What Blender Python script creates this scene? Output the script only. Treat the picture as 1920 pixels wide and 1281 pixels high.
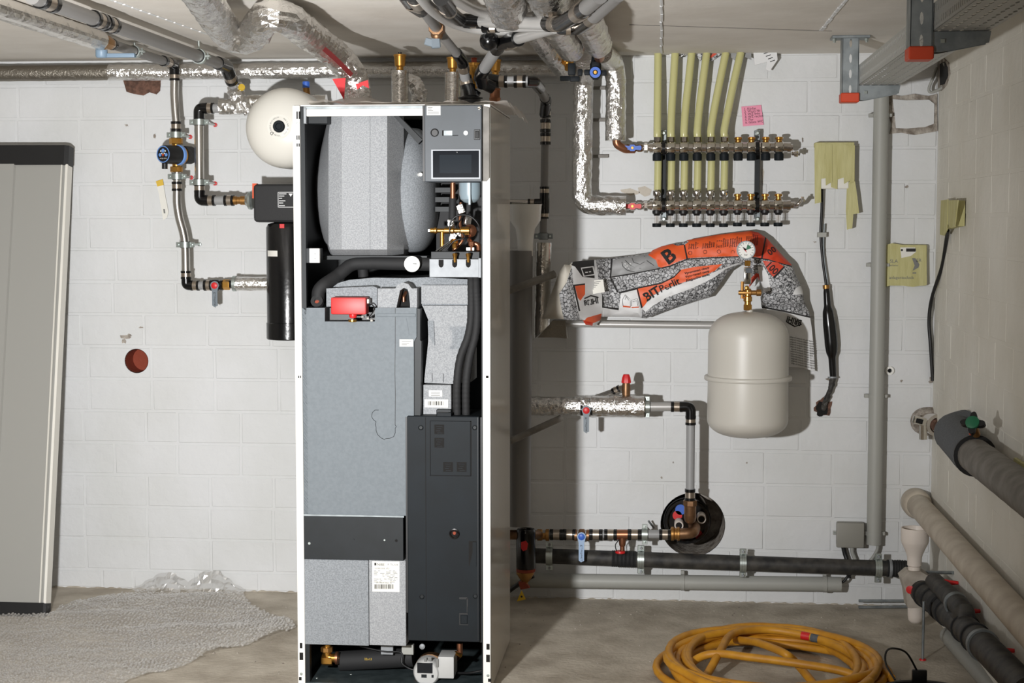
import bpy, bmesh, math, random
from mathutils import Vector, Matrix, noise
from mathutils.geometry import delaunay_2d_cdt
random.seed(7)
PI = math.pi
scene = bpy.context.scene
COL = scene.collection
for o in list(bpy.data.objects): bpy.data.objects.remove(o)

# ------------------------------------------------------------------ camera
FPX, CX, CY = 3000.0, 960.0, 640.5
CAM_Y, CAM_Z = -6.17, 1.465
PITCH = math.atan(220.5 / FPX)
YAW = math.atan(290.0 / FPX * math.cos(PITCH))
FWD = Vector((-math.sin(YAW) * math.cos(PITCH), math.cos(YAW) * math.cos(PITCH), -math.sin(PITCH)))
RGT = Vector((math.cos(YAW), math.sin(YAW), 0.0))
UPV = RGT.cross(FWD)
CAM = Vector((0, CAM_Y, CAM_Z))
cd = bpy.data.cameras.new('camera'); cam = bpy.data.objects.new('camera', cd); COL.objects.link(cam)
cam.location = CAM; cam.rotation_euler = (PI / 2 - PITCH, 0, YAW)
cd.sensor_width = 36.0; cd.lens = 36.0 * FPX / 1920.0; cd.clip_start = 0.05
scene.camera = cam

# ------------------------------------------------------------------ light, world, exposure
w = bpy.data.worlds.new('world'); scene.world = w; w.use_nodes = True
w.node_tree.nodes['Background'].inputs[0].default_value = (0.9, 0.85, 0.8, 1)
w.node_tree.nodes['Background'].inputs[1].default_value = 0.02
ld = bpy.data.lights.new('flash_lamp', 'SPOT'); ld.energy = 590; ld.spot_size = math.radians(108); ld.spot_blend = 1.0  # off-frame flash, placed by the shadows it casts
ld.shadow_soft_size = 0.05; ld.color = (1.0, 1.0, 1.0)
lamp = bpy.data.objects.new('flash_lamp', ld); COL.objects.link(lamp)
lamp.location = (-1.02, -4.2, 1.14)
lamp.rotation_euler = (Vector((-1.7, 0, 1.62)) - Vector(lamp.location)).to_track_quat('-Z', 'Y').to_euler()
fd = bpy.data.lights.new('warm_fill_lamp', 'AREA'); fd.energy = 9; fd.size = 0.5; fd.color = (1.0, 0.88, 0.75)  # added warm fill light behind the camera, stands for no fixture
fill = bpy.data.objects.new('warm_fill_lamp', fd); COL.objects.link(fill)
fill.location = (-0.3, -6.6, 2.02)
fill.rotation_euler = (math.radians(28), 0, 0)
vs = scene.view_settings
vs.view_transform = 'Standard'; vs.look = 'None'; vs.gamma = 1.0; vs.use_curve_mapping = False; vs.exposure = 0.0

# ------------------------------------------------------------------ helpers
def at(u, v, y):
    """point of the room seen at photo pixel (u, v) lying y metres from the back wall (negative: towards the viewer)"""
    d = FWD + RGT * ((u - CX) / FPX) + UPV * ((CY - v) / FPX)
    return CAM + d * ((y - CAM_Y) / d.y)
def at_z(u, v, z):
    d = FWD + RGT * ((u - CX) / FPX) + UPV * ((CY - v) / FPX)
    return CAM + d * ((z - CAM_Z) / d.z)
def at_x(u, v, x):
    d = FWD + RGT * ((u - CX) / FPX) + UPV * ((CY - v) / FPX)
    return CAM + d * (x / d.x)
def m(n, u=1000, y=0.0):
    """length in metres of n photo pixels at depth y"""
    return n * ((at(u, 600, y) - CAM).dot(FWD)) / FPX
def srgb(r, g, b):
    def f(c):
        c /= 255.0
        return c / 12.92 if c <= 0.04045 else ((c + 0.055) / 1.055) ** 2.4
    return (f(r), f(g), f(b), 1.0)
X, Y, Z = Vector((1, 0, 0)), Vector((0, 1, 0)), Vector((0, 0, 1))
ORG = {}
def thing(name, label, cat, base, group=None, kind=None):
    o = bpy.data.objects.new(name, None); COL.objects.link(o)
    o.location = base; o.empty_display_size = 0.05
    ORG[o] = Vector(base); meta(o, label, cat, group, kind)
    return o
def meta(o, label=None, cat=None, group=None, kind=None):
    if label: o['label'] = label
    if cat: o['category'] = cat
    if group: o['group'] = group
    if kind: o['kind'] = kind
    return o
def mk(name, verts, faces, mat, parent=None, smooth=35, mats=None, midx=None):
    verts = [Vector(v) for v in verts]
    if parent is not None: org = ORG[parent]
    else:
        xs = [v.x for v in verts]; ys = [v.y for v in verts]; zs = [v.z for v in verts]
        org = Vector(((min(xs) + max(xs)) / 2, (min(ys) + max(ys)) / 2, min(zs)))
    me = bpy.data.meshes.new(name)
    me.from_pydata([v - org for v in verts], [], faces)
    for mm in (mats or [mat]): me.materials.append(mm)
    if midx: me.polygons.foreach_set('material_index', midx)
    if smooth:
        me.polygons.foreach_set('use_smooth', [True] * len(me.polygons))
        me.set_sharp_from_angle(angle=math.radians(smooth))
    me.update()
    o = bpy.data.objects.new(name, me); COL.objects.link(o)
    if parent is not None: o.parent = parent
    else: o.location = org
    ORG[o] = org
    return o
def copy_part(src, off, parent=None):
    o = src.copy(); COL.objects.link(o)
    o.parent = parent or src.parent; o.location = Vector(src.location) + Vector(off); ORG[o] = ORG[src] + Vector(off)
    return o
def copy_tree(src, off, parent=None):
    o = src.copy(); COL.objects.link(o); o.parent = parent
    o.location = Vector(src.location) + (Vector(off) if parent is None else Vector())
    ORG[o] = ORG[src] + Vector(off)
    for c in src.children: copy_tree(c, off, o)
    return o
def bm_out(bm):
    bm.verts.ensure_lookup_table(); bm.verts.index_update()
    v = [x.co.copy() for x in bm.verts]; f = [[x.index for x in p.verts] for p in bm.faces]
    bm.free(); return v, f
def orient(verts, c, ax=None, up=None):
    """place local coordinates (x, y, z) at c with local x along ax, local z near up"""
    if ax is None: return [Vector(c) + v for v in verts]
    a = Vector(ax).normalized(); u = Vector(up if up is not None else Z)
    b = u.cross(a)
    if b.length < 1e-5: b = Vector((0, 1, 0)).cross(a)
    b.normalize(); u = a.cross(b)
    return [Vector(c) + a * v.x + b * v.y + u * v.z for v in verts]
def box_vf(sx, sy, sz, bev=0.0, seg=1):
    bm = bmesh.new(); bmesh.ops.create_cube(bm, size=1.0)
    for v in bm.verts: v.co = Vector((v.co.x * sx, v.co.y * sy, v.co.z * sz))
    if bev > 0: bmesh.ops.bevel(bm, geom=list(bm.edges), offset=min(bev, 0.45 * min(sx, sy, sz)), segments=seg, affect='EDGES', profile=0.6)
    return bm_out(bm)
def box(name, c, s, mat, parent=None, bev=0.0, seg=1, ax=None, up=None):
    v, f = box_vf(s[0], s[1], s[2], bev, seg)
    return mk(name, orient(v, c, ax, up), f, mat, parent)
def pbox(name, u0, v0, u1, v1, y0, y1, mat, parent=None, bev=0.0, seg=1):
    """box whose front face (at y0) fills the photo rectangle, back at y1"""
    a = at(u0, v1, y0); b = at(u1, v0, y0); uc = (u0 + u1) / 2; vc = (v0 + v1) / 2
    w_ = at(u1, vc, y0).x - at(u0, vc, y0).x; h_ = at(uc, v0, y0).z - at(uc, v1, y0).z
    c = at(uc, vc, y0)
    return box(name, (c.x, (y0 + y1) / 2, c.z), (w_, abs(y1 - y0), h_), mat, parent, bev, seg)
def frame_of(d):
    d = Vector(d).normalized()
    a = d.cross(Z) if abs(d.z) < 0.95 else d.cross(Y)
    a.normalize(); return d, a, d.cross(a).normalized()
def lathe_vf(prof, c, d, n=20, cap=True):
    d, a, b = frame_of(d); c = Vector(c); V = []; F = []
    rings = []
    for t, r in prof:
        if r < 1e-6: rings.append([len(V)]); V.append(c + d * t)
        else:
            rings.append(list(range(len(V), len(V) + n)))
            for k in range(n):
                th = 2 * PI * (k + 0.5) / n
                V.append(c + d * t + (a * math.cos(th) + b * math.sin(th)) * r)
    for p, q in zip(rings, rings[1:]):
        for k in range(n):
            k2 = (k + 1) % n
            if len(p) == 1 and len(q) == 1: continue
            if len(p) == 1: F.append([p[0], q[k], q[k2]])
            elif len(q) == 1: F.append([p[k2], p[k], q[0]])
            else: F.append([p[k2], p[k], q[k], q[k2]])
    if cap and len(rings[0]) > 1: F.append(rings[0][::1])
    if cap and len(rings[-1]) > 1: F.append(rings[-1][::-1])
    return V, F
def lathe(name, c, d, prof, mat, parent=None, n=20, smooth=35, cap=True):
    V, F = lathe_vf(prof, c, d, n, cap)
    return mk(name, V, F, mat, parent, smooth)
def rod(name, a, b, r, mat, parent=None, n=16, bev=0.0):
    a, b = Vector(a), Vector(b); L = (b - a).length
    prof = [(0, r), (L, r)] if bev == 0 else [(0, r - bev), (bev, r), (L - bev, r), (L, r - bev)]
    return lathe(name, a, b - a, prof, mat, parent, n)
def fillet(pts, R, n=6):
    pts = [Vector(p) for p in pts]
    if R <= 0 or len(pts) < 3: return pts
    out = [pts[0]]
    for i in range(1, len(pts) - 1):
        p, a, b = pts[i], pts[i - 1], pts[i + 1]
        da = (a - p); db = (b - p); la, lb = da.length, db.length; da.normalize(); db.normalize()
        ang = da.angle(db)
        if ang > PI - 0.03: out.append(p); continue
        t = min(R / math.tan(ang / 2), 0.48 * la, 0.48 * lb)
        p0 = p + da * t; p1 = p + db * t
        for k in range(n + 1):
            s = k / n
            out.append((p0 * (1 - s) + p * s) * (1 - s) + (p * (1 - s) + p1 * s) * s)
    out.append(pts[-1]); return out
def spline(pts, n=8):
    pts = [Vector(p) for p in pts]; out = []
    P = [pts[0] * 2 - pts[1]] + pts + [pts[-1] * 2 - pts[-2]]
    for i in range(1, len(P) - 2):
        a, b, c, d = P[i - 1], P[i], P[i + 1], P[i + 2]
        for k in range(n):
            t = k / n
            out.append(0.5 * ((2 * b) + (c - a) * t + (2 * a - 5 * b + 4 * c - d) * t * t + (3 * b - a - 3 * c + d) * t ** 3))
    out.append(pts[-1]); return out
def sweep_vf(path, r, n=12, crinkle=0.0, seed=0, step=None, cap=True):
    path = [Vector(p) for p in path]
    if step:
        np_ = [path[0]]
        for a, b in zip(path, path[1:]):
            k = max(1, int((b - a).length / step))
            for i in range(1, k + 1): np_.append(a.lerp(b, i / k))
        path = np_
    N = len(path); V = []; F = []
    tang = []
    for i in range(N):
        t = path[min(i + 1, N - 1)] - path[max(i - 1, 0)]
        if t.length < 1e-9: t = Vector((0, 0, 1))
        tang.append(t.normalized())
    _, a, b = frame_of(tang[0])
    rr = r if callable(r) else (lambda s: r)
    for i in range(N):
        if i:
            q = tang[i - 1].rotation_difference(tang[i]); a = q @ a
            a = (a - tang[i] * a.dot(tang[i])).normalized()
        b = tang[i].cross(a)
        for k in range(n):
            th = 2 * PI * k / n; dirv = a * math.cos(th) + b * math.sin(th)
            rad = rr(i / max(1, N - 1)); p = path[i] + dirv * rad
            if crinkle:
                q = p * 45 + Vector((seed * 7.1, 0, 0))
                rad += crinkle * 1.5 * (abs(noise.noise(q)) * 1.6 - .5 + 0.7 * noise.noise(q * 2.3) + 0.5 * noise.noise(p * 11))
                p = path[i] + dirv * rad
            V.append(p)
    for i in range(N - 1):
        for k in range(n):
            k2 = (k + 1) % n
            if crinkle and (i + k) % 2: F += [[i * n + k, i * n + k2, (i + 1) * n + k], [i * n + k2, (i + 1) * n + k2, (i + 1) * n + k]]
            elif crinkle: F += [[i * n + k, i * n + k2, (i + 1) * n + k2], [i * n + k, (i + 1) * n + k2, (i + 1) * n + k]]
            else: F.append([i * n + k, i * n + k2, (i + 1) * n + k2, (i + 1) * n + k])
    if cap:
        F.append(list(range(n))[::-1]); F.append(list(range((N - 1) * n, N * n)))
    return V, F
def tube(name, pts, r, mat, parent=None, R=0.0, n=12, crinkle=0.0, seed=0, step=None, sp=0):
    path = spline(pts, sp) if sp else fillet(pts, R)
    V, F = sweep_vf(path, r, n, crinkle, seed, step)
    return mk(name, V, F, mat, parent, 50 if not crinkle else (0 if crinkle > .001 else 30))
def prism_vf(poly, c, ex, ey, thick):
    """2-D outline extruded: ex, ey span its plane, thickness along ex x ey"""
    ex, ey = Vector(ex).normalized(), Vector(ey).normalized(); nrm = ex.cross(ey)
    n = len(poly); c = Vector(c)
    V = [c + ex * x + ey * y for x, y in poly] + [c + ex * x + ey * y + nrm * thick for x, y in poly]
    ar = sum(poly[i][0] * poly[(i + 1) % n][1] - poly[(i + 1) % n][0] * poly[i][1] for i in range(n))
    s = 1 if ar > 0 else -1
    F = [list(range(n))[::-s], list(range(n, 2 * n))[::s]]
    for i in range(n):
        j = (i + 1) % n
        q = [i, j, n + j, n + i]; F.append(q if s > 0 else q[::-1])
    return V, F
def prism(name, poly, c, ex, ey, thick, mat, parent=None, smooth=35):
    V, F = prism_vf(poly, c, ex, ey, thick)
    return mk(name, V, F, mat, parent, smooth)
def pprism(name, pix, y0, y1, mat, parent=None):
    """outline given in photo pixels on the plane y0, extruded back to y1"""
    P = [at(u, v, y0) for u, v in pix]
    n = len(P); V = P + [Vector((p.x, y1, p.z)) for p in P]
    ar = sum(P[i].x * P[(i + 1) % n].z - P[(i + 1) % n].x * P[i].z for i in range(n))
    s = 1 if ar > 0 else -1
    F = [list(range(n))[::s], list(range(n, 2 * n))[::-s]]
    for i in range(n):
        j = (i + 1) % n
        q = [j, i, n + i, n + j]; F.append(q if s > 0 else q[::-1])
    return mk(name, V, F, mat, parent, 30)
def merge(*vfs):
    V = []; F = []
    for v, f in vfs:
        o = len(V); V += v; F += [[i + o for i in q] for q in f]
    return V, F
def ring_vf(c, d, r0, r1, w_, n=24):
    return lathe_vf_open([(-w_ / 2, r0), (-w_ / 2, r1), (w_ / 2, r1), (w_ / 2, r0), (-w_ / 2, r0)], c, d, n)
def lathe_vf_open(prof, c, d, n=24):
    d, a, b = frame_of(d); c = Vector(c); V = []; F = []
    for t, r in prof:
        for k in range(n):
            th = 2 * PI * k / n
            V.append(c + d * t + (a * math.cos(th) + b * math.sin(th)) * r)
    for i in range(len(prof) - 1):
        for k in range(n):
            k2 = (k + 1) % n
            F.append([i * n + k2, i * n + k, (i + 1) * n + k, (i + 1) * n + k2])
    return V, F
def ring(name, c, d, r0, r1, w_, mat, parent=None, n=24):
    V, F = ring_vf(c, d, r0, r1, w_, n); return mk(name, V, F, mat, parent)
def text(name, s, c, size, mat, parent=None, ex=X, ey=Z, align='LEFT', squash=1.0, bold=0.0):
    cu = bpy.data.curves.new('t', 'FONT'); cu.body = s; cu.size = size; cu.align_x = align; cu.resolution_u = 2; cu.offset = bold * size
    o = bpy.data.objects.new('t', cu); COL.objects.link(o)
    dg = bpy.context.evaluated_depsgraph_get(); me = bpy.data.meshes.new_from_object(o.evaluated_get(dg))
    ex, ey = Vector(ex).normalized(), Vector(ey).normalized()
    V = [Vector(c) + ex * v.co.x * squash + ey * v.co.y for v in me.vertices]; F = [list(p.vertices) for p in me.polygons]
    bpy.data.objects.remove(o); bpy.data.curves.remove(cu); bpy.data.meshes.remove(me)
    return mk(name, V, F, mat, parent, 0)

# ------------------------------------------------------------------ materials
M = {}
def mat(name, col, rough=0.5, metal=0.0, bump=0.0, bscale=60.0, var=0.0, vscale=8.0, col2=None, spec=0.5, coat=0.0, stretch=None, detail=4.0):
    ma = bpy.data.materials.new(name); ma.use_nodes = True; nt = ma.node_tree; b = nt.nodes['Principled BSDF']
    b.inputs['Roughness'].default_value = rough; b.inputs['Metallic'].default_value = metal
    b.inputs['Specular IOR Level'].default_value = spec; b.inputs['Coat Weight'].default_value = coat
    c = srgb(*col); b.inputs['Base Color'].default_value = c
    tc = nt.nodes.new('ShaderNodeTexCoord'); mp = nt.nodes.new('ShaderNodeMapping')
    geo = nt.nodes.new('ShaderNodeNewGeometry')
    nt.links.new(geo.outputs['Position'], mp.inputs['Vector'])
    if stretch: mp.inputs['Scale'].default_value = stretch
    if var > 0 or col2:
        n = nt.nodes.new('ShaderNodeTexNoise'); n.inputs['Scale'].default_value = vscale; n.inputs['Detail'].default_value = detail
        nt.links.new(mp.outputs[0], n.inputs['Vector'])
        r = nt.nodes.new('ShaderNodeValToRGB'); nt.links.new(n.outputs['Fac'], r.inputs[0])
        c2 = srgb(*col2) if col2 else tuple(x * (1 - var) for x in c[:3]) + (1,)
        r.color_ramp.elements[0].color = c2; r.color_ramp.elements[1].color = c
        r.color_ramp.elements[0].position = 0.35; r.color_ramp.elements[1].position = 0.65
        nt.links.new(r.outputs[0], b.inputs['Base Color'])
    if bump > 0:
        n = nt.nodes.new('ShaderNodeTexNoise'); n.inputs['Scale'].default_value = bscale; n.inputs['Detail'].default_value = 5
        nt.links.new(mp.outputs[0], n.inputs['Vector'])
        bp = nt.nodes.new('ShaderNodeBump'); bp.inputs['Strength'].default_value = bump; bp.inputs['Distance'].default_value = 0.01
        nt.links.new(n.outputs['Fac'], bp.inputs['Height']); nt.links.new(bp.outputs[0], b.inputs['Normal'])
    M[name] = ma; return ma
mat('paint', (216, 217, 218), 0.7, bump=0.32, bscale=26, col2=(209, 210, 209), vscale=3)
mat('paint_right', (224, 221, 212), 0.8, bump=0.3, bscale=26, col2=(214, 210, 199), vscale=3)
mat('ceiling', (222, 217, 209), 0.85, bump=0.12, bscale=25, col2=(212, 206, 197), vscale=5)
mat('floor', (196, 187, 172), 0.85, bump=0.35, bscale=60, col2=(164, 154, 139), vscale=7, detail=9)
mat('tape_reflection', (126, 44, 46), 0.5)  # muted red for the painted reflection on the foil duct
mat('room_side', (150, 146, 140), 0.9)
mat('room_dark', (70, 66, 62), 0.9)
mat('rubble', (120, 88, 74), 0.95, bump=1.0, bscale=90, col2=(84, 62, 52), vscale=60)
mat('terracotta', (140, 62, 40), 0.8, bump=0.3)
mat('mortar', (186, 178, 168), 0.95, bump=0.9, bscale=80, col2=(120, 110, 100), vscale=30)
mat('plaster', (196, 188, 176), 0.95, bump=0.5, bscale=80)
mat('black_void', (16, 14, 13), 0.9)
mat('white', (236, 235, 230), 0.35)
mat('vessel', (198, 194, 185), 0.4)
mat('vessel_left', (232, 229, 220), 0.35, coat=0.1)
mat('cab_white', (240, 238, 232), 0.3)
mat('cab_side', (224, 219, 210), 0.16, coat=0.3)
mat('panel_grey', (156, 155, 150), 0.35, bump=0.02, bscale=10)
mat('panel_white', (222, 219, 210), 0.4)
mat('black', (22, 22, 23), 0.45)
mat('black_gloss', (14, 14, 15), 0.22, bump=0.06, bscale=60)
mat('black_fit', (12, 12, 13), 0.22)
mat('black_rubber', (30, 30, 31), 0.75, bump=0.05)
mat('black_pipe', (26, 26, 26), 0.6, bump=0.08, col2=(66, 63, 58), vscale=22)
mat('eps_black', (42, 42, 43), 0.75, bump=0.12, bscale=160)
mat('eps_light', (160, 162, 164), 0.8, bump=0.12, bscale=320, col2=(134, 136, 139), vscale=260)
mat('eps', (142, 146, 150), 0.8, bump=0.12, bscale=320, col2=(116, 120, 124), vscale=260)
mat('eps_dark', (96, 100, 104), 0.8, bump=0.1, bscale=320, col2=(78, 81, 85), vscale=220)
mat('steel_dark', (26, 30, 33), 0.5, 0.0, spec=0.3, col2=(22, 26, 28), vscale=20)
mat('ebox', (26, 31, 35), 0.55, spec=0.15, col2=(24, 28, 31), vscale=10)
mat('control', (62, 68, 74), 0.5, col2=(55, 61, 66), vscale=9)
mat('bluegrey', (108, 115, 120), 0.65, bump=0.05, bscale=200, col2=(102, 109, 114), vscale=90)
mat('galv', (150, 153, 156), 0.6, 0.45, col2=(140, 143, 146), vscale=40)
mat('galv_dark', (150, 156, 158), 0.5, 0.6, col2=(124, 130, 132), vscale=22)
mat('zinc', (186, 194, 190), 0.35, 0.85)
mat('chrome', (222, 218, 210), 0.1, 1.0)
mat('nickel', (206, 200, 194), 0.13, 1.0)
mat('steel', (200, 196, 190), 0.27, 0.95)
mat('band', (176, 164, 150), 0.3, 0.9)
mat('grey_pipe', (150, 150, 150), 0.42)
mat('grey_pipe_dark', (124, 122, 120), 0.45)
mat('silver_pipe', (182, 180, 177), 0.34, 0.35)
mat('brass', (196, 146, 72), 0.28, 0.95)
mat('brass_dull', (168, 124, 70), 0.4, 0.85)
mat('bronze', (150, 116, 86), 0.42, 0.85, col2=(128, 96, 70), vscale=40)
mat('copper', (164, 112, 84), 0.35, 0.9)
mat('conduit', (160, 160, 154), 0.5)
mat('jbox', (138, 136, 128), 0.55)
mat('red', (206, 34, 36), 0.4)
mat('red_tape_and_reflection', (196, 18, 28), 0.55)
mat('red_box', (186, 30, 26), 0.45)
mat('orange', (222, 82, 32), 0.5)
mat('orange_red', (206, 72, 40), 0.5)
mat('blue', (60, 104, 196), 0.4)
mat('blue_light', (108, 150, 214), 0.4)
mat('lever', (110, 120, 128), 0.45)
mat('lever_blue', (156, 180, 210), 0.45)
mat('handle_blue', (124, 146, 166), 0.45)
mat('yellow', (214, 178, 60), 0.5)
mat('tag_yellow', (226, 186, 40), 0.5)
mat('tape', (194, 189, 138), 0.7, col2=(180, 174, 118), vscale=30, stretch=(1, 1, 0.2), bump=0.5, bscale=50)
mat('paper', (226, 224, 216), 0.8)
mat('ink', (34, 32, 32), 0.8)
mat('ink_grey', (120, 120, 118), 0.8)
mat('pink', (236, 150, 176), 0.8)
mat('hose', (206, 146, 36), 0.5, col2=(186, 128, 32), vscale=20)
mat('green', (32, 104, 72), 0.4)
mat('pvc', (226, 216, 206), 0.4)
mat('pvc_dirty', (188, 180, 168), 0.6, col2=(160, 150, 138), vscale=18, bump=0.1)
mat('pipe_beige', (198, 188, 172), 0.55, col2=(176, 164, 148), vscale=14)
mat('grey_old', (128, 124, 118), 0.6, col2=(102, 98, 92), vscale=20)
mat('white_print', (230, 230, 230), 0.5)
mat('display', (16, 20, 26), 0.12)
mat('display_in', (30, 36, 42), 0.12)
mat('bag_white', (222, 222, 222), 0.5, bump=0.1, bscale=30)
mat('bag_inside', (196, 190, 178), 0.7)
mat('bag_grey', (150, 150, 150), 0.5, col2=(134, 134, 134), vscale=20)
mat('bag_orange', (228, 92, 40), 0.5, bump=0.08, bscale=30)
mat('bag_orange_shaded', (208, 64, 34), 0.5, bump=0.08, bscale=30)  # darker copy of the bag orange, shade put into the colour
mat('frame_grey', (150, 154, 160), 0.4)
mat('gas', (140, 156, 164), 0.35)
mat('base_teal', (52, 62, 64), 0.5, 0.3, col2=(74, 84, 86), vscale=25)
mat('pump_grey', (184, 184, 182), 0.5)
mat('groove_brown', (58, 44, 36), 0.95, bump=0.6)  # dark brown of the ceiling groove

def foil(name, col, rough, scale, strength):
    ma = bpy.data.materials.new(name); ma.use_nodes = True; nt = ma.node_tree; b = nt.nodes['Principled BSDF']
    b.inputs['Base Color'].default_value = srgb(*col); b.inputs['Metallic'].default_value = 1.0; b.inputs['Roughness'].default_value = rough
    geo = nt.nodes.new('ShaderNodeNewGeometry'); prev = None
    for k, (sc_, am) in enumerate(((scale, 1.0), (scale * 2.6, 0.45))):
        no = nt.nodes.new('ShaderNodeTexNoise'); no.inputs['Scale'].default_value = sc_; no.inputs['Detail'].default_value = 3; no.inputs['Distortion'].default_value = 0.8
        nt.links.new(geo.outputs['Position'], no.inputs['Vector'])
        sb = nt.nodes.new('ShaderNodeMath'); sb.operation = 'SUBTRACT'; nt.links.new(no.outputs['Fac'], sb.inputs[0]); sb.inputs[1].default_value = 0.5
        ab = nt.nodes.new('ShaderNodeMath'); ab.operation = 'ABSOLUTE'; nt.links.new(sb.outputs[0], ab.inputs[0])
        mu_ = nt.nodes.new('ShaderNodeMath'); mu_.operation = 'MULTIPLY'; nt.links.new(ab.outputs[0], mu_.inputs[0]); mu_.inputs[1].default_value = am
        if prev:
            ad = nt.nodes.new('ShaderNodeMath'); ad.operation = 'ADD'; nt.links.new(prev.outputs[0], ad.inputs[0]); nt.links.new(mu_.outputs[0], ad.inputs[1]); prev = ad
        else: prev = mu_
    bp = nt.nodes.new('ShaderNodeBump'); bp.inputs['Strength'].default_value = strength; bp.inputs['Distance'].default_value = 0.015
    nt.links.new(prev.outputs[0], bp.inputs['Height']); nt.links.new(bp.outputs[0], b.inputs['Normal'])
    M[name] = ma
foil('foil', (226, 224, 221), 0.2, 70, 0.35)
foil('foil_soft', (216, 212, 206), 0.24, 40, 0.2)
foil('foil_dull', (150, 144, 134), 0.45, 40, 0.4)

def stones():
    ma = bpy.data.materials.new('stones'); ma.use_nodes = True; nt = ma.node_tree; b = nt.nodes['Principled BSDF']
    b.inputs['Roughness'].default_value = 0.5
    geo = nt.nodes.new('ShaderNodeNewGeometry')
    vo = nt.nodes.new('ShaderNodeTexVoronoi'); vo.inputs['Scale'].default_value = 80; vo.feature = 'DISTANCE_TO_EDGE'
    v2 = nt.nodes.new('ShaderNodeTexVoronoi'); v2.inputs['Scale'].default_value = 80
    no = nt.nodes.new('ShaderNodeTexNoise'); no.inputs['Scale'].default_value = 60; no.inputs['Detail'].default_value = 4
    mp = nt.nodes.new('ShaderNodeMixRGB'); mp.blend_type = 'ADD'; mp.inputs[0].default_value = 0.02
    nt.links.new(geo.outputs['Position'], mp.inputs[1]); nt.links.new(geo.outputs['Position'], no.inputs['Vector'])
    nt.links.new(no.outputs['Color'], mp.inputs[2])
    nt.links.new(mp.outputs[0], vo.inputs['Vector']); nt.links.new(mp.outputs[0], v2.inputs['Vector'])
    r = nt.nodes.new('ShaderNodeValToRGB'); nt.links.new(vo.outputs['Distance'], r.inputs[0])
    r.color_ramp.elements[0].position = 0.03; r.color_ramp.elements[0].color = srgb(40, 40, 42)
    r.color_ramp.elements[1].position = 0.13; r.color_ramp.elements[1].color = srgb(204, 204, 206)
    mx = nt.nodes.new('ShaderNodeMixRGB'); mx.blend_type = 'MULTIPLY'; mx.inputs[0].default_value = 0.5
    bw = nt.nodes.new('ShaderNodeRGBToBW'); nt.links.new(v2.outputs['Color'], bw.inputs[0])
    nt.links.new(r.outputs[0], mx.inputs[1]); nt.links.new(bw.outputs[0], mx.inputs[2]); nt.links.new(mx.outputs[0], b.inputs['Base Color'])
    M['stones'] = ma
stones()
def translucent(name, col, alpha, rough):
    ma = bpy.data.materials.new(name); ma.use_nodes = True; nt = ma.node_tree; b = nt.nodes['Principled BSDF']
    b.inputs['Base Color'].default_value = srgb(*col); b.inputs['Roughness'].default_value = rough
    b.inputs['Alpha'].default_value = alpha; M[name] = ma; return ma, nt, b
translucent('film', (214, 206, 198), 0.62, 0.3)
translucent('clear', (220, 214, 208), 0.35, 0.1)
ma, nt, b = translucent('pex', (204, 200, 142), 0.85, 0.22); b.inputs['Subsurface Weight'].default_value = 0.0
def plastic_film(name, dif, gl, rough):
    ma = bpy.data.materials.new(name); ma.use_nodes = True; nt = ma.node_tree; nt.nodes.remove(nt.nodes['Principled BSDF']); out = nt.nodes['Material Output']
    tr = nt.nodes.new('ShaderNodeBsdfTransparent'); df_ = nt.nodes.new('ShaderNodeBsdfDiffuse'); df_.inputs[0].default_value = srgb(225, 222, 218)
    g_ = nt.nodes.new('ShaderNodeBsdfGlossy'); g_.inputs['Roughness'].default_value = rough; g_.inputs[0].default_value = (1, 1, 1, 1)
    m1 = nt.nodes.new('ShaderNodeMixShader'); m1.inputs[0].default_value = dif; nt.links.new(tr.outputs[0], m1.inputs[1]); nt.links.new(df_.outputs[0], m1.inputs[2])
    m2 = nt.nodes.new('ShaderNodeMixShader'); m2.inputs[0].default_value = gl; nt.links.new(m1.outputs[0], m2.inputs[1]); nt.links.new(g_.outputs[0], m2.inputs[2])
    nt.links.new(m2.outputs[0], out.inputs['Surface']); M[name] = ma
plastic_film('bubble', 0.2, 0.05, 0.25)
plastic_film('bubble_dome', 0.16, 0.3, 0.2)
def perforated():
    ma = bpy.data.materials.new('tray'); ma.use_nodes = True; nt = ma.node_tree; b = nt.nodes['Principled BSDF']; out = nt.nodes['Material Output']
    b.inputs['Base Color'].default_value = srgb(176, 176, 172); b.inputs['Metallic'].default_value = 0.35; b.inputs['Roughness'].default_value = 0.5
    M['tray'] = ma
perforated()

# ------------------------------------------------------------------ the room
CEIL = 2.105; XR = 1.01; XL = -3.3; YF = -8.2
def structure(o): o['kind'] = 'structure'; return o
def cut(o, V, F):
    me = bpy.data.meshes.new('c'); me.from_pydata([Vector(v) for v in V], [], F); me.update()
    bm = bmesh.new(); bm.from_mesh(me); bmesh.ops.recalc_face_normals(bm, faces=list(bm.faces)); bm.to_mesh(me); bm.free()
    c = bpy.data.objects.new('c', me); COL.objects.link(c)
    md = o.modifiers.new('b', 'BOOLEAN'); md.object = c; md.solver = 'EXACT'; md.operation = 'DIFFERENCE'
    bpy.context.view_layer.update()
    dg = bpy.context.evaluated_depsgraph_get(); me2 = bpy.data.meshes.new_from_object(o.evaluated_get(dg))
    o.modifiers.clear(); o.data = me2
    bpy.data.objects.remove(c); bpy.data.meshes.remove(me)
structure(box('floor', ((XL + XR) / 2 + 0.1, YF / 2 + 0.15, -0.05), (XR - XL + 0.6, -YF + 0.7, 0.1), M['floor']))
ceiling = structure(box('ceiling', ((XL + XR) / 2 + 0.1, YF / 2 + 0.15, CEIL + 0.05), (XR - XL + 0.6, -YF + 0.7, 0.1), M['ceiling']))
structure(box('wall_left', (XL - 0.05, YF / 2, CEIL / 2), (0.1, -YF, CEIL), M['room_side']))
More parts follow.
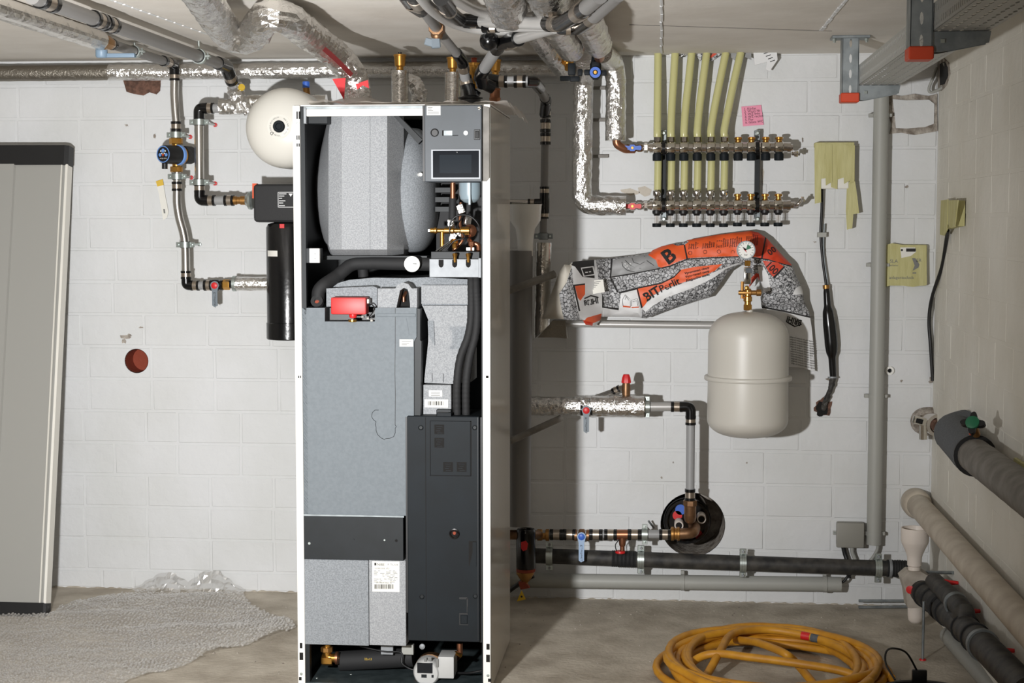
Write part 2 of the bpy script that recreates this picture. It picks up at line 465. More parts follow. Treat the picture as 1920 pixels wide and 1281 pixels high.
structure(box('wall_front', ((XL + XR) / 2, YF - 0.05, CEIL / 2), (XR - XL, 0.1, CEIL), M['room_dark']))
wall_back = structure(box('wall_back', ((XL + XR) / 2, 0.1522, CEIL / 2), (XR - XL + 0.2, 0.3, CEIL), M['paint']))
wall_right = structure(box('wall_right', (XR + 0.0508, YF / 2, CEIL / 2), (0.1, -YF, CEIL), M['paint_right']))
holes = [(at(256, 677, 0), m(23, 256), 0.10), (at(1299, 984, 0), m(61, 1299), 0.24), (at(1668, 695, 0), m(5, 1668), 0.06)]
for c, r, dep in holes:
    V, F = lathe_vf([(-0.05, r), (dep, r)], c, Y, 40); cut(wall_back, V, F)
ROW0, ROWH, BL = 0.0775, 0.1287, 0.2575
bcache = {}
def brick_mesh(L, H, k, ma):
    key = (round(L, 3), round(H, 3), k, ma)
    if key not in bcache:
        v, f = box_vf(L, 0.03, H, 0.003, 1)
        rnd = random.Random(k * 97 + int(L * 1000) + int(H * 7000))
        v = [Vector((p.x + rnd.uniform(-.0012, .0012), p.y + rnd.uniform(-.0002, .0002), p.z + rnd.uniform(-.0012, .0012))) for p in v]
        me = bpy.data.meshes.new('brick'); me.from_pydata(v, [], f); me.materials.append(M[ma]); me.update()
        me.polygons.foreach_set('use_smooth', [True] * len(me.polygons)); me.set_sharp_from_angle(angle=math.radians(30))
        bcache[key] = me
    return bcache[key]
def bricks(parent, horiz, a0, a1, ma, offs):
    rnd = random.Random(3); rows = [(0.0, ROW0)] + [(ROW0 + k * ROWH, ROW0 + (k + 1) * ROWH) for k in range(16)]
    rows[-1] = (rows[-1][0], min(rows[-1][1], CEIL))
    for k, (z0, z1) in enumerate(rows):
        z1 = min(z1, CEIL)
        if z1 - z0 < 0.03: continue
        p = offs[k % len(offs)] - 20 * BL; xs = []
        while p < a1:
            L = BL if rnd.random() > 0.09 else BL / 2
            xs.append((p, min(p + L, a1))); p += L
        for q0, q1 in xs:
            if q1 <= a0 + 0.02 or q1 - q0 < 0.03: continue
            L = q1 - q0 - 0.008; H = z1 - z0 - 0.008
            o = bpy.data.objects.new('brick', brick_mesh(L, H, rnd.randrange(3), ma)); COL.objects.link(o)
            d = 0.015 + rnd.uniform(-0.0004, 0.0006); zc = (z0 + z1) / 2 + rnd.uniform(-.001, .001)
            w = Vector(((q0 + q1) / 2, d, zc)) if horiz else Vector((XR + d, (q0 + q1) / 2, zc))
            o.parent = parent; o.location = w - ORG[parent]; ORG[o] = w
            if not horiz: o.rotation_euler = (0, 0, -PI / 2)
            for c, r, dep in holes:
                if horiz and abs(c.x - w.x) < L / 2 + r and abs(c.z - w.z) < H / 2 + r:
                    o.data = o.data.copy()
                    V, F = lathe_vf([(-0.1, r), (0.2, r)], c, Y, 40); cut(o, V, F)
j0 = at(216, 920, 0).x
bo = [j0 - .06, j0 - .125, j0, j0 - .125, j0, j0 - .126, j0 + .03, j0 - .1, j0, j0 - .125, j0 + .02, j0 - .09, j0, j0 - .12, j0 + .01, j0 - .11, j0]
bricks(wall_back, True, XL + 0.35, XR, 'paint', bo)
bricks(wall_right, False, -2.3, 0.0, 'paint_right', [-.13 + .01 * (k % 3) + (.128 if k % 2 else 0) for k in range(17)])
# damage in the paint, bare masonry
def blob(name, u, v, ru, rv, y, ma, parent, seed=1, n=22, rough=0.25, th=0.004):
    rnd = random.Random(seed); pix = []
    for k in range(n):
        a = 2 * PI * k / n; q = 1 + rnd.uniform(-rough, rough)
        pix.append((u + ru * q * math.cos(a), v + rv * q * math.sin(a)))
    return pprism(name, pix, y, y + th, ma, parent)
pprism('bare_masonry', [(231, 151), (301, 151), (300, 170), (293, 177), (280, 173), (268, 179), (250, 176), (237, 172)], -0.0035, 0.004, M['rubble'], wall_back)
for i, (u, v, ru, rv) in enumerate([(234, 632, 9, 4), (243, 628, 4, 2), (232, 640, 3, 5), (264, 614, 5, 1.5), (1553, 712, 5, 2), (1700, 350, 3, 2), (1761, 354, 3, 1.5), (1652, 352, 3, 2), (237, 235, 3, 2), (1528, 454, 3, 1.5), (290, 255, 2, 5), (1400, 868, 1.5, 1.5), (1240, 896, 2, 2), (1262, 867, 1.5, 1.5), (1505, 262, 1.5, 4), (1690, 715, 2, 2)]):
    blob('paint_chip', u, v, ru, rv, -0.0022, M['mortar'], wall_back, i, 10, 0.5)
for i, (u0, v0, u1, v1) in enumerate([(1163, 356, 1200, 364), (1196, 352, 1222, 366), (1428, 318, 1433, 346)]):  # ragged bare plaster, plus a narrow right-hand strip of shadow painted in
    pprism('plaster_and_shadow', [(u0, v0), ((u0 + u1) / 2, v0 - 3), (u1, v0 + 4), (u1 - 3, v1), ((u0 + u1) / 2, v1 + 3), (u0 + 2, v1 - 4)], -0.001, 0.004, M['plaster'], wall_back)
# lining of the two wall sleeves
c, r, dep = holes[0]
lathe('sleeve', c + Y * 0.004, Y, [(0.0, r), (0.09, r), (0.09, 0.0), (0.088, 0.0), (0.088, r - .003), (0.0, r - .003)], M['terracotta'], wall_back, 32, cap=False)
c, r, dep = holes[1]
lathe('drilled_lining', c + Y * 0.006, Y, [(0.0, r), (0.23, r), (0.23, 0.0), (0.228, 0.0), (0.228, r - .002), (0.0, r - .002)], M['mortar'], wall_back, 40, cap=False)
ring('sleeve', at(1668, 695, -0.004), Y, m(4), m(8, 1668), 0.012, M['white'], wall_back)
# ragged concrete edge along the floor and ceiling
rnd = random.Random(5)
def ragged(name, us, v, ma, parent, y, h, th, seed):
    rnd = random.Random(seed); top = []; 
    for u in us: top.append((u, v - rnd.uniform(0.2, 1) * h))
    bot = [(u, v + 3) for u in reversed(us)]
    return pprism(name, top + bot, y, y + th, ma, parent)
# mortar patch in the corner
patch = [(1664, 176), (1690, 180), (1715, 176), (1740, 180), (1757, 176), (1757, 215), (1758, 246), (1735, 250), (1715, 253), (1690, 249), (1668, 251), (1672, 235), (1665, 205)]
pprism('mortar_patch', patch, -0.006, 0.003, M['mortar'], wall_back)
pprism('mortar_patch', [(1674, 186), (1700, 188), (1742, 187), (1752, 195), (1751, 232), (1735, 238), (1700, 241), (1680, 240), (1677, 212)], -0.011, -0.004, M['paint'], wall_back)
# formwork fins and joints of the concrete ceiling
def fin(p, q, w_, h_, ma):
    a = at_z(p[0], p[1], CEIL); b_ = at_z(q[0], q[1], CEIL); a.z = b_.z = CEIL - h_ / 2 + 0.0005
    return box('formwork_fin', (a + b_) / 2, ((b_ - a).length, w_, h_), ma, ceiling, 0.001, 1, b_ - a)
fin((-60, -20), (182, 61), 0.012, 0.004, M['groove_brown'])
fin((182, 61), (196, 84), 0.012, 0.004, M['groove_brown'])
for i in range(9):
    t = i / 9.0; u0 = 1592 - 52 * t; v0 = -8 + 64 * t
    fin((u0 + random.uniform(-1, 1), v0), (u0 - 5.6, v0 + 6.6), 0.011 + random.uniform(-.003, .003), 0.005, M['paint'])
for i in range(7):
    fin((1240 + random.uniform(-1, 1), -5 + i * 15), (1241, 9 + i * 15), 0.008, 0.005, M['paint'])
for i in range(12):
    t = i / 12.0; fin((200 + 190 * t, -4 + 68 * t), (213 + 190 * t, 0.5 + 68 * t), 0.006 + random.uniform(0, .004), 0.004, M['paint'])
fin((1180, 46), (1560, 58), 0.006, 0.002, M['grey_old'])
# crumbs on the floor
V = []; F = []
rnd = random.Random(11)
for i in range(260):
    u = rnd.choice([rnd.uniform(960, 1760), rnd.uniform(940, 1700), rnd.uniform(100, 560)]); v = rnd.uniform(1128, 1180) if rnd.random() < .6 else rnd.uniform(1128, 1275)
    p = at_z(u, v, 0.0)
    if p.y > -0.02: continue
    s = rnd.uniform(.0012, .004) * (1.6 if rnd.random() < .08 else 1)
    o = len(V)
    V += [p + Vector((rnd.uniform(-s, s), rnd.uniform(-s, s), 0)) for _ in range(4)] + [p + Vector((0, 0, s))]
    V[o:o + 4] = [p + Vector((dx * s * rnd.uniform(.6, 1.2), dy * s * rnd.uniform(.6, 1.2), 0)) for dx, dy in ((-1, -1), (1, -1), (1, 1), (-1, 1))]
    F += [[o, o + 1, o + 4], [o + 1, o + 2, o + 4], [o + 2, o + 3, o + 4], [o + 3, o, o + 4]]
meta(mk('mortar_crumbs', V, F, M['mortar'], None, 0), 'small grey mortar crumbs strewn over the concrete floor', 'crumbs', None, 'stuff')
V, F = [], []
rnd = random.Random(12)
prof = []
us = list(range(90, 570, 6)) + list(range(960, 1760, 6))
for seg in (list(range(92, 566, 6)), list(range(962, 1752, 6))):
    o = len(V)
    for u in seg:
        vv = 1110 + (u - 100) * 0.0135; h_ = rnd.uniform(2, 7)
        p = at(u, vv, 0); p.z = 0
        V += [Vector((p.x, 0.002, rnd.uniform(.0, .007))), Vector((p.x, -rnd.uniform(.002, .012), 0.0005))]
    for i in range(len(seg) - 1): F.append([o + 2 * i, o + 2 * i + 1, o + 2 * i + 3, o + 2 * i + 2])
mk('mortar_fillet', V, F, M['floor'], bpy.data.objects['floor'], 0)

# ------------------------------------------------------------------ plumbing kit
def coupling(parent, a, d, L, r, sub=True, rings=1):
    """black press coupling with a steel sleeve window, centre line from a along d, length L"""
    d = Vector(d).normalized(); a = Vector(a)
    R1 = r * 1.22
    o = lathe('press_coupling', a, d, [(0, r * .98), (0, R1), (L * .24, R1), (L * .26, r * 1.08), (L * .74, r * 1.08), (L * .76, R1), (L, R1), (L, r * .98)], M['black_fit'], parent, 18)
    ring('steel_sleeve', a + d * L * .5, d, r * 1.0, r * 1.13, L * .46, M['band'], o, 18)
    return o
def elbow(parent, a, p, b, r, ma='black_fit', name='elbow', R=None):
    """elbow body a -> corner p -> b"""
    o = tube(name, [a, p, b], r, M[ma], parent, R if R else r * 2.2, 14)
    return o
def clamp(name, c, d, r, label, to, red=None, w_=0.022, group='pipe clamps', band='zinc', plug=True):
    """pipe clamp round axis d at c; to = anchor point on wall or ceiling"""
    c, d, to = Vector(c), Vector(d).normalized(), Vector(to)
    t = thing(name, label, 'pipe clamp', to, group)
    ring('clamp_band', c, d, r * 1.14, r * 1.14 + 0.0035, w_, M[band], t)
    ring('rubber_lining', c, d, r * 1.01, r * 1.14, w_ * 1.15, M['black_rubber'], t)
    side = d.cross(to - c)
    if side.length < 1e-4: side = d.cross(Z)
    side.normalize()
    for s in (1, -1):
        e = c + side * s * (r * 1.14 + 0.009)
        b = box('clamp_ear', e, (0.018, w_ * .9, 0.007), M[band], t, 0.001, 1, side, (to - c))
        rod('bolt', e - (to - c).normalized() * 0.011, e + (to - c).normalized() * 0.012, 0.0035, M['zinc'], b, 8)
    rod('stud', c + (to - c).normalized() * (r * 1.14), to, 0.004, M['zinc'], t, 10)
    if plug: lathe('wall_plug', to, c - to, [(0, .008), (.006, .008), (.007, .004), (.007, 0)], M['red'] if red else M['zinc'], t, 12)
    return t
def lever_valve(name, c, d, r, label, cap, ma, L, tilt=0.0, front=-Y, ang=-Z, letters=None, body='bronze', group=None, bodyL=0.07):
    """ball valve: body along d at c, stem towards front, lever hanging along ang"""
    c, d = Vector(c), Vector(d).normalized()
    t = thing(name, label, 'valve', c - Z * r * 1.5, group)
    b = bodyL / 2
    lathe('valve_body', c - d * b, d, [(0, r), (0, r * 1.3), (b * .35, r * 1.3), (b * .45, r * 1.0), (b * .7, r * 1.45), (b * 1.3, r * 1.45), (b * 1.55, r * 1.0), (b * 1.65, r * 1.3), (b * 2, r * 1.3), (b * 2, r)], M[body], t, 16)
    f = Vector(front).normalized()
    rod('stem', c, c + f * (r * 1.9), r * .55, M['brass'], t, 12)
    a = Vector(ang).normalized(); s = a.cross(f).normalized(); p = c + f * (r * 1.75)
    w0 = 0.017; poly = []
    for k in range(9):
        th = PI / 2 + PI * k / 8
        poly.append((w0 * math.cos(th), w0 * math.sin(th)))
    poly += [(L * .25, -w0 * .62), (L, -w0 * .6), (L * 1.06, w0 * .1), (L * .98, w0 * .6), (L * .25, w0 * .62)]
    lv = prism('lever', poly, p, a, s, 0.006, M[ma], t)
    if a.cross(s).dot(f) < 0: q = p
    else: q = p + f * 0.006
    lathe('lever_cap', q, f, [(0, .0125), (.003, .0125), (.005, .009), (.005, 0)], M[cap], t, 18)
    if letters:
        rt = a if True else X
        for i, ch in enumerate(letters):
            text('lettering', ch, q + a * (L * .42 + i * 0.009) + f * 0.0006 - a.cross(f) * 0.0035, 0.011, M['ink'], lv, a.cross(f), -a)
    return t
def hexnut(name, c, d, L, r, ma, parent, n=6):
    V, F = lathe_vf([(0, r * .92), (L * .12, r), (L * .88, r), (L, r * .92)], c, d, n)
    return mk(name, V, F, M[ma], parent, 20)
def perf_plate(name, o, ex, ey, nx, ny, cx, cy, hw, hh, ma, parent, th=0.0015, skip=None):
    """sheet of nx x ny cells with an oblong hole in each"""
    o, ex, ey = Vector(o), Vector(ex).normalized(), Vector(ey).normalized(); V = []; F = []
    for i in range(nx):
        for j in range(ny):
            b = len(V); x, y = (i + .5) * cx, (j + .5) * cy
            outer = [(-1, -1), (0, -1), (1, -1), (1, 0), (1, 1), (0, 1), (-1, 1), (-1, 0)]
            inner = [(-.7, -.7), (0, -1), (.7, -.7), (1, 0), (.7, .7), (0, 1), (-.7, .7), (-1, 0)]
            for p, q in outer: V.append(o + ex * (x + p * cx / 2) + ey * (y + q * cy / 2))
            if (i + j) % 2 == 0 or not skip:
                for p, q in inner: V.append(o + ex * (x + p * hw) + ey * (y + q * hh))
                for k in range(8):
                    k2 = (k + 1) % 8; F.append([b + k, b + k2, b + 8 + k2, b + 8 + k])
            else: F.append([b + k for k in range(8)])
    ob = mk(name, V, F, M[ma], parent, 0)
    md = ob.modifiers.new('thickness', 'SOLIDIFY'); md.thickness = th
    return ob

# ------------------------------------------------------------------ heat pump cabinet
FY = -1.28; BY = -0.66
cl = at(553, 640, FY).x; cr = at(919.5, 640, FY).x; ctop = at(735, 198, FY).z
hp = thing('heat_pump', 'tall open white heat pump cabinet showing grey foam modules and pipes inside', 'heat pump', ((cl + cr) / 2, (FY + BY) / 2, 0.0))
def zz(v, y=FY, u=735): return at(u, v, y).z
def hbox(name, x0, x1, y0, y1, z0, z1, ma, parent, bev=0.0):
    return box(name, ((x0 + x1) / 2, (y0 + y1) / 2, (z0 + z1) / 2), (abs(x1 - x0), abs(y1 - y0), abs(z1 - z0)), M[ma], parent, bev)
zb = 0.004
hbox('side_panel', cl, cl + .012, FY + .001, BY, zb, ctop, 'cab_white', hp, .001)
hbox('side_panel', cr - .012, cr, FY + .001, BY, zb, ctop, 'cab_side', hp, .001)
hbox('back_panel', cl + .012, cr - .012, BY - .012, BY, zb, ctop, 'steel_dark', hp)
hbox('top_panel', cl, cr, FY + .01, BY, ctop - .004, ctop + .004, 'cab_white', hp, .001)
fl = hbox('front_flange', cl, cl + .0225, FY - .003, FY + .012, zb, ctop + .002, 'cab_white', hp, .0015)
fr = hbox('front_flange', cr - .0235, cr, FY - .003, FY + .012, zb, ctop + .002, 'cab_white', hp, .0015)
for u, v, w_, h_ in [(557, 216, 2.6, 14), (561.2, 216, 2.6, 14), (556.8, 258, 2, 8), (560.5, 258, 2, 8), (557, 272, 2, 6), (560.8, 272, 2, 6), (560, 707, 2, 5), (563.5, 707, 2, 5), (564.5, 1211, 5, 10), (565, 1231, 7, 14), (563, 1273, 5, 6)]:
    pbox('slot', u - w_ / 2, v - h_ / 2, u + w_ / 2, v + h_ / 2, FY - .0036, FY, M['black_void'], fl)
for u, v, w_, h_ in [(911.5, 216, 7, 15), (912, 257, 5, 8), (912, 271, 5, 6), (913.5, 707, 5, 5), (915, 1213, 6, 11), (915, 1235, 7, 14), (918, 1276, 6, 6)]:
    pbox('slot', u - w_ / 2, v - h_ / 2, u + w_ / 2, v + h_ / 2, FY - .0036, FY, M['black_void'], fr)
for fl_, u, v in ((fl, 558.5, 231), (fl, 565, 1264), (fr, 915, 1267)):
    lathe('screw', at(u, v, FY - .003), -Y, [(0, .005), (.0015, .0045), (.002, 0)], M['zinc'], fl_, 10)
hbox('inner_post', cl + .0225, cl + .036, FY + .006, FY + .03, zb, ctop, 'steel_dark', hp)
hbox('inner_lining', cl + .012, cl + .014, FY + .03, BY - .02, zb, ctop - .01, 'black', hp)
hbox('inner_post', cr - .028, cr - .0235, FY + .004, FY + .05, zb, ctop, 'steel_dark', hp)
pbox('top_rail', 574, 204, 796, 217.5, FY - .004, FY + .012, M['cab_white'], hp, .0015)
pbox('top_rail', 569, 199, 796, 204, FY - .001, FY + .02, M['galv_dark'], hp)
pbox('rail_latch', 569, 202, 574, 232, FY - .006, FY + .012, M['galv'], hp, .001)
pbox('corner_bracket', 578, 218, 614, 232, FY + .02, FY + .07, M['steel_dark'], hp, .001)
hbox('base_plate', cl + .012, cr - .012, FY + .004, BY, zb, zb + .012, 'base_teal', hp)
for fx in (cl + .06, cr - .06):
    for fy in (FY + .06, BY - .06): lathe('foot', (fx, fy, 0), Z, [(0, .02), (zb, .02)], M['black'], hp, 12)

# foam-cased tank module
F0 = FY + .045
def interp(tab, v):
    for (a, x), (b, y) in zip(tab, tab[1:]):
        if v <= b: return x + (y - x) * (v - a) / (b - a)
    return tab[-1][1]
LT = [(205, 615), (235, 612), (270, 604), (300, 597), (330, 591), (355, 589), (385, 591), (415, 597), (445, 606), (468, 613), (484, 620)]
RT = [(205, 738), (300, 770), (350, 782), (420, 790), (460, 780), (484, 760)]
rows = [205, 235, 255, 270, 285, 300, 315, 330, 342, 355, 370, 385, 400, 415, 430, 445, 458, 468, 474, 479]
V = []; F = []
for v in rows:
    L = interp(LT, v); R = interp(RT, v); ins = 0.0 if v < 470 else (v - 470) / 9 * .06
    cols = [(L + 8, F0 + .4), (L, F0 + .24), (L + (612 - min(L, 611)) * .35 + 1, F0 + .13), (max(616, L + 6), F0 + .035), (641, F0), (693, F0), (694, F0 + .0015), (695, F0), (726, F0 + .004), (757, F0 + .1), (R, F0 + .24), (R - 4, F0 + .4)]
    for u, y in cols: V.append(at(u, v, y + ins))
n = 12
for i in range(len(rows) - 1):
    for k in range(n - 1): F.append([i * n + k, (i + 1) * n + k, (i + 1) * n + k + 1, i * n + k + 1])
F.append([(len(rows) - 1) * n + k for k in range(n)]); F.append(list(range(n))[::-1])
tank = mk('tank_housing', V, F, M['eps_light'], hp, 18)
def ellipsoid(name, c, rx, ry, rz, ma, parent, nu=24, nv=16, pw=1.0):
    V = []; F = []
    def sp(x): return math.copysign(abs(x) ** pw, x)
    for j in range(nv + 1):
        ph = -PI / 2 + PI * j / nv
        for i in range(nu):
            th = 2 * PI * i / nu
            V.append(Vector(c) + Vector((rx * sp(math.cos(ph)) * sp(math.cos(th)), ry * sp(math.cos(ph)) * sp(math.sin(th)), rz * sp(math.sin(ph)))))
    for j in range(nv):
        for i in range(nu):
            i2 = (i + 1) % nu; F.append([j * nu + i, j * nu + i2, (j + 1) * nu + i2, (j + 1) * nu + i])
    return mk(name, V, F, M[ma], parent, 60)
ellipsoid('tank_bulge', at(774, 358, F0 + .27), .088, .19, .205, 'eps', tank, pw=.85)
lathe('foam_plug', at(786.5, 327.5, F0 + .1), Vector((.5, -1, 0)), [(-.01, .006), (.012, .006), (.012, 0)], M['white'], tank, 14)
pbox('tank_shelf', 569, 466, 600, 493, FY + .012, FY + .05, M['steel_dark'], hp)
s_ = pbox('mounting_tab', 580, 466, 599, 493, FY - .002, FY + .012, M['cab_white'], hp, .001)
for v in (476, 485): lathe('screw', at(590.5, v, FY - .002), -Y, [(0, .0016), (.001, .0016), (.001, 0)], M['black'], s_, 8)
pbox('shelf_beam', 600, 480, 800, 487, FY + .12, FY + .2, M['steel_dark'], hp)

# control unit
cb = pbox('control_unit', 796, 197.5, 903, 341, FY - .03, FY + .1, M['control'], hp, .002)
pprism('control_side', [(903, 199), (917, 202), (917, 334), (912, 340), (903, 340)], FY - .012, FY + .08, M['grey_old'], hp)
pbox('control_edge', 792.5, 198, 797, 340, FY - .024, FY + .1, M['black'], hp)
yc = FY - .0305
lb = pbox('label', 800, 198.5, 826, 216, yc - .0004, yc + .002, M['paper'], cb)
for i, (a, b_) in enumerate(((802, 811), (802, 809.5), (802, 812), (802, 823), (802, 823))):
    pbox('print', a, 201 + i * 3, b_, 202.1 + i * 3, yc - .0007, yc, M['ink_grey'], lb)
lathe('knob_hole', at(815, 249, yc), -Y, [(0, .0125), (.003, .0125), (.004, .0105), (.001, .0095), (.001, 0)], M['black'], cb, 24)
pbox('port_recess', 829, 244.5, 833, 254.5, yc - .0006, yc + .002, M['black_void'], cb)
us = pbox('usb_port', 832, 245, 848, 254, yc - .001, yc + .002, M['galv_dark'], cb)
pbox('usb_tongue', 837, 247, 845, 251, yc - .0016, yc, M['paper'], us)
pbox('port_groove', 848, 253.6, 859, 254.6, yc - .0006, yc, M['black_void'], cb)
lathe('push_button', at(873.5, 249.5, yc), -Y, [(0, .0072), (.003, .0068), (.003, .0045), (.001, .004), (.001, 0)], M['white'], cb, 20)
sw = pbox('rocker_switch', 888.5, 243, 900, 262, yc - .003, yc + .002, M['black'], cb, .001)
pbox('rocker', 890.5, 246, 898, 259, yc - .006, yc - .002, M['black_fit'], sw, .001)
lathe('screw', at(898.5, 203, yc), -Y, [(0, .0048), (.002, .0045), (.0025, 0)], M['chrome'], cb, 12)
fr_ = pbox('display_bezel', 808, 280, 901, 336, yc - .003, yc + .002, M['frame_grey'], cb, .001)
pbox('display', 811.5, 282.5, 898, 333, yc - .0036, yc, M['display'], fr_)
pbox('screen', 824, 290, 884, 324.5, yc - .004, yc, M['display_in'], fr_)
lathe('sensor', at(857, 285.5, yc - .0036), -Y, [(0, .001), (.0005, 0)], M['white'], fr_, 8)

pprism('brace', [(738, 218), (748, 218), (792, 262), (784, 270)], F0 + .03, F0 + .06, M['steel_dark'], hp)
# refrigerant block right of the tank
yr = FY + .13
g = lathe('accumulator', at(881, 382, yr + .03), Z, [(0, 0), (.004, .018), (.014, .030), (.03, .034), (.09, .034), (.09, 0)], M['gas'], hp, 24)
pbox('bracket', 878.5, 341, 882, 384, yr - .015, yr + .0, M['gas'], hp)
rod('copper_line', at(849, 336, yr + .05), at(849, 372, yr + .05), .0085, M['copper'], hp)
rod('black_hose', at(849, 370, yr + .06), at(848, 412, yr + .06), .012, M['black_rubber'], hp)
for v in (352, 370, 388): pbox('stiffener', 816, v, 846, v + 9, yr + .1, yr + .2, M['steel_dark'], hp)
pbox('cavity_plate', 818, 341, 903, 520, yr + .2, yr + .21, M['eps_black'], hp)
bv = lathe('service_valve', at(803, 432.5, yr - .02), X, [(0, .003), (.003, .006), (.005, .006), (.008, .0085), (.018, .0085), (.02, .0105), (.026, .0105), (.03, .007), (.05, .007), (.052, .010), (.08, .010), (.084, .007), (.1, .007), (.104, .0115), (.13, .0115)], M['brass'], hp, 16)
rod('valve_cap', at(803, 432.5, yr - .02), at(815, 432.5, yr - .02), .0075, M['chrome'], bv, 6)
rod('copper_line', at(829, 432, yr - .018), at(829, 466, yr - .018), .007, M['brass'], hp)
lathe('valve_block', at(882, 433, yr + .015), -Y, [(0, .018), (.01, .021), (.016, .018), (.02, .012), (.024, .006), (.024, 0)], M['copper'], hp, 20)
box('valve_block', at(874, 433, yr - .012), (.023, .023, .024), M['brass'], hp, .002)
for i, (u, v, r) in enumerate([(852, 454, .012), (884, 458, .010)]):
    lathe('flare_nut', at(u, v - 6, yr - .02), -Z, [(0, r * .7), (.003, r), (.014, r), (.017, r * .6), (.03, r * .6)], M['brass' if i == 0 else 'copper'], hp, 10)
tube('copper_line', [at(880, 450, yr + .01), at(884, 456, yr - .01), at(897, 458, yr - .01), at(897, 480, yr)], .0075, M['copper'], hp, .015, 10)
tube('copper_line', [at(864, 380, yr + .05), at(862, 420, yr + .04), at(870, 450, yr + .02), at(850, 470, yr + .02)], .005, M['copper'], hp, .03, 8)
tube('black_cable', [at(843, 436, yr - .03), at(846, 415, yr - .035), at(860, 404, yr - .035), at(880, 405, yr - .03), at(895, 418, yr - .03), at(900, 436, yr - .02), at(898, 470, yr)], .0028, M['black'], hp, 0, 8, sp=6)
tube('black_cable', [at(836, 470, yr - .03), at(852, 452, yr - .035), at(872, 445, yr - .03), at(858, 425, yr - .02), at(868, 405, yr)], .0022, M['black'], hp, 0, 8, sp=6)
for i, (u0, v0, u1, v1) in enumerate([(856, 384, 872, 400), (838, 412, 852, 428), (870, 398, 882, 430), (842, 440, 856, 450), (861, 428, 868, 444)]):
    box('foil_wrap', at((u0 + u1) / 2, (v0 + v1) / 2, yr + .03 + .008 * i), (.022, .02, .03), M['foil'], hp, .004, 2, Vector((1, .3 * (i % 3), .4 - .3 * i)))
pbox('connector', 874, 464, 889, 470, yr - .025, yr - .01, M['white'], hp, .001)
rod('probe', at(818, 471, yr - .045), at(845, 452, yr - .05), .003, M['chrome'], hp, 8)
rod('probe', at(824, 471, yr - .05), at(845, 455, yr - .055), .002, M['chrome'], hp, 8)
tr = pbox('valve_shelf', 808, 472, 899, 487, yr - .06, yr + .02, M['steel_dark'], hp, .001)
br = pbox('valve_bracket', 805, 486, 900, 520, FY + .05, FY + .06, M['galv'], hp, .001)
pbox('bracket_lip', 897, 484, 902, 521, FY + .046, FY + .1, M['galv'], hp, .001)
for u in (827, 852.5, 878):
    pprism('slot', [(u - 4.6, 487), (u + 4.6, 487), (u + 4.6, 497), (u + 3, 500.5), (u, 502), (u - 3, 500.5), (u - 4.6, 497)], FY + .0493, FY + .052, M['black_void'], br)
for u in (853, 878): lathe('nipple', at(u, 475, FY + .044), -Z, [(0, .006), (.004, .0085), (.008, .007), (.014, .0055), (.028, .0035), (.03, 0)], M['brass'], br, 12)

# insulated pipe, gauge, lower foam cover
tube('insulated_pipe', [at(596, 566, FY + .05), at(597, 545, FY + .05), at(606, 535, FY + .055), at(632, 518, FY + .1), at(660, 494, FY + .13), at(700, 493, FY + .13), at(808, 496, FY + .12)], .021, M['black_rubber'], hp, .05, 16)
rod('insulated_pipe', at(680, 498, FY + .18), at(682, 528, FY + .18), .017, M['black_rubber'], hp)
ring('pipe_end', at(595, 566, FY + .035), Vector((0, -1, .35)), .008, .019, .02, M['black_rubber'], hp)
rod('copper_stub', at(595, 568, FY + .05), at(595, 568, FY + .028), .0085, M['terracotta'], hp)
gg = lathe('thermometer', at(774, 495, FY + .085), -Y, [(0, .020), (.012, .025), (.017, .025), (.018, .0235), (.018, 0)], M['white'], hp, 28)
pbox('needle', 773.4, 494.3, 781, 495.6, FY + .0655, FY + .067, M['ink'], gg)
fc = []
top = [(613, 541), (640, 531), (690, 523), (760, 521), (800, 521), (878, 523), (881, 527)]
pprism('foam_cover', [(612, 537), (655, 525), (700, 521), (760, 522), (800, 520), (881, 524), (880, 575), (612, 575)], FY + .085, FY + .42, M['eps'], hp)
pprism('foam_cover', [(612, 541), (700, 537), (707, 540), (707, 575), (612, 575)], FY + .035, FY + .2, M['eps'], hp)
pprism('foam_cover', [(708, 541), (741, 541), (746, 534), (756, 530), (766, 533), (772, 541), (782, 541), (782, 578), (769, 578), (768, 555), (764, 542), (757, 540), (750, 545), (743, 578), (708, 578)], FY + .02, FY + .09, M['eps_light'], hp)
pprism('cover_recess', [(743, 577), (751, 546), (757, 541), (764, 544), (768, 577)], FY + .075, FY + .09, M['black_void'], hp)
tube('copper_stub', [at(757, 566, FY + .06), at(757, 556, FY + .06), at(761, 548, FY + .075)], .005, M['copper'], hp, .01, 8)
pprism('foam_cover', [(790, 535), (877, 535), (877, 570), (790, 570)], FY + .06, FY + .2, M['eps_light'], hp)
ef = pprism('foam_front', [(792, 573), (876, 573), (876, 600), (884, 600), (884, 716), (845, 720), (795, 718), (803, 640), (803, 600)], FY + .062, FY + .2, M['eps_light'], hp)
pprism('foam_ridge', [(802, 602), (813, 602), (815, 648), (803, 628)], FY + .056, FY + .064, M['eps'], ef)
pprism('foam_ridge', [(843, 613), (876, 613), (876, 655), (843, 655), (843, 650), (848, 650), (848, 619), (843, 619)], FY + .055, FY + .064, M['eps'], ef)
pprism('foam_ridge', [(806, 700), (810, 700), (810, 716), (802, 719), (805, 713)], FY + .055, FY + .064, M['eps_light'], ef)
pprism('foam_ridge', [(828, 701), (831, 701), (831, 717), (828, 717)], FY + .055, FY + .064, M['eps_light'], ef)
e2 = pbox('foam_block', 793, 722, 846, 779, FY + .05, FY + .2, M['eps_light'], hp, .002)
l2 = pbox('label', 804, 732, 829, 744, FY + .0494, FY + .052, M['paper'], e2)
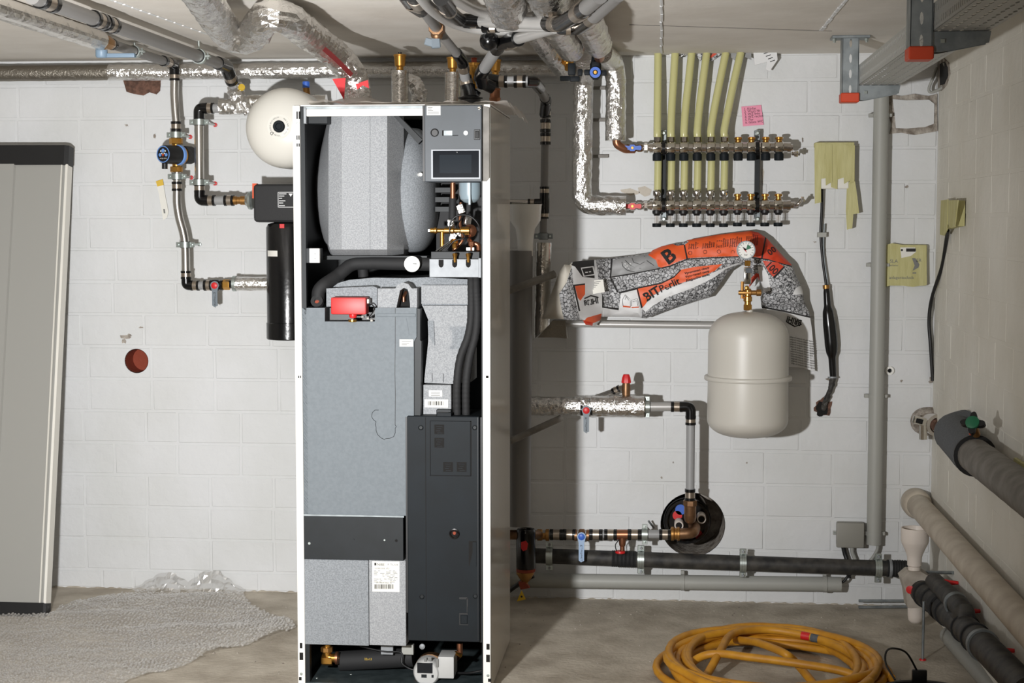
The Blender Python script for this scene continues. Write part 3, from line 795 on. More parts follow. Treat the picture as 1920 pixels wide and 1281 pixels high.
for i in range(3): pbox('print', 808, 735 + i * 3, 825, 736 + i * 3, FY + .049, FY + .05, M['ink_grey'], l2)
l2 = pbox('label', 796, 749, 840, 764.5, FY + .0494, FY + .052, M['paper'], e2, .0005)
def barcode(u0, u1, v0, v1, y, parent, seed):
    rnd = random.Random(seed); vf = []; u = u0
    while u < u1:
        w_ = rnd.choice([.7, .7, 1.2, 1.7]); a = at(u, v1, y); b_ = at(min(u + w_, u1), v0, y)
        vf.append(([a, Vector((b_.x, y, a.z)), b_, Vector((a.x, y, b_.z))], [[0, 1, 2, 3]])); u += w_ + rnd.choice([.7, 1.0, 1.6])
    V, F = merge(*vf); return mk('barcode', V, F, M['ink'], parent, 0)
barcode(802, 832, 752.5, 760, FY + .049, l2, 3)
pbox('cable_clip', 818, 768, 846, 782, FY + .03, FY + .05, M['steel_dark'], hp, .002)
for i, (u, du) in enumerate(((880, 0), (889, 8))):
    pts = [at(u + 3, 500, FY + .09), at(u + 4, 540, FY + .06), at(u + 4 + du * .2, 590, FY + .045), at(u - 2 + du * .5, 630, FY + .04), at(u - 17 + du, 672, FY + .035), at(u - 23 + du, 720, FY + .035), at(u - 23 + du, 785, FY + .05)]
    pp = spline(pts, 12); V, F = sweep_vf(pp, lambda s: .0125 + .0005 * math.sin(s * 420), 14, step=.0035)
    mk('corrugated_hose', V, F, M['black_rubber'], hp, 60)

# lower compressor module
pn = pprism('module_cover', [(566, 577.5), (609, 577.5), (609, 603), (703, 603), (703, 577.5), (781, 577.5), (781, 632), (776, 641), (776, 967), (566, 968)], FY + .006, FY + .3, M['bluegrey'], hp)
pprism('cover_edge', [(781, 578), (787.5, 580), (787.5, 638), (790, 640), (788, 780), (776, 780), (776, 641), (781, 632)], FY + .014, FY + .28, M['steel_dark'], hp)
yy = FY + .0055
tube('cover_seam', [at(741, 578, yy), at(741, 595, yy), at(741, 640, yy), at(740.4, 700, yy), at(741.2, 740, yy), at(740.8, 797, yy)], .0009, M['black'], pn, 0, 6)
tube('cover_seam', [at(u, v, yy) for u, v in ((741, 797), (743, 800), (741, 803), (741, 812), (738, 819), (731, 822), (722, 823))], .0008, M['black'], pn, 0, 6)
tube('cover_seam', [at(u, v, yy) for u, v in ((710, 769), (703, 769), (698, 774), (697, 782), (700, 787), (705, 791), (704, 796), (705, 801), (705, 807), (708, 815), (714, 821), (722, 825))], .0008, M['black'], pn, 0, 6)
pprism('cover_rib', [(757, 597), (762, 597), (767, 628), (762, 632)], FY + .0045, FY + .007, M['bluegrey'], pn)
pbox('cover_lip', 706, 588, 779, 594, FY + .0035, FY + .007, M['bluegrey'], pn, .001)
l3 = pbox('label', 749, 636.5, 774.5, 650, yy - .0004, yy + .002, M['paper'], pn)
for i in range(3): pbox('print', 753, 640 + i * 3, 771 - 4 * i, 641 + i * 3, yy - .0008, yy, M['ink_grey'], l3)
bs = pbox('cross_plate', 566.5, 968.5, 756, 1050, FY + .002, FY + .02, M['steel_dark'], hp, .001)
for u, v, r_, ma_ in ((580, 1019, .0045, 'zinc'), (663, 1012, .003, 'steel_dark'), (721, 1013, .003, 'zinc'), (743, 1014, .0045, 'black_void')):
    lathe('screw', at(u, v, FY + .002), -Y, [(0, r_), (.0012, r_ * .9), (.0012, 0)], M[ma_], bs, 12)
pbox('plate_lip', 566.5, 966, 757, 969, FY, FY + .03, M['galv_dark'], hp)
p1 = pbox('module_base', 567, 1050, 691, 1210, FY + .004, FY + .25, M['eps'], hp, .0015)
p2 = pbox('module_base', 692, 1051, 761, 1211, FY + .004, FY + .25, M['eps_light'], hp, .0015)
l4 = pbox('rating_plate', 698, 1053, 749, 1110, FY + .0032, FY + .006, M['paper'], p2)
yt = FY + .0028
text('maker_name', 'NIBE', at(707, 1061, yt), .0115, M['ink'], l4)
pbox('maker_mark', 702, 1055.5, 705.5, 1060.5, yt, FY + .004, M['ink'], l4)
text('print', 'F  T L S A', at(727, 1060.5, yt), .008, M['ink'], l4)
text('print', '1X230V 50Hz  IP21', at(702, 1067, yt), .006, M['ink'], l4)
rnd = random.Random(4)
for i in range(9):
    u = 701
    while u < 744:
        k = rnd.uniform(3, 9)
        if rnd.random() < .7: pbox('print', u, 1070 + i * 2.6, min(u + k, 745), 1070.9 + i * 2.6, yt, yt + .001, M['ink_grey'], l4)
        u += k + rnd.uniform(1.5, 6)
text('print', 'S/N 06597042110', at(705, 1094, yt), .0068, M['ink'], l4)
barcode(702, 738, 1096, 1104.5, yt, l4, 8)

# electrical box
eb = pbox('electrical_box', 764, 782, 899, 1204, FY - .004, FY + .2, M['ebox'], hp, .002)
pbox('box_flange', 899, 784, 904, 1206, FY + .01, FY + .2, M['black'], hp)
pbox('box_rail', 761, 783, 768, 1150, FY + .004, FY + .1, M['black'], hp)
yb = FY - .0046
pbox('panel_groove', 798, 784, 799, 1202, yb, yb + .003, M['black_void'], eb)
pbox('panel_groove', 895.5, 784, 896.3, 1202, yb, yb + .003, M['black'], eb)
ic = pbox('inspection_cover', 807, 790, 882, 892, yb - .0014, yb + .004, M['ebox'], eb, .0008)
for r_ in ((806.3, 789.3, 883, 790.4), (806.3, 892, 883, 893), (806.2, 789.3, 807, 893), (882, 789.3, 884, 893)):
    pbox('cover_gap', *r_, yb - .0002, yb + .003, M['black_void'], eb)
for u, v in ((823.5, 805.5), (823.5, 830.5), (840, 876), (865.5, 876)):
    vg = pbox('embossed_square', u - 9, v - 9, u + 9, v + 9, yb - .0022, yb, M['black_void'], ic)
    for k in range(4): pbox('emboss_line', u - 6 + (k % 2) * 2, v - 6 + 4 * k, u + 6 - (k % 3) * 2, v - 5 + 4 * k, yb - .0026, yb, M['ebox'], vg)
for u, v in ((789, 802), (890, 802), (791, 1119), (891, 1118)):
    lathe('screw', at(u, v, yb), -Y, [(0, .008), (.002, .008), (.003, .0065), (.001, .005), (.001, 0)], M['steel_dark'], eb, 14)
kn = lathe('cable_gland', at(852, 1001, yb), -Y, [(0, .0165), (.003, .0165), (.004, .013), (.001, .010), (.001, 0)], M['black_fit'], eb, 22)
lathe('gland_bolt', at(852, 1000, yb - .001), -Y, [(0, .006), (.002, .005), (.002, 0)], M['terracotta'], kn, 6)
rc = pbox('grip_recess', 879, 1015, 893, 1062, yb - .0004, yb + .003, M['black_void'], eb)
pprism('grip_tongue', [(886, 1017), (893, 1017), (893, 1062), (880, 1062), (886, 1036)], yb - .002, yb, M['ebox'], rc)
for r_ in ((861, 1120, 876, 1124), (875, 1122, 877.5, 1138), (861, 1150, 877, 1153), (861, 1153, 863, 1171), (875, 1138, 876.5, 1149), (861, 1171, 878, 1172.5)):
    pbox('latch_edge', *r_, yb - .0006, yb + .003, M['black'], eb)
pbox('latch', 864, 1154, 876, 1170, yb - .003, yb, M['ebox'], eb, .001)
pbox('box_latch', 819, 774, 846, 783, FY + .002, FY + .02, M['ebox'], hp, .001)

# bottom compartment
elb = tube('brass_elbow', [at(613, 1208, FY + .09), at(613, 1234, FY + .09), at(634, 1234, FY + .09)], .0145, M['brass'], hp, .016, 14)
hexnut('union_nut', at(604, 1237, FY + .09), X, .034, .019, 'brass', elb, 6)
hexnut('union_nut', at(613, 1213, FY + .09), -Z, .016, .02, 'brass_dull', elb, 8)
ring('union_ring', at(632, 1234, FY + .09), X, .012, .021, .008, M['copper'], elb)
tp = rod('insulated_pipe', at(637, 1240, FY + .14), at(775, 1232, FY + .14), .032, M['black_rubber'], hp)
text('print', '22x13', at(683, 1238, FY + .1065), .010, M['yellow'], tp)
pbox('pipe_clip', 714, 1211, 737, 1228, FY + .085, FY + .1, M['galv'], hp, .001)
pbox('bracket', 753, 1210, 775, 1228, FY + .08, FY + .1, M['conduit'], hp, .001)
tube('black_cable', [at(675, 1212, FY + .1), at(720, 1222, FY + .085), at(752, 1224, FY + .08), at(753, 1243, FY + .07), at(768, 1254, FY + .06), at(785, 1258, FY + .06)], .003, M['black'], hp, 0, 8, sp=6)
tube('black_cable', [at(850, 1262, FY + .1), at(880, 1262, FY + .07), at(904, 1258, FY + .06)], .004, M['black'], hp, 0, 8, sp=6)
pm = pbox('pump_module', 821, 1232, 851, 1273, FY + .035, FY + .12, M['pump_grey'], hp, .004, 2)
lathe('pump_head', at(805, 1252, FY + .10), -Y, [(0, .044), (.05, .044), (.066, .040), (.07, .036), (.07, 0)], M['pump_grey'], hp, 36)
pd = pbox('pump_display', 782, 1243.5, 811, 1263, FY + .029, FY + .033, M['display'], hp, .001)
for u0, v0, u1, v1 in ((795, 1233, 800, 1241), (802, 1232, 809, 1239), (817, 1236, 822, 1251), (790, 1265, 800, 1271), (809, 1266, 813, 1271), (803, 1254, 805, 1257), (809, 1257, 811, 1262)):
    pbox('print', u0, v0, u1, v1, FY + .0292, FY + .031, M['ink_grey' if v0 < 1240 else 'steel_dark'], pd)
lathe('pump_body', at(815, 1240, FY + .19), -Y, [(0, .03), (.07, .05), (.1, .05)], M['bronze'], hp, 20)
lathe('pump_screw', at(792, 1212, FY + .06), -Y, [(0, .009), (.006, .009), (.008, .005), (.008, 0)], M['galv'], hp, 12)
tube('copper_line', [at(852, 1238, FY + .15), at(862, 1228, FY + .13), at(862, 1206, FY + .13)], .010, M['copper'], hp, .015, 10)
rod('drain_cock', at(854, 1224, FY + .1), at(864, 1230, FY + .08), .006, M['brass'], hp, 10)
for u, v in ((613, 1245), (594, 1272), (658, 1265)): lathe('screw', at_z(u, v, zb + .012), Z, [(0, .005), (.002, .004), (.002, 0)], M['zinc'], hp, 10)
# red actuator over the cover
ra = pbox('valve_actuator', 620, 558, 686, 590, FY - .028, FY + .025, M['red_box'], hp, .005, 2)
lathe('actuator_neck', at(662, 589, FY - .002), -Z, [(0, .012), (.006, .0125), (.012, .010), (.012, 0)], M['red'], hp, 16)
lathe('actuator_base', at(661, 599, FY + .0), -Z, [(0, .014), (.006, .014), (.008, .012)], M['brass'], hp, 16)
box('actuator_screw', at(690, 565, FY + .0), (.012, .012, .016), M['chrome'], hp, .002)
tube('black_cable', [at(686, 578, FY + .01), at(695, 570, FY + .0), at(702, 580, FY + .0), at(692, 596, FY + .01), at(704, 590, FY + .02)], .002, M['black'], hp, 0, 6, sp=5)
for u, v in ((680, 594), (690, 597), (697, 601)): box('valve_part', at(u, v, FY + .004), (.009, .01, .008), M['chrome'], hp, .001)
pbox('valve_recess', 609, 578, 704, 603, FY + .08, FY + .09, M['black'], hp)

# ------------------------------------------------------------------ left side: ceiling pipes, pump line, filter, vessel
def line_pt(u, Xw, Zw):
    """point at photo column u on the horizontal line x = Xw, z = Zw"""
    a = (u - CX) / FPX; h_ = Zw - CAM_Z
    b_ = (h_ * (FWD.x + RGT.x * a) - Xw * FWD.z) / (Xw * UPV.z - h_ * UPV.x)
    d = FWD + RGT * a + UPV * b_
    return CAM + d * (Xw / d.x)
def ceil_clamp(c, r, label):
    return clamp('pipe_clamp', c, Y, r, label, (c.x, c.y, CEIL), plug=False, group='clamps under the ceiling')

# long foil pipe along the top of the wall
zl = at(520, 133, -.05).z
fp = thing('insulated_pipe', 'long horizontal foil insulated pipe along the top of the back wall', 'pipe', (-1.2, -.05, zl - .032))
x0 = at(-40, 133, -.05).x; x1 = at(205, 133, -.05).x; x2 = at(1052, 133, -.05).x
tube('grey_sleeve', [(x0, -.05, zl), (x1, -.05, zl)], .031, M['foil_dull'], fp, n=20, crinkle=.0006, step=.02)
tube('foil_sleeve', [(x1 - .01, -.05, zl), (x2, -.05, zl)], .031, M['foil'], fp, n=20, crinkle=.0016, seed=2, step=.012)

# ceiling pipe with blue-handled valve that feeds the circulation pump
yA = -.15
pA = at(327, 121, yA); XA, ZA = pA.x, pA.z
la = thing('ceiling_pipe', 'grey ceiling pipe with white foil sleeve at far left leading to the pump', 'pipe', (XA, -.6, ZA - .04))
a0 = line_pt(-70, XA, ZA); a1 = line_pt(185, XA, ZA)
tube('foil_sleeve', [a0, a1], .034, M['foil_soft'], la, n=20, crinkle=.0012, seed=4, step=.02)
a2 = line_pt(206, XA, ZA); a3 = line_pt(318, XA, ZA)
rod('grey_pipe', a1 - Y * .02, a3, .0165, M['grey_pipe_dark'], la)
coupling(la, line_pt(199, XA, ZA), Y, (line_pt(212, XA, ZA) - line_pt(199, XA, ZA)).length, .0165)
coupling(la, line_pt(305, XA, ZA), Y, (line_pt(321, XA, ZA) - line_pt(305, XA, ZA)).length, .0165)
elbow(la, line_pt(318, XA, ZA), pA, at(327.5, 138, yA), .0195, R=.03)
vt = thing('ceiling_valve', 'brass ceiling valve with long pale blue handle at the end of the white sleeve', 'valve', (XA, a1.y + .06, ZA - .06))
hexnut('valve_body', a1 + Y * .01, Y, .09, .024, 'brass_dull', vt, 8)
rod('stem', line_pt(192, XA, ZA), line_pt(192, XA, ZA) - Z * .035, .010, M['brass'], vt)
hs = line_pt(190, XA, ZA)
lathe('handle_hub', hs - Z * .03, -Z, [(0, .02), (.02, .02), (.026, .016), (.026, 0)], M['handle_blue'], vt, 16)
box('handle_arm', hs + Vector((.055, .01, -.048)), (.115, .024, .014), M['handle_blue'], vt, .004, 2)
ceil_clamp(line_pt(252, XA, ZA), .0165, 'steel clamp under the ceiling beside the blue-handled valve')
# pump line down the wall
lb_ = thing('pump_pipe', 'steel pipe dropping down the wall through the blue pump and bending right below', 'pipe', at(348, 545, yA))
coupling(lb_, at(327.5, 136, yA), -Z, m(15, 330, yA), .0165)
tube('steel_pipe', [at(327.5, 148, yA), at(327, 180, yA), at(328.5, 205, yA), at(331, 232, yA)], .0165, M['steel'], lb_, .3, 14)
coupling(lb_, at(330, 228, yA), -Z, m(18, 330, yA), .0165)
rod('steel_pipe', at(330, 244, yA), at(330, 262, yA), .015, M['steel'], lb_)
rod('steel_pipe', at(332, 320, yA), at(331.5, 342, yA), .015, M['steel'], lb_)
coupling(lb_, at(331.5, 341, yA), -Z, m(17, 330, yA), .0165)
tube('steel_pipe', [at(u, v, yA) for u, v in ((332, 354), (332, 380), (336, 408), (344, 438), (347.5, 465), (348.5, 512))], .0165, M['steel'], lb_, 0, 14, sp=8)
coupling(lb_, at(348.5, 508, yA), -Z, m(15, 330, yA), .0165)
elbow(lb_, at(349, 520, yA), at(349, 535.5, yA), at(361, 535.5, yA), .0185, R=.025)
coupling(lb_, at(358, 535.5, yA), X, m(16, 350, yA), .0165)
rod('grey_pipe', at(373, 535.5, yA), at(386, 535.5, yA), .0165, M['grey_pipe'], lb_)
coupling(lb_, at(383, 535, yA), X, m(17, 350, yA), .018)
rod('black_tail', at(424, 533, yA), at(440, 533, yA), .016, M['black_fit'], lb_)
tube('foil_sleeve', [at(440, 532, yA), at(560, 532, yA)], .027, M['foil'], lb_, n=20, crinkle=.0012, seed=9, step=.012)
ring('sleeve_clip', at(440, 532, yA), X, .022, .030, .012, M['zinc'], lb_)
hexnut('brass_union', at(418, 534, yA), X, .028, .02, 'brass', lb_, 6)
lever_valve('ball_valve', at(406, 535, yA), X, .016, 'ball valve with red cap and grey lever hanging left of black filter', 'red', 'lever', m(38, 400, yA), letters='MIEGERI', bodyL=.05, body='black_fit')
for v, lab in ((253, 'zinc clamp directly above the circulation pump'), (331, 'zinc clamp directly below the circulation pump'), (459, 'zinc clamp on the bent steel pipe under the pump')):
    c = at(330 if v < 300 else (332 if v < 400 else 347.5), v, yA)
    clamp('pipe_clamp', c, Z, .0165, lab, (c.x + .012, -.001, c.z), red=(v < 400), group='wall clamps on the pump line')
# circulation pump
cp = thing('circulation_pump', 'small circulation pump with black motor, blue collar and round control face', 'pump', at(331, 312, yA))
hexnut('union_nut', at(330, 259, yA), -Z, .024, .026, 'brass', cp, 8)
lathe('volute', at(331, 291, yA) + Vector((.016, .03, 0)), Vector((-.4, -.917, 0)), [(0, .02), (.006, .034), (.024, .038), (.04, .036)], M['brass'], cp, 24)
rod('port', at(330, 268, yA), at(331, 316, yA), .016, M['brass'], cp)
hexnut('union_nut', at(331, 312, yA), -Z, .022, .024, 'brass', cp, 8)
ax = Vector((-.4, -.917, 0)).normalized(); pc = at(334, 291, yA) + Vector((.006, 0, 0))
lathe('blue_collar', pc, ax, [(0, .037), (.004, .040), (.014, .040), (.018, .037)], M['blue_light'], cp, 28)
lathe('back_shell', at(343, 290, yA) + Y * .03, -ax, [(0, .034), (.03, .034), (.04, .03), (.04, 0)], M['eps_black'], cp, 24)  # black shell at the back of the pump
mo = lathe('motor', pc + ax * .017, ax, [(0, .036), (.07, .035), (.076, .033), (.076, 0)], M['black'], cp, 28)
fc_ = pc + ax * .0935
ring('dial_ring', fc_, ax, .0285, .0315, .003, M['blue_light'], mo, 30)
ex = Vector((.917, -.4, 0)); 
for dx, dz, r_, ma_ in ((0, .014, .0075, 'blue_light'), (-.015, -.002, .0065, 'blue_light'), (.015, -.002, .0065, 'blue_light'), (-.011, .012, .0028, 'white'), (.011, .012, .0028, 'white'), (-.006, .003, .0028, 'white'), (.006, .003, .0028, 'white')):
    lathe('dial_dot', fc_ + ex * dx + Z * dz, ax, [(0, r_), (.0012, r_), (.0012, 0)], M[ma_], mo, 16)
prism('dial_pointer', [(-.005, 0), (.005, 0), (0, -.009)], fc_ + ax * .0012, ex, Z, .0005, M['orange'], mo)
text('lettering', 'energy saving', fc_ + ex * -.016 - Z * .017 + ax * .0014, .0062, M['white'], mo, ex, Z)
rod('cable_gland', at(309, 305, yA - .07) , at(309, 317, yA - .07), .011, M['black'], cp)
# paper tag
pts = [(292, 340), (305, 336), (310, 368), (316, 398), (313, 408), (306, 413), (303, 395), (298, 365)]
tg = pprism('paper_tag', pts, -.012, -.0112, M['paper'])
meta(tg, 'narrow grey paper tag with yellow top hanging on the wall below the pump', 'tag')
pprism('tag_head', [(292, 340), (305, 336), (307, 347), (295, 350)], -.0125, -.0119, M['yellow'], tg)
pprism('tag_print', [(306, 392), (309, 392), (310, 400), (307, 400)], -.0125, -.0119, M['ink_grey'], tg)

# second ceiling pipe to the filter
pB = at(424, 124, -.28); XB, ZB = pB.x, pB.z
lc = thing('ceiling_pipe', 'grey ceiling pipe with press couplings bending down into the foil wrapped tee', 'pipe', (XB, -.6, ZB - .02))
rod('grey_pipe', line_pt(60, XB, ZB), line_pt(416, XB, ZB), .0205, M['grey_pipe_dark'], lc)
for u0, u1 in ((74, 100), (174, 192), (196, 213)):
    p, q = line_pt(u0, XB, ZB), line_pt(u1, XB, ZB); coupling(lc, p, Y, (q - p).length, .0205)
elbow(lc, line_pt(408, XB, ZB), pB, pB.lerp(at(442, 172, -.14), .3), .025, R=.03)
p = pB.lerp(at(442, 172, -.14), .25); q = at(442, 172, -.14)
coupling(lc, p, q - p, .055, .0205)
rod('grey_pipe', p, q, .019, M['grey_pipe'], lc)
ceil_clamp(line_pt(373, XB, ZB), .0205, 'black lined steel clamp under the ceiling near the foil wrapped tee')
yT = -.18
tw = thing('wrapped_tee', 'crumpled foil wrapped pipe tee with yellow sticker beside the white vessel', 'pipe tee', at(443, 214, yT))
tube('foil_wrap', [at(442, 162, yT + .03), at(444, 185, yT), at(447, 214, yT)], .034, M['foil'], tw, n=20, crinkle=.006, seed=3, step=.008)
tube('foil_wrap', [at(412, 200, yT), at(470, 199, yT)], .030, M['foil'], tw, n=20, crinkle=.003, seed=5, step=.008)
tube('foil_wrap', [at(455, 190, yT - .02), at(468, 212, yT - .02)], .02, M['foil'], tw, n=16, crinkle=.004, seed=6, step=.008)
tube('foil_sleeve', [at(465, 190, yT + .06), at(612, 190, yT + .06)], .026, M['foil_soft'], tw, n=18, crinkle=.001, seed=8, step=.015)
lathe('sticker', at(453, 164, yT - .005), Vector((.4, -.8, .3)), [(0, .014), (.006, .012), (.007, 0)], M['yellow'], tw, 16)
ld_ = thing('filter_pipe', 'vertical steel pipe with black elbows between foil wrapped tee and black filter', 'pipe', at(375, 378, yT))
rod('grey_pipe', at(396, 203, yT), at(415, 203, yT), .0175, M['grey_pipe'], ld_)
coupling(ld_, at(385, 203, yT), X, m(16, 390, yT), .0175)
elbow(ld_, at(388, 203, yT), at(373, 203, yT), at(373, 223, yT), .0205, R=.032)
rod('steel_pipe', at(373, 220, yT), at(374, 352, yT), .0178, M['steel'], ld_)
coupling(ld_, at(374, 345, yT), -Z, m(16, 380, yT), .0175)
elbow(ld_, at(374, 358, yT), at(374, 376, yT), at(390, 376, yT), .0205, R=.028)
coupling(ld_, at(386, 376, yT), X, m(18, 380, yT), .0175)
rod('grey_pipe', at(402, 376, yT), at(424, 376, yT), .017, M['grey_pipe'], ld_)
coupling(ld_, at(421, 376, yT), X, m(18, 380, yT), .0175)
lathe('brass_adapter', at(437, 376, yT), X, [(0, .013), (.002, .017), (.014, .017), (.017, .014), (.028, .014), (.03, .0175), (.05, .0175)], M['brass_dull'], ld_, 12)
lathe('flange', at(461, 376, yT), X, [(0, .02), (.006, .024), (.012, .034), (.022, .036), (.03, .03)], M['zinc'], ld_, 20)
for v, dv in ((229, 0), (342, 0)):
    c = at(373.5, v, yT)
    clamp('pipe_clamp', c, Z, .0178, 'zinc clamp with red plug on steel pipe left of white vessel, %s one' % ('upper' if v < 300 else 'lower'), (c.x + .012, -.001, c.z), red=True, group='clamps on the filter pipe')
# filter
yF = -.25
ft = thing('water_filter', 'black water filter with boxy head and glossy cylinder partly behind the cabinet', 'water filter', at(540, 636, yF))
hd = pbox('filter_head', 474, 345, 620, 417, yF - .06, yF + .12, M['eps_black'], ft, .018, 3)
pprism('orange_trim', [(473, 344), (481, 344), (478, 372), (473, 372)], yF - .045, yF - .02, M['orange'], ft)
for u, v, w_ in ((523, 363, 14), (523, 367, 10), (523, 371, 6), (523, 376, 12), (523, 380, 8), (523, 385, 11)):
    pbox('print', u, v, u + w_, v + 1.4, yF - .0608, yF - .059, M['white_print'], hd)
for r_ in ((521, 360, 551, 361), (521, 388, 551, 389), (521, 360, 522, 389)): pbox('print', *r_, yF - .0608, yF - .059, M['white_print'], hd)
pprism('print', [(541, 363), (549, 363), (545, 369)], yF - .0608, yF - .059, M['white_print'], hd)
cc = at(541, 520, yF); zt = at(541, 417, yF).z; z1_ = at(541, 605, yF).z; z2_ = at(541, 636, yF).z; r_ = m(42, 541, yF)
fcyl = lathe('filter_cylinder', (cc.x, cc.y, z1_), Z, [(0, r_ * .97), (zt - z1_ - .02, r_ * .97), (zt - z1_ - .006, r_ * .88), (zt - z1_, r_ * .6)], M['black_gloss'], ft, 40)
lathe('filter_foot', (cc.x, cc.y, z2_), Z, [(0, r_ * .96), (.004, r_), (z1_ - z2_, r_), (z1_ - z2_ + .003, r_ * .95)], M['black_gloss'], ft, 40)
pbox('warning_sticker', 524, 420, 533, 428, yF - r_ * .99, yF - r_ * .97, M['red'], fcyl, .001)
pl_ = []
V = []; F = []
for i in range(7):
    th = PI * 1.5 - .94 + i * .112
    for zz_ in (at(515, 481, yF - .07).z, at(515, 470, yF - .07).z): V.append(Vector((cc.x + math.cos(th) * (r_ * .97 + .0008), cc.y + math.sin(th) * (r_ * .97 + .0008), zz_)))
F = [[2 * i, 2 * i + 2, 2 * i + 3, 2 * i + 1] for i in range(6)]
lbl = mk('label', V, F, M['paper'], fcyl, 60)
# left white vessel
yV = -.3; vc = at(536, 240.5, yV); rv_ = m(74.5, 536, yV)
lv = thing('expansion_vessel', 'round white expansion vessel facing forward behind the upper left cabinet edge', 'vessel', (vc.x, vc.y, vc.z - rv_))
prof = [(-.2, .02), (-.18, rv_ * .6), (-.14, rv_ * .9), (-.10, rv_), (0, rv_)] + [(.105 * math.sin(t), rv_ * math.cos(t) ** .82) for t in [k * PI / 2 / 12 for k in range(1, 12)]] + [(.105, 0)]
lathe('vessel_shell', vc, -Y, prof, M['vessel_left'], lv, 56, 60)
ap = vc - Y * .104
lathe('valve_cap', ap, -Y, [(-.01, .022), (.006, .022), (.010, .019), (.010, .012), (.006, .010), (.006, 0)], M['ebox'], lv, 24)
ring('label_disc', ap + Y * .004, Y, .022, .045, .006, M['vessel_left'], lv, 36)
for i, s in enumerate(['REFLEX', 'MAX 3 BAR', 'DE 2022', 'VOLUME 25 L', 'SERIE 8215']):
    th0 = 2.3 - i * 1.25
    for k, ch in enumerate(s):
        th = th0 - k * .12; e_r = Vector((math.cos(th), 0, math.sin(th)))
        text('print', ch, ap + e_r * .031 - Y * .0004, .007, M['ink_grey'], lv, Vector((math.sin(th), 0, -math.cos(th))), e_r)
th = math.radians(232); e_r = Vector((math.cos(th), 0, math.sin(th)))
text('print', 'D', ap + e_r * .030 - Y * .0006, .018, M['ink'], lv, Vector((e_r.z, 0, -e_r.x)), e_r)
av = thing('air_vent', 'small brass vent with blue cap behind the round white vessel', 'air vent', at(575, 182, -.14))
rod('vent_body', at(576, 182, -.14), at(574, 164, -.14), .013, M['brass_dull'], av)
lathe('vent_cap', at(574, 165, -.14), Z, [(0, .014), (.022, .014), (.025, .011), (.025, 0)], M['blue'], av, 16)

# big insulated duct under the ceiling
du = thing('insulated_duct', 'thick crumpled foil insulated duct snaking under the ceiling down to the cabinet', 'duct', at(668, 195, -.92))
path = [at_z(352, -50, 2.045), at_z(402, 28, 2.045), at(432, 66, -1.52), at(470, 68, -1.55), at_z(500, 32, 2.045), at_z(540, 36, 2.045), at(578, 64, -1.33), at(622, 96, -1.02), at(652, 128, -.95), at(666, 160, -.92), at(672, 196, -.92)]
tube('foil_jacket', path, .0475, M['foil'], du, n=26, crinkle=.0035, seed=12, step=.012, sp=7)
tp_ = [p - Vector((0, .9, .42)).normalized() * .0492 + X * .012 for p in spline(path[6:10], 6)]
V = []; F = []
for i, p in enumerate(tp_):
    for s in (-1, 1): V.append(p + X * s * .009 + Z * s * .006)
F = [[2 * i, 2 * i + 1, 2 * i + 3, 2 * i + 2] for i in range(len(tp_) - 1)]
for i, pix in enumerate(([(623, 148), (648, 146), (645, 187)], [(667, 158), (680, 153), (690, 150), (692, 166), (680, 160), (670, 168)])):
    pprism('red_tape_tail', pix, -1.0 - .01 * i, -.998 - .01 * i, M['red_tape_and_reflection'], du)
def strip(name, pts, wv, ma, parent):
    V = []; F = []
    for p in pts: V += [p - wv, p + wv]
    F = [[2 * i, 2 * i + 1, 2 * i + 3, 2 * i + 2] for i in range(len(pts) - 1)]
    return mk(name, V, F, M[ma], parent, 60)
strip('red_tape_and_reflection', [at(545 + 115 * t, 51 + 88 * t - 10 * math.sin(t * PI), -1.52 + .50 * t) + Vector((0, -.004, -.004)) for t in [k / 14 for k in range(15)]], Vector((.005, 0, .006)), 'tape_reflection', du)  # dull red reflection of the tape along the duct, painted as a strip

# plastic film over the cabinet top
V = []; F = []; nx, ny = 60, 26
for j in range(ny + 1):
    for i in range(nx + 1):
        s, t = i / nx, j / ny
        x = cl + .04 + s * (cr - cl + .03); y = FY + .03 + t * .56
        pk = math.exp(-((x - at(672, 180, -.92).x) ** 2 / .012 + (y + .92) ** 2 / .02)) * .045
        z = ctop + .006 + .018 * abs(noise.noise(Vector((x * 9, y * 9, 1)))) + .012 * abs(noise.noise(Vector((x * 23, y * 23, 4)))) + pk
        if s > .97: z -= (s - .97) * 1.2
        V.append(Vector((x, y, z)))
for j in range(ny):
    for i in range(nx): F.append([j * (nx + 1) + i, j * (nx + 1) + i + 1, (j + 1) * (nx + 1) + i + 1, (j + 1) * (nx + 1) + i])
meta(mk('plastic_film', V, F, M['film'], None, 60), 'crumpled translucent plastic film lying on top of the heat pump cabinet', 'film')
# foil stubs with brass air vents behind the cabinet
def vent_tower(name, u, vt, vm, vb, y, ru, lab):
    t = thing(name, lab, 'air vent', at(u, vb, y), 'brass air vents over the cabinet')
    rr = m(ru, u, y)
    tube('foil_sleeve', [at(u, vm, y), at(u, vb, y)], rr * 1.38, M['foil_soft'], t, n=24, crinkle=.001, seed=u, step=.01)
    c = at(u, vm, y); h_ = at(u, vt, y).z - c.z
    lathe('vent_body', c - Z * .01, Z, [(0, rr * .55), (h_ * .35, rr * .55), (h_ * .38, rr * .62), (h_ * .42, rr * .85), (h_ * .92, rr * .95), (h_ * .93, rr * 1.05), (h_ * 1.02, rr * 1.05), (h_ * 1.04, rr * .9), (h_ * 1.04, 0)], M['brass'], t, 24)
    lathe('vent_cap', c + Z * (h_ - .008), Z, [(0, rr * .3), (.008, rr * .3), (.009, 0)], M['black'], t, 12)
    return t
vent_tower('air_vent', 750, 98, 133, 196, -.55, 11.5, 'brass air vent on foil wrapped stub, leftmost above the cabinet')
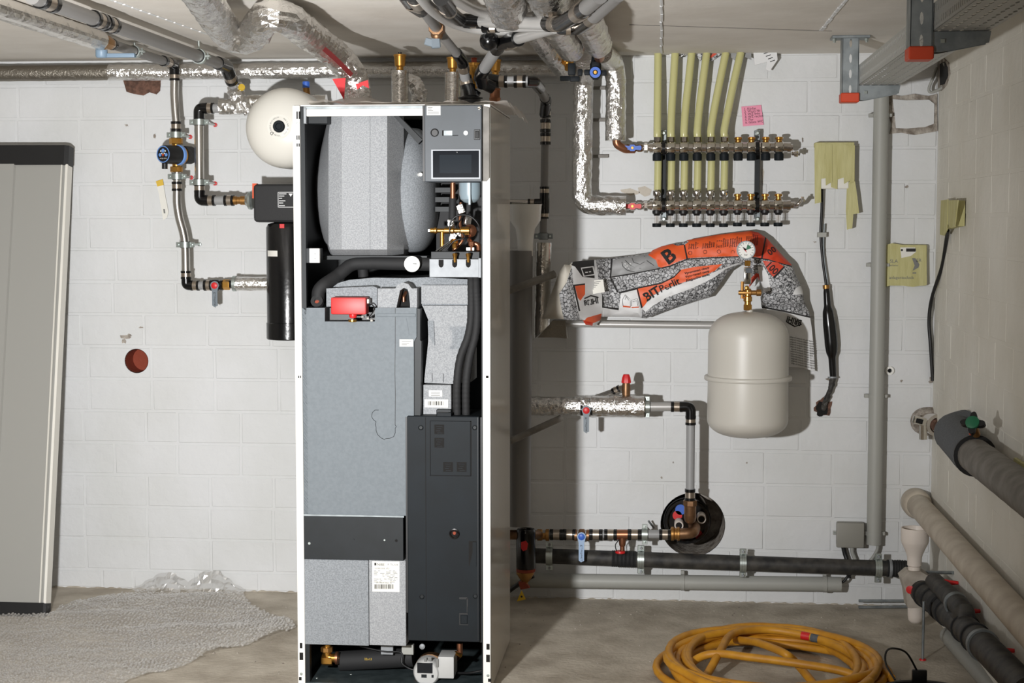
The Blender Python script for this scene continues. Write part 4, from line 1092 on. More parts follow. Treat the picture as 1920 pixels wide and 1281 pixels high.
vent_tower('air_vent', 849, 103, 136, 196, -.55, 11, 'brass air vent on foil wrapped stub half hidden by the grey drop pipe')
cr_ = thing('foil_bend', 'crumpled foil pipe bend beside the leftmost brass air vent', 'pipe', at(780, 196, -.5))
tube('foil_wrap', [at(762, 150, -.5), at(778, 158, -.5), at(786, 175, -.5), at(786, 205, -.5)], .028, M['foil'], cr_, R=.03, n=18, crinkle=.005, seed=21, step=.008)

# ------------------------------------------------------------------ pipe cluster above the cabinet
def zc(u, v, z=2.045): return at_z(u, v, z)
def fit(t, pts, r, n=14):
    return tube('press_fitting', pts, r, M['black_fit'], t, r * 1.8, n)
def band(t, p, q, f0, f1, r):
    p, q = Vector(p), Vector(q); c = p.lerp(q, (f0 + f1) / 2)
    return ring('steel_sleeve', c, q - p, r * .9, r, (q - p).length * (f1 - f0), M['band'], t, 18)
# drop pipe with grey handled brass valve into the cabinet top
yb0 = -1.02
dp = thing('drop_pipe', 'grey pipe with black fittings running down into the cabinet top above the control unit', 'pipe', at(882, 197, yb0))
q0, q1, q2, q3 = zc(772, -12, 2.05), at(828, 66, -1.32), at(866, 112, -1.12), at(876, 160, yb0)
rod('grey_pipe', q0, q1, .0155, M['grey_pipe_dark'], dp); rod('grey_pipe', q1, q2, .0145, M['grey_pipe_dark'], dp)
fit(dp, [q0.lerp(q1, .0), q0.lerp(q1, .3)], .0215); band(dp, q0, q1, .08, .2, .0225)
fit(dp, [q1.lerp(q2, .72), q2, q2.lerp(q3, .42)], .018); band(dp, q2, q3, .2, .4, .019)
rod('grey_pipe', q2.lerp(q3, .3), at(873, 150, yb0), .0165, M['grey_pipe'], dp)
fit(dp, [at(872, 143, yb0), at(877, 165, yb0)], .0205); band(dp, at(872, 143, yb0), at(877, 165, yb0), .3, .7, .0212)
fit(dp, [at(878, 160, yb0), at(882, 184, yb0)], .021)
lathe('entry_grommet', at(882, 199, yb0), Z, [(0, .033), (.022, .033), (.024, .040), (.027, .040), (.028, .03), (.034, .022)], M['black'], dp, 28)
fit(dp, [at(885, 172, yb0 + .01), at(897, 181, yb0 + .01)], .015)
bvv = thing('shutoff_valve', 'brass valve with angular grey handle on the pipe under the ceiling', 'valve', at(812, 82, -1.36))
pv = q0.lerp(q1, .82)
dv = (q1 - q0).normalized()
hexnut('valve_body', pv - dv * .03, dv, .06, .024, 'bronze', bvv, 8)
lathe('valve_neck', pv, -Z, [(0, .02), (.022, .018), (.03, .014)], M['bronze'], bvv, 12)
box('handle', pv + Vector((-.004, 0, -.042)), (.026, .022, .03), M['lever'], bvv, .003, 1, Vector((1, .3, .1)))
box('handle_wing', pv + Vector((-.022, -.008, -.04)), (.026, .01, .022), M['lever'], bvv, .002, 1, Vector((1, .2, -.3)))
# elbow and long silver pipes sweeping under the ceiling
sp_ = thing('silver_pipe', 'lowest silver pipe sweeping in a wide curve under the ceiling', 'pipe', zc(880, 55, 2.03), 'silver pipes under the ceiling')
tube('silver_tube', [zc(785, -12, 2.04), zc(806, 14, 2.04), zc(835, 36, 2.04), zc(872, 50, 2.035), zc(915, 56, 2.03), zc(960, 57, 2.03)], .0155, M['silver_pipe'], sp_, n=16, sp=8)
fit(sp_, [zc(757, -14, 2.06), zc(772, 6, 2.05), zc(790, 18, 2.045)], .022); band(sp_, zc(772, 4, 2.05), zc(800, 14, 2.045), .0, .5, .024)
sp2 = thing('silver_pipe', 'uppermost silver pipe curving under the ceiling behind the foil stubs', 'pipe', zc(950, 30, 2.06), 'silver pipes under the ceiling')
tube('silver_tube', [zc(838, -14, 2.06), zc(865, 6, 2.06), zc(900, 22, 2.06), zc(950, 30, 2.06), zc(1010, 30, 2.06), zc(1080, 22, 2.06)], .0145, M['silver_pipe'], sp2, n=16, sp=8)
sp3 = thing('silver_pipe', 'middle straight silver pipe with black press elbows on both ends', 'pipe', zc(960, 40, 2.045), 'silver pipes under the ceiling')
a_, b_ = zc(900, 40), zc(1030, 44, 1.99)
rod('silver_tube', a_, b_, .0175, M['silver_pipe'], sp3)
fit(sp3, [zc(830, 8), zc(846, 24), zc(862, 38), zc(904, 40)], .0185); band(sp3, zc(832, 10), zc(850, 28), .2, .62, .0205); band(sp3, zc(872, 39.5), zc(904, 40), .25, .62, .0205)
fit(sp3, [zc(826, -4), zc(842, 18)], .021); fit(sp3, [zc(893, 40), zc(906, 40.3)], .021); fit(sp3, [zc(872, 39), zc(882, 40)], .021)
zd = 1.97
fit(sp3, [zc(1026, 44, 1.99), zc(1052, 45, zd), zc(1082, 26, zd), zc(1100, 14, zd)], .0195); band(sp3, zc(1034, 44.5, 1.985), zc(1050, 45, zd), .1, .7, .021); band(sp3, zc(1078, 29, zd), zc(1096, 17, zd), .2, .7, .022)
fit(sp3, [zc(1028, 44, 1.99), zc(1034, 44.5, 1.985)], .022)
rod('grey_pipe', zc(1096, 17, zd), zc(1125, -8, zd), .0185, M['grey_pipe_dark'], sp3)
sp4 = thing('silver_pipe', 'thin silver pipe crossing in front of the foil stubs between black fittings', 'pipe', zc(1000, 52, 2.02), 'silver pipes under the ceiling')
rod('silver_tube', zc(934, 53, 2.02), zc(1056, 53, 1.98), .0105, M['silver_pipe'], sp4)
fit(sp4, [zc(906, 54, 2.02), zc(920, 53, 2.02)], .0125); fit(sp4, [zc(928, 53, 2.02), zc(937, 53, 2.02)], .0125); band(sp4, zc(912, 53.5, 2.02), zc(932, 53, 2.02), .15, .85, .0135)
fit(sp4, [zc(1052, 53, 1.98), zc(1084, 53, zd), zc(1112, 34, zd), zc(1120, 24, zd)], .0175); band(sp4, zc(1060, 53, zd), zc(1074, 53, zd), .1, .7, .0185); band(sp4, zc(1104, 39, zd), zc(1117, 28, zd), .2, .8, .0195)
rod('grey_pipe', zc(1114, 30, zd), zc(1160, -12, zd), .0185, M['grey_pipe_dark'], sp4)
# branch pipe down to the horizontal press line
bp_ = thing('branch_pipe', 'grey pipe with large black elbow slanting down towards the brass vents', 'pipe', at(905, 165, -1.0))
c0, c1, c2 = zc(1040, 52, 2.0), zc(938, 82, 2.0), at(902, 138, -1.05)
rod('grey_pipe', c0, c1.lerp(c0, .1), .0165, M['silver_pipe'], bp_)
ellipsoid('elbow_bulb', zc(917, 76, 2.0), .028, .03, .03, 'black_fit', bp_)
fit(bp_, [zc(917, 56, 2.03), zc(917, 66, 2.02)], .0135); fit(bp_, [zc(912, 78, 2.0), zc(934, 82, 2.0), zc(972, 72, 2.0)], .0235); band(bp_, zc(948, 80, 2.0), zc(972, 72, 2.0), .1, .5, .0255)
fit(bp_, [c1, c1.lerp(c2, .18)], .0215)
rod('grey_pipe', c1, c2, .0185, M['grey_pipe'], bp_)
fit(bp_, [c1.lerp(c2, .8), c2, at(905, 158, -1.0)], .0215); fit(bp_, [at(898, 143, -1.02), at(906, 156, -1.0), at(924, 165, -.98)], .02)
# press line going right and down the wall
hl = thing('press_pipe', 'black and grey press pipe turning right and dropping down the shaded wall', 'pipe', at(1019, 455, -.22))
ym = -.85
rod('grey_pipe', at(925, 153, ym), at(990, 153, ym), .0175, M['grey_pipe'], hl)
fit(hl, [at(915, 150, ym), at(934, 153, ym)], .022)
coupling(hl, at(930, 153, ym), X, m(21, 950, ym), .0175); coupling(hl, at(964, 153, ym), X, m(22, 970, ym), .0175)
g0, g1 = at(990, 153, ym), at(1008, 158, -.72); g2 = at(1024, 188, -.3); g3 = at(1021, 215, -.25)
fit(hl, [at(984, 153, ym), at(1002, 154, ym + .05), g1.lerp(g2, .25)], .0195)
rod('grey_pipe', g1, g2, .0165, M['grey_pipe_dark'], hl)
fit(hl, [g1.lerp(g2, .85), g2, g3], .0195)
yv = -.25
for va, vb in ((204, 220), (224, 248), (250, 271)): coupling(hl, at(1023, va, yv), -Z, m(vb - va, 1020, yv), .0165)
rod('steel_pipe', at(1023, 215, yv), at(1019, 440, yv), .0145, M['grey_pipe_dark'], hl)
coupling(hl, at(1021, 350, yv), -Z, m(16, 1020, yv), .0145)
fit(hl, [at(1021, 362, yv), at(1021, 400, yv)], .018); coupling(hl, at(1020.5, 397, yv), -Z, m(13, 1020, yv), .0145)
rod('branch_tube', at(955, 380, yv), at(1020, 380, yv), .0115, M['steel'], hl); fit(hl, [at(1004, 380, yv), at(1021, 380, yv)], .0145)
coupling(hl, at(990, 380, yv), X, m(16, 1000, yv), .0115)
clamp('pipe_clamp', at(1019, 443, yv), Z, .0145, 'dark clamp above the shaded foil sleeve beside the bag', (at(1019, 443, yv).x, -.001, at(1019, 443, yv).z), band='galv_dark', plug=False)
fs = thing('foil_sleeve', 'vertical foil insulation sleeve cut diagonally at its lower end in cabinet shadow', 'insulation', at(1017, 634, yv))
tube('sleeve_upper', [at(1019, 455, yv), at(1018, 492, yv)], m(15.5, 1018, yv), M['foil_soft'], fs, n=22, crinkle=.0008, step=.01)
V, F = sweep_vf([at(1018, 492, yv), at(1015, 640, yv)], m(15.5, 1018, yv), 24, .0012, 4, .01)
P0 = at(1018, 600, yv)
V = [Vector((v.x, v.y, max(v.z, at(1002, 636, yv).z + (v.x - at(1002, 636, yv).x) * .95))) for v in V]
mk('sleeve_lower', V, F, M['foil_soft'], fs, 30)
pprism('foil_offcut', [(1008, 633), (1035, 602), (1060, 602), (1063, 635), (1040, 633)], -.12, -.03, M['foil_dull'], fs)
# rear brass vents and copper couplings
for u, vt_, vb_, y, lab in ((889, 118, 166, -.9, 'brass vent with dark red cap between the black fittings'), (929, 112, 146, -.6, 'brass vent half hidden behind the slanting grey pipe')):
    t = thing('air_vent', lab, 'air vent', at(u, vb_, y), 'brass air vents over the cabinet')
    c = at(u, vb_, y); h_ = at(u, vt_, y).z - c.z; rr = m(10.5, u, y)
    lathe('vent_body', c, Z, [(0, rr * .6), (h_ * .3, rr * .6), (h_ * .38, rr * .85), (h_ * .88, rr * .95), (h_ * .9, rr * 1.05), (h_, rr * 1.05), (h_ * 1.02, 0)], M['brass'], t, 22)
    lathe('vent_cap', c + Z * h_, Z, [(0, rr * .5), (.012, rr * .45), (.016, rr * .6), (.018, 0)], M['terracotta'], t, 12)
cc_ = thing('copper_coupling', 'ribbed copper coupling standing behind the control unit', 'pipe coupling', at(927, 198, -.62))
lathe('coupling_body', at(928, 197, -.62), Z, [(0, .016), (.014, .017), (.018, .0195), (.024, .0205), (.026, .018), (.05, .018), (.053, .0205), (.056, .0205), (.058, .015), (.08, .015)], M['copper'], cc_, 20)
# big foil stubs hanging from the ceiling
fa = thing('foil_stub', 'large round foil insulated pipe end above the silver pipes, left one', 'insulated pipe', zc(955, 45, 1.98), 'large foil stubs at the ceiling')
tube('foil_jacket', [zc(885, -240, 2.055), zc(925, -70, 2.055), zc(950, 8, 2.05), zc(957, 34, 2.03)], lambda s: .052 if s < .97 else .052 - (s - .97) * .5, M['foil'], fa, n=28, crinkle=.0038, seed=31, step=.013)
fb = thing('foil_stub', 'large round foil insulated pipe end above the silver pipes, right one', 'insulated pipe', zc(1042, 45, 1.98), 'large foil stubs at the ceiling')
tube('foil_jacket', [zc(955, -240, 2.055), zc(1008, -70, 2.055), zc(1034, 8, 2.05), zc(1041, 34, 2.03)], lambda s: .052 if s < .97 else .052 - (s - .97) * .5, M['foil'], fb, n=28, crinkle=.0038, seed=37, step=.013)
# foil pipes behind, leading to the wall
def foil_run(name, lab, pts, r, seed, R=.05, cr=.0026, cat='insulated pipe'):
    t = thing(name, lab, cat, Vector(pts[-1]) - Z * r)
    tube('foil_jacket', pts, r, M['foil'], t, R=R, n=24, crinkle=cr, seed=seed, step=.011); return t
foil_run('foil_pipe', 'foil pipe slanting down behind the thin silver pipe to the wall pipe', [at_z(985, 30, 2.06), at(1005, 62, -1.1), at(1030, 98, -.6), at(1062, 138, -.18)], .035, 41)
foil_run('foil_pipe', 'foil pipe slanting under the right black elbows beside the brass valve', [at_z(1028, 20, 2.055), at_z(1045, 55, 2.04), at(1072, 92, -.75)], .044, 43)
t = foil_run('foil_pipe', 'foil pipe slanting from the ceiling above the blue ringed valve', [at_z(1084, 6, 2.055), at_z(1102, 40, 2.04), at(1122, 84, -.8)], .045, 44)
rod('copper_end', at(1120, 80, -.8), at(1124, 108, -.62), .018, M['copper'], t)
t = thing('foil_riser', 'wide foil insulated riser on wall ending at copper bend, right of pair', 'insulated pipe', at(1154, 262, -.12))
tube('foil_jacket', [at(1128, 98, -.45), at(1150, 116, -.13), at(1155, 150, -.12), at(1154, 264, -.12)], .0385, M['foil'], t, R=.06, n=26, crinkle=.0022, seed=51, step=.011)
tube('copper_bend', [at(1156, 258, -.12), at(1156, 271, -.12), at(1172, 280, -.11), at(1190, 280, -.1)], .0155, M['copper'], t, R=.03, n=14)
t = thing('foil_riser', 'wide foil insulated riser bending right to the red valve, left of pair', 'insulated pipe', at(1095, 402, -.12))
tube('foil_jacket', [at(1098, 118, -.3), at(1094, 146, -.14), at(1092, 240, -.12), at(1091, 385, -.12), at(1174, 386, -.12)], .0375, M['foil'], t, R=.05, n=26, crinkle=.0022, seed=53, step=.011)
for v in (165, 225, 293): pbox('wall_strap', 1112, v - 3, 1140, v + 3, -.02, -.012, M['grey_old'], t)
# brass valve and black handled valve with blue ring
bv1 = thing('brass_valve', 'brass valve with dark cross handle at the end of a foil pipe', 'valve', at(1068, 152, -.45))
hexnut('valve_body', at(1062, 104, -.5), Vector((.2, .1, -1)), .03, .022, 'brass', bv1, 8)
lathe('valve_bonnet', at(1064, 112, -.5), Vector((.05, -.5, -.9)), [(0, .015), (.02, .015), (.024, .011), (.04, .011)], M['brass'], bv1, 14)
tube('copper_end', [at(1068, 104, -.46), at(1085, 98, -.42), at(1092, 84, -.42)], .014, M['copper'], bv1, R=.02, n=12)
for dx, dz, w_, h_ in ((1058, 147, 20, 9), (1076, 148, 18, 10), (1086, 136, 9, 12), (1070, 130, 14, 22)):
    box('handle_lobe', at(dx + 2, dz, -.54), (m(w_, 1070, -.54), .02, m(h_, 1070, -.54)), M['ebox'], bv1, .004, 2)
bv2 = thing('balancing_valve', 'dark four-lobed valve handle with bright blue ring under the foil pipe', 'valve', at(1117, 152, -.6))
lathe('valve_body', at(1117, 106, -.58), Vector((0, -.25, -1)), [(0, .014), (.02, .016), (.03, .02), (.05, .02)], M['ebox'], bv2, 16)
hc = at(1116.5, 136.5, -.62)
lathe('handle_hub', hc + Y * .02, -Y, [(0, .022), (.03, .022), (.032, .02), (.032, 0)], M['ebox'], bv2, 24)
for dx, dz in ((-.028, .002), (.028, 0), (0, .026), (0, -.014)): box('handle_lobe', hc + Vector((dx, .008, dz)), (.022, .024, .018) if dz < .01 else (.026, .024, .026), M['ebox'], bv2, .004, 2)
ring('blue_ring', hc - Y * .013, Y, .009, .0185, .006, M['blue'], bv2, 28)
lathe('spindle', hc - Y * .012, -Y, [(0, .006), (.006, .006), (.006, 0)], M['brass'], bv2, 6)
# shaded drain pipe with white funnel behind the cabinet
df = thing('drain_pipe', 'grey waste pipe with white funnel top in the shadow beside the cabinet', 'drain pipe', at(975, 985, -.3))
c = at(985, 383, -.3)
lathe('funnel', c - Z * .19, Z, [(0, .028), (.06, .03), (.1, .036), (.13, .056), (.185, .06), (.19, .062), (.19, .056), (.13, .05), (.1, .03)], M['white'], df, 28)
rod('waste_pipe', at(972, 985, -.3), at(976, 470, -.3), .045, M['grey_pipe_dark'], df, 24)

# ------------------------------------------------------------------ heating manifolds
yM = -.095
us = [1232, 1257.5, 1282, 1307, 1332.5, 1357.5, 1383.5, 1408.5, 1435, 1460]
mu = thing('return_manifold', 'upper chrome heating manifold with ten black caps and blue valve', 'manifold', at(1345, 300, yM))
rb = m(9.2, 1345, yM)
rod('manifold_bar', at(1218, 278, yM), at(1478, 276, yM), rb, M['nickel'], mu, 20)
zu = at(1345, 277, yM).z; zlw = at(1345, 385, yM).z
src = None
def xof(u): return at(u, 330, yM).x
for i, u in enumerate(us):
    x = xof(u)
    if i == 0:
        seg = lathe('bar_segment', (x - .017, yM, zu), X, [(0, rb * 1.02), (.003, rb * 1.25), (.012, rb * 1.3), (.022, rb * 1.3), (.031, rb * 1.25), (.034, rb * 1.02)], M['chrome'], mu, 20)
        cap = lathe('port_cap', (x, yM, zu - m(24, 1300, yM)), Z, [(0, .016), (.002, .0175), (.024, .0175), (.026, .015), (.032, .013)], M['ebox'], mu, 20)
        neck = lathe('cap_neck', (x, yM, zu - m(11, 1300, yM)), Z, [(0, .014), (.004, .012), (.01, .012)], M['chrome'], mu, 16)
        nutc = lathe('port_nut', (x, yM, zu + m(9, 1300, yM)), Z, [(0, .009), (.004, .009), (.006, .013), (.012, .0135), (.024, .0135), (.026, .0115)], M['nickel'], mu, 10)
        x00 = x
    else:
        d = Vector((x - x00, 0, 0))
        copy_part(seg, d); copy_part(cap, d); copy_part(neck, d)
        if i < 6: copy_part(nutc, d)
    if i >= 6:
        if i == 6: nb = lathe('blind_nut', (x, yM, zu + m(9, 1300, yM)), Z, [(0, .009), (.006, .0105), (.01, .010), (.012, .0145), (.019, .0145), (.021, .0115), (.021, .007)], M['brass'], mu, 12); x06 = x
        else: copy_part(nb, (x - x06, 0, 0))
lathe('bar_end', at(1476, 277, yM), X, [(0, rb * 1.1), (.012, rb * 1.1), (.014, rb * .7), (.02, rb * .7)], M['nickel'], mu, 16)
lathe('end_vent', at(1485, 288, yM), Vector((1, -.4, -.1)), [(0, .007), (.01, .008), (.012, .012), (.022, .012), (.024, .006), (.03, .006)], M['nickel'], mu, 12)
ml = thing('supply_manifold', 'lower chrome heating manifold with ten clear flow meters and red valve', 'manifold', at(1350, 428, yM))
rod('manifold_bar', at(1218, 385, yM), at(1478, 385, yM), rb, M['nickel'], ml, 20)
for i, u in enumerate(us):
    x = xof(u); z0 = zlw
    if i == 0:
        seg = lathe('bar_segment', (x - .017, yM, z0), X, [(0, rb * 1.02), (.003, rb * 1.25), (.012, rb * 1.3), (.022, rb * 1.3), (.031, rb * 1.25), (.034, rb * 1.02)], M['chrome'], ml, 20)
        nut = lathe('port_nut', (x, yM, z0 + .014), Z, [(0, .009), (.02, .0095), (.022, .0135), (.028, .015), (.04, .015), (.042, .012)], M['nickel'], ml, 10)
        col = lathe('meter_base', (x, yM, z0 - .017), -Z, [(0, .0165), (.006, .0175), (.014, .0165), (.018, .012), (.022, .011)], M['black'], ml, 18)
        gls = lathe('meter_glass', (x, yM, z0 - .036), -Z, [(0, .0095), (.034, .0105)], M['clear'], ml, 16)
        stm = rod('meter_stem', (x, yM, z0 - .036), (x, yM, z0 - .068), .0025, M['nickel'], ml, 8)
        ft_ = lathe('meter_cap', (x, yM, z0 - .068), -Z, [(0, .0165), (.003, .017), (.012, .017), (.014, .015)], M['ebox'], ml, 18)
        x00 = x
    else:
        d = Vector((x - x00, 0, 0))
        for o in (seg, col, gls, stm, ft_): copy_part(o, d if i < 6 else d + (Vector((0, 0, .003)) if o is not seg else Vector()))
        if i < 6: copy_part(nut, d)
        elif i == 6: nb = lathe('blind_nut', (x, yM, z0 + .014), Z, [(0, .009), (.018, .0095), (.02, .0145), (.027, .0145), (.029, .011), (.029, .007)], M['brass'], ml, 12); x06 = x
        else: copy_part(nb, (x - x06, 0, 0))
lathe('bar_end', at(1476, 385, yM), X, [(0, rb * 1.1), (.012, rb * 1.1), (.014, rb * .7), (.03, rb * .7)], M['nickel'], ml, 16)
tube('end_drain', [at(1484, 386, yM), at(1496, 384, yM - .02), at(1503, 374, yM - .02)], .0075, M['nickel'], ml, R=.015, n=10)
lathe('drain_cap', at(1505, 378, yM - .02), Z, [(0, .009), (.008, .009), (.01, .005), (.018, .005)], M['nickel'], ml, 10)
for t, v, co, lab in ((mu, 277, 'blue', 'blue'), (ml, 386, 'red', 'red')):
    p = at(1186, v + 1, yM)
    vv = thing('manifold_valve', 'small ball valve with %s butterfly handle at the manifold inlet' % lab, 'valve', p - Z * .02, 'manifold inlet valves')
    lathe('valve_body', p - X * .025, X, [(0, .012), (.004, .0145), (.012, .0145), (.016, .011), (.02, .016), (.036, .016), (.04, .011), (.046, .0145), (.058, .0145), (.062, .012), (.076, .013)], M['bronze' if co == 'blue' else 'nickel'], vv, 14)
    pl = [(-.034, -.004), (-.03, -.009), (-.012, -.007), (-.007, -.012), (.007, -.012), (.012, -.007), (.03, -.009), (.034, -.004), (.034, .004), (.03, .009), (.012, .007), (.007, .012), (-.007, .012), (-.012, .007), (-.03, .009), (-.034, .004)]
    prism('handle', pl, p - Y * .02, X, Z, .008, M[co], vv)
    lathe('handle_screw', p - Y * .028, -Y, [(0, .0055), (.004, .005), (.004, 0)], M['brass'], vv, 6)
    rod('union', at(1205, v, yM), at(1224, v, yM), .0145, M['nickel'], vv, 12); hexnut('union_nut', at(1207, v, yM), X, .016, .019, 'nickel', vv, 6)
for u, lab in ((1244.5, 'dark steel manifold bracket between first and second ports'), (1420, 'dark steel manifold bracket near the right manifold ends')):
    bk = thing('manifold_bracket', lab, 'bracket', at(u, 415, yM), 'manifold brackets')
    pbox('bracket_rail', u - 4.5, 262, u + 4.5, 408, -.045, -.005, M['steel_dark'], bk, .001)
    for v in (278, 386): ring('pipe_band', at(u, v, yM), X, rb * 1.28, rb * 1.45, .014, M['black_fit'], bk)
    for v in (250, 411): lathe('fixing_nut', at(u, v, -.045), -Y, [(0, .009), (.012, .009), (.014, .005), (.02, .005), (.02, 0)], M['zinc'], bk, 6)
    for v in (254, 400): pbox('bracket_foot', u - 5, v - 10, u + 5, v + 10, -.05, -.003, M['galv_dark'], bk, .001)
# yellow heating tubes: six up from the upper bar, six between the bars
tops = [(1234, 97), (1266, 97), (1297, 96), (1325, 96), (1361, 96), (1389, 96)]
names = ['first', 'second', 'third', 'fourth', 'fifth', 'sixth']
for i in range(6):
    x = xof(us[i]); ut, vt_ = tops[i]
    tt = at(ut, vt_, -.06); tt.z = CEIL + .0
    bend = i / 5.0
    p = [Vector((x, yM, zu + m(20, 1300, yM))), Vector((x, yM, zu + .07)), Vector((x + (tt.x - x) * (.16 + .1 * bend), yM + .01, zu + .15)), Vector((x + (tt.x - x) * .6, yM + .02, zu + .25)), tt]
    t = tube('heating_tube', p, m(7.2, 1300, yM), M['pex'], None, n=14, sp=8)
    meta(t, 'yellowish plastic heating tube rising to the ceiling, %s from the left' % names[i], 'tube', 'yellow tubes above the manifold')
    t2 = tube('heating_tube', [Vector((x + .002, yM + .03, zlw + .045)), Vector((x + .004, yM + .035, zu - .02)), Vector((x + .004, yM + .035, zu + .05))], m(7, 1300, yM), M['pex'], None, n=14)
    meta(t2, 'yellowish plastic tube between the two manifold bars, %s from the left' % names[i], 'tube', 'yellow tubes between the manifolds')
# scraps of packing stuffed round the tubes at the ceiling
for i, (pix, ma_, lab) in enumerate([([(1252, 96), (1285, 94), (1281, 104), (1268, 114), (1258, 108)], 'bag_white', 'white packing scrap stuffed at ceiling above second yellow tube'), ([(1236, 93), (1246, 96), (1244, 101), (1237, 99)], 'orange', 'tiny orange packing scrap at the ceiling above the first tube'), ([(1305, 94), (1352, 93), (1350, 104), (1336, 114), (1312, 114), (1307, 106)], 'stones', 'grey printed packing scrap at ceiling between fourth and fifth tubes'), ([(1322, 98), (1330, 106), (1345, 94), (1352, 94), (1340, 104), (1333, 109)], 'orange_red', 'orange red packing strip tucked at the ceiling above fourth tube'), ([(1370, 94), (1408, 93), (1409, 112), (1395, 106), (1381, 115), (1371, 108)], 'bag_grey', 'grey packing scrap at ceiling above the sixth yellow tube'), ([(1412, 94), (1456, 92), (1458, 112), (1443, 134), (1436, 130), (1438, 116), (1415, 122)], 'bag_white', 'white printed packing flap hanging at ceiling right of the tubes')]):
    o = pprism('packing_scrap', pix, -.03 - .004 * i, -.022 - .004 * i, M[ma_]); meta(o, lab, 'packing scrap', 'packing scraps at the ceiling')
    if i in (0, 5):
        for k in range(4):
            u, v = (1262 + 5 * k, 98 + 3 * k) if i == 0 else (1432 + 4 * k, 100 + 5 * k)
            pprism('print', [(u, v), (u + 9, v - 3), (u + 9, v - 1.5), (u, v + 1.5)], -.0305 - .004 * i, -.03 - .004 * i, M['ink'], o)
# pink note
nt_ = pprism('sticky_note', [(1390, 200), (1427, 197), (1432, 234), (1393, 237)], -.006, -.0054, M['pink'])
meta(nt_, 'pink sticky note with handwritten list on the wall above the manifold', 'note')
ex_ = (at(1427, 197, 0) - at(1390, 200, 0)).normalized(); ey_ = (at(1390, 200, 0) - at(1393, 237, 0)).normalized()
for k, s in enumerate(['1. Küche', '2. WoZi Nr.', '3. WZ links', '4. WZ rechts', '5. Flur', '6. Gäste WC']):
    text('handwriting', s, at(1395 + k * .5, 206.5 + k * 5.1, -.0065), .0125, M['ink'], nt_, ex_, ey_)

# ------------------------------------------------------------------ right vessel with gauge
yW = -.25
def zv(v, u=1403, y=yW): return at(u, v, y).z
vx = at(1403, 650, yW).x; R_ = m(76, 1403, yW); zb_ = zv(820)
ev = thing('expansion_vessel', 'cream upright expansion vessel with seam band and pressure gauge hanging on wall', 'vessel', (vx, yW, zb_))
H1 = zv(708) - zb_; H = zv(585) - zb_
dome_b = [(H1 * .30 * (1 - math.cos(t)), R_ * math.sin(t) ** .75) for t in [k * PI / 2 / 10 for k in range(1, 11)]]
lathe('lower_shell', (vx, yW, zb_), Z, [(0, 0)] + dome_b + [(H1, R_ * .985)], M['vessel'], ev, 56, 60)
dome_t = [(H - (H - H1) * .38 * (1 - math.cos(t)), R_ * .985 * math.sin(t) ** .75) for t in [k * PI / 2 / 10 for k in range(10, 0, -1)]]
lathe('upper_shell', (vx, yW, zb_), Z, [(H1, R_ * .99)] + dome_t + [(H, 0)], M['vessel'], ev, 56, 60)
lathe('seam_band', (vx, yW, zb_ + H1 - .010), Z, [(0, R_ * .98), (.001, R_ * 1.06), (.004, R_ * 1.075), (.014, R_ * 1.075), (.017, R_ * 1.06), (.018, R_ * .98)], M['vessel'], ev, 56, 50)
lathe('drain_plug', (vx + .002, yW, zb_ + .002), -Z, [(0, .006), (.006, .005), (.008, 0)], M['black'], ev, 10)
box('wall_bracket', (vx, yW / 2 - .04, zb_ + H1), (.05, -yW - .08, .02), M['vessel'], ev, .002)
lathe('top_spigot', (vx + .004, yW, zb_ + H - .012), Z, [(0, .02), (.008, .018), (.012, .012), (.02, .012)], M['vessel'], ev, 18)
sg = thing('gauge_fitting', 'brass cap valve with chrome stem carrying a round white pressure gauge', 'gauge', (vx, yW, zb_ + H))
gx = at(1402, 560, yW).x
hexnut('base_nut', (gx, yW, zv(582)), Z, zv(571) - zv(582), .017, 'brass', sg, 6)
lathe('brass_neck', (gx, yW, zv(572)), Z, [(0, .012), (.012, .012), (.014, .016), (.03, .016), (.034, .011), (.06, .011)], M['brass'], sg, 16)
lathe('side_branch', (gx, yW, zv(549)), X, [(-.034, .0), (-.034, .008), (-.02, .010), (0, .012), (.012, .012), (.014, .009), (.03, .009), (.032, .012), (.048, .012), (.05, .006)], M['brass_dull'], sg, 14)
lathe('bleed_screw', (gx - .004, yW - .008, zv(540)), -Y, [(0, .009), (.008, .009), (.01, .006), (.01, 0)], M['brass'], sg, 12)
box('chrome_block', (gx - .002, yW, zv(517)), (.026, .026, zv(501) - zv(533)), M['chrome'], sg, .004, 2)
pbox('sight_window', 1398, 503, 1410, 512, yW - .0145, yW - .012, M['eps_dark'], sg, .001)
rod('valve_pin', (gx - .02, yW, zv(560)), (gx - .02, yW, zv(528)), .006, M['brass_dull'], sg, 10)
hexnut('gauge_nut', (gx - .002, yW, zv(499)), Z, .02, .012, 'brass', sg, 6)
gc = at(1398.5, 469, yW - .01); gr = m(17, 1400, yW)
dl = lathe('dial_case', gc + Y * .02, -Y, [(0, gr * .9), (.004, gr), (.028, gr), (.030, gr * .93), (.027, gr * .9), (.027, 0)], M['white'], sg, 36)
ring('dial_rim', gc - Y * .0075, Y, gr * .9, gr * 1.02, .008, M['galv_dark'], dl, 36)
fy = gc - Y * .0078
prism('green_sector', [(0, 0)] + [(gr * .62 * math.cos(a), gr * .62 * math.sin(a)) for a in [math.radians(20 + 8 * k) for k in range(8)]], fy, X, Z, .0006, M['green'], dl)
prism('needle', [(-.004, -.002), (gr * .55 * math.cos(2.4), gr * .55 * math.sin(2.4)), (.004, .002)], fy - Y * .0008, X, Z, .0006, M['ink'], dl)
prism('red_pointer', [(-gr * .3, gr * .1), (-gr * .05, gr * .15), (gr * .08, -gr * .3), (-gr * .05, -gr * .12)], fy - Y * .0008, X, Z, .0006, M['red'], dl)
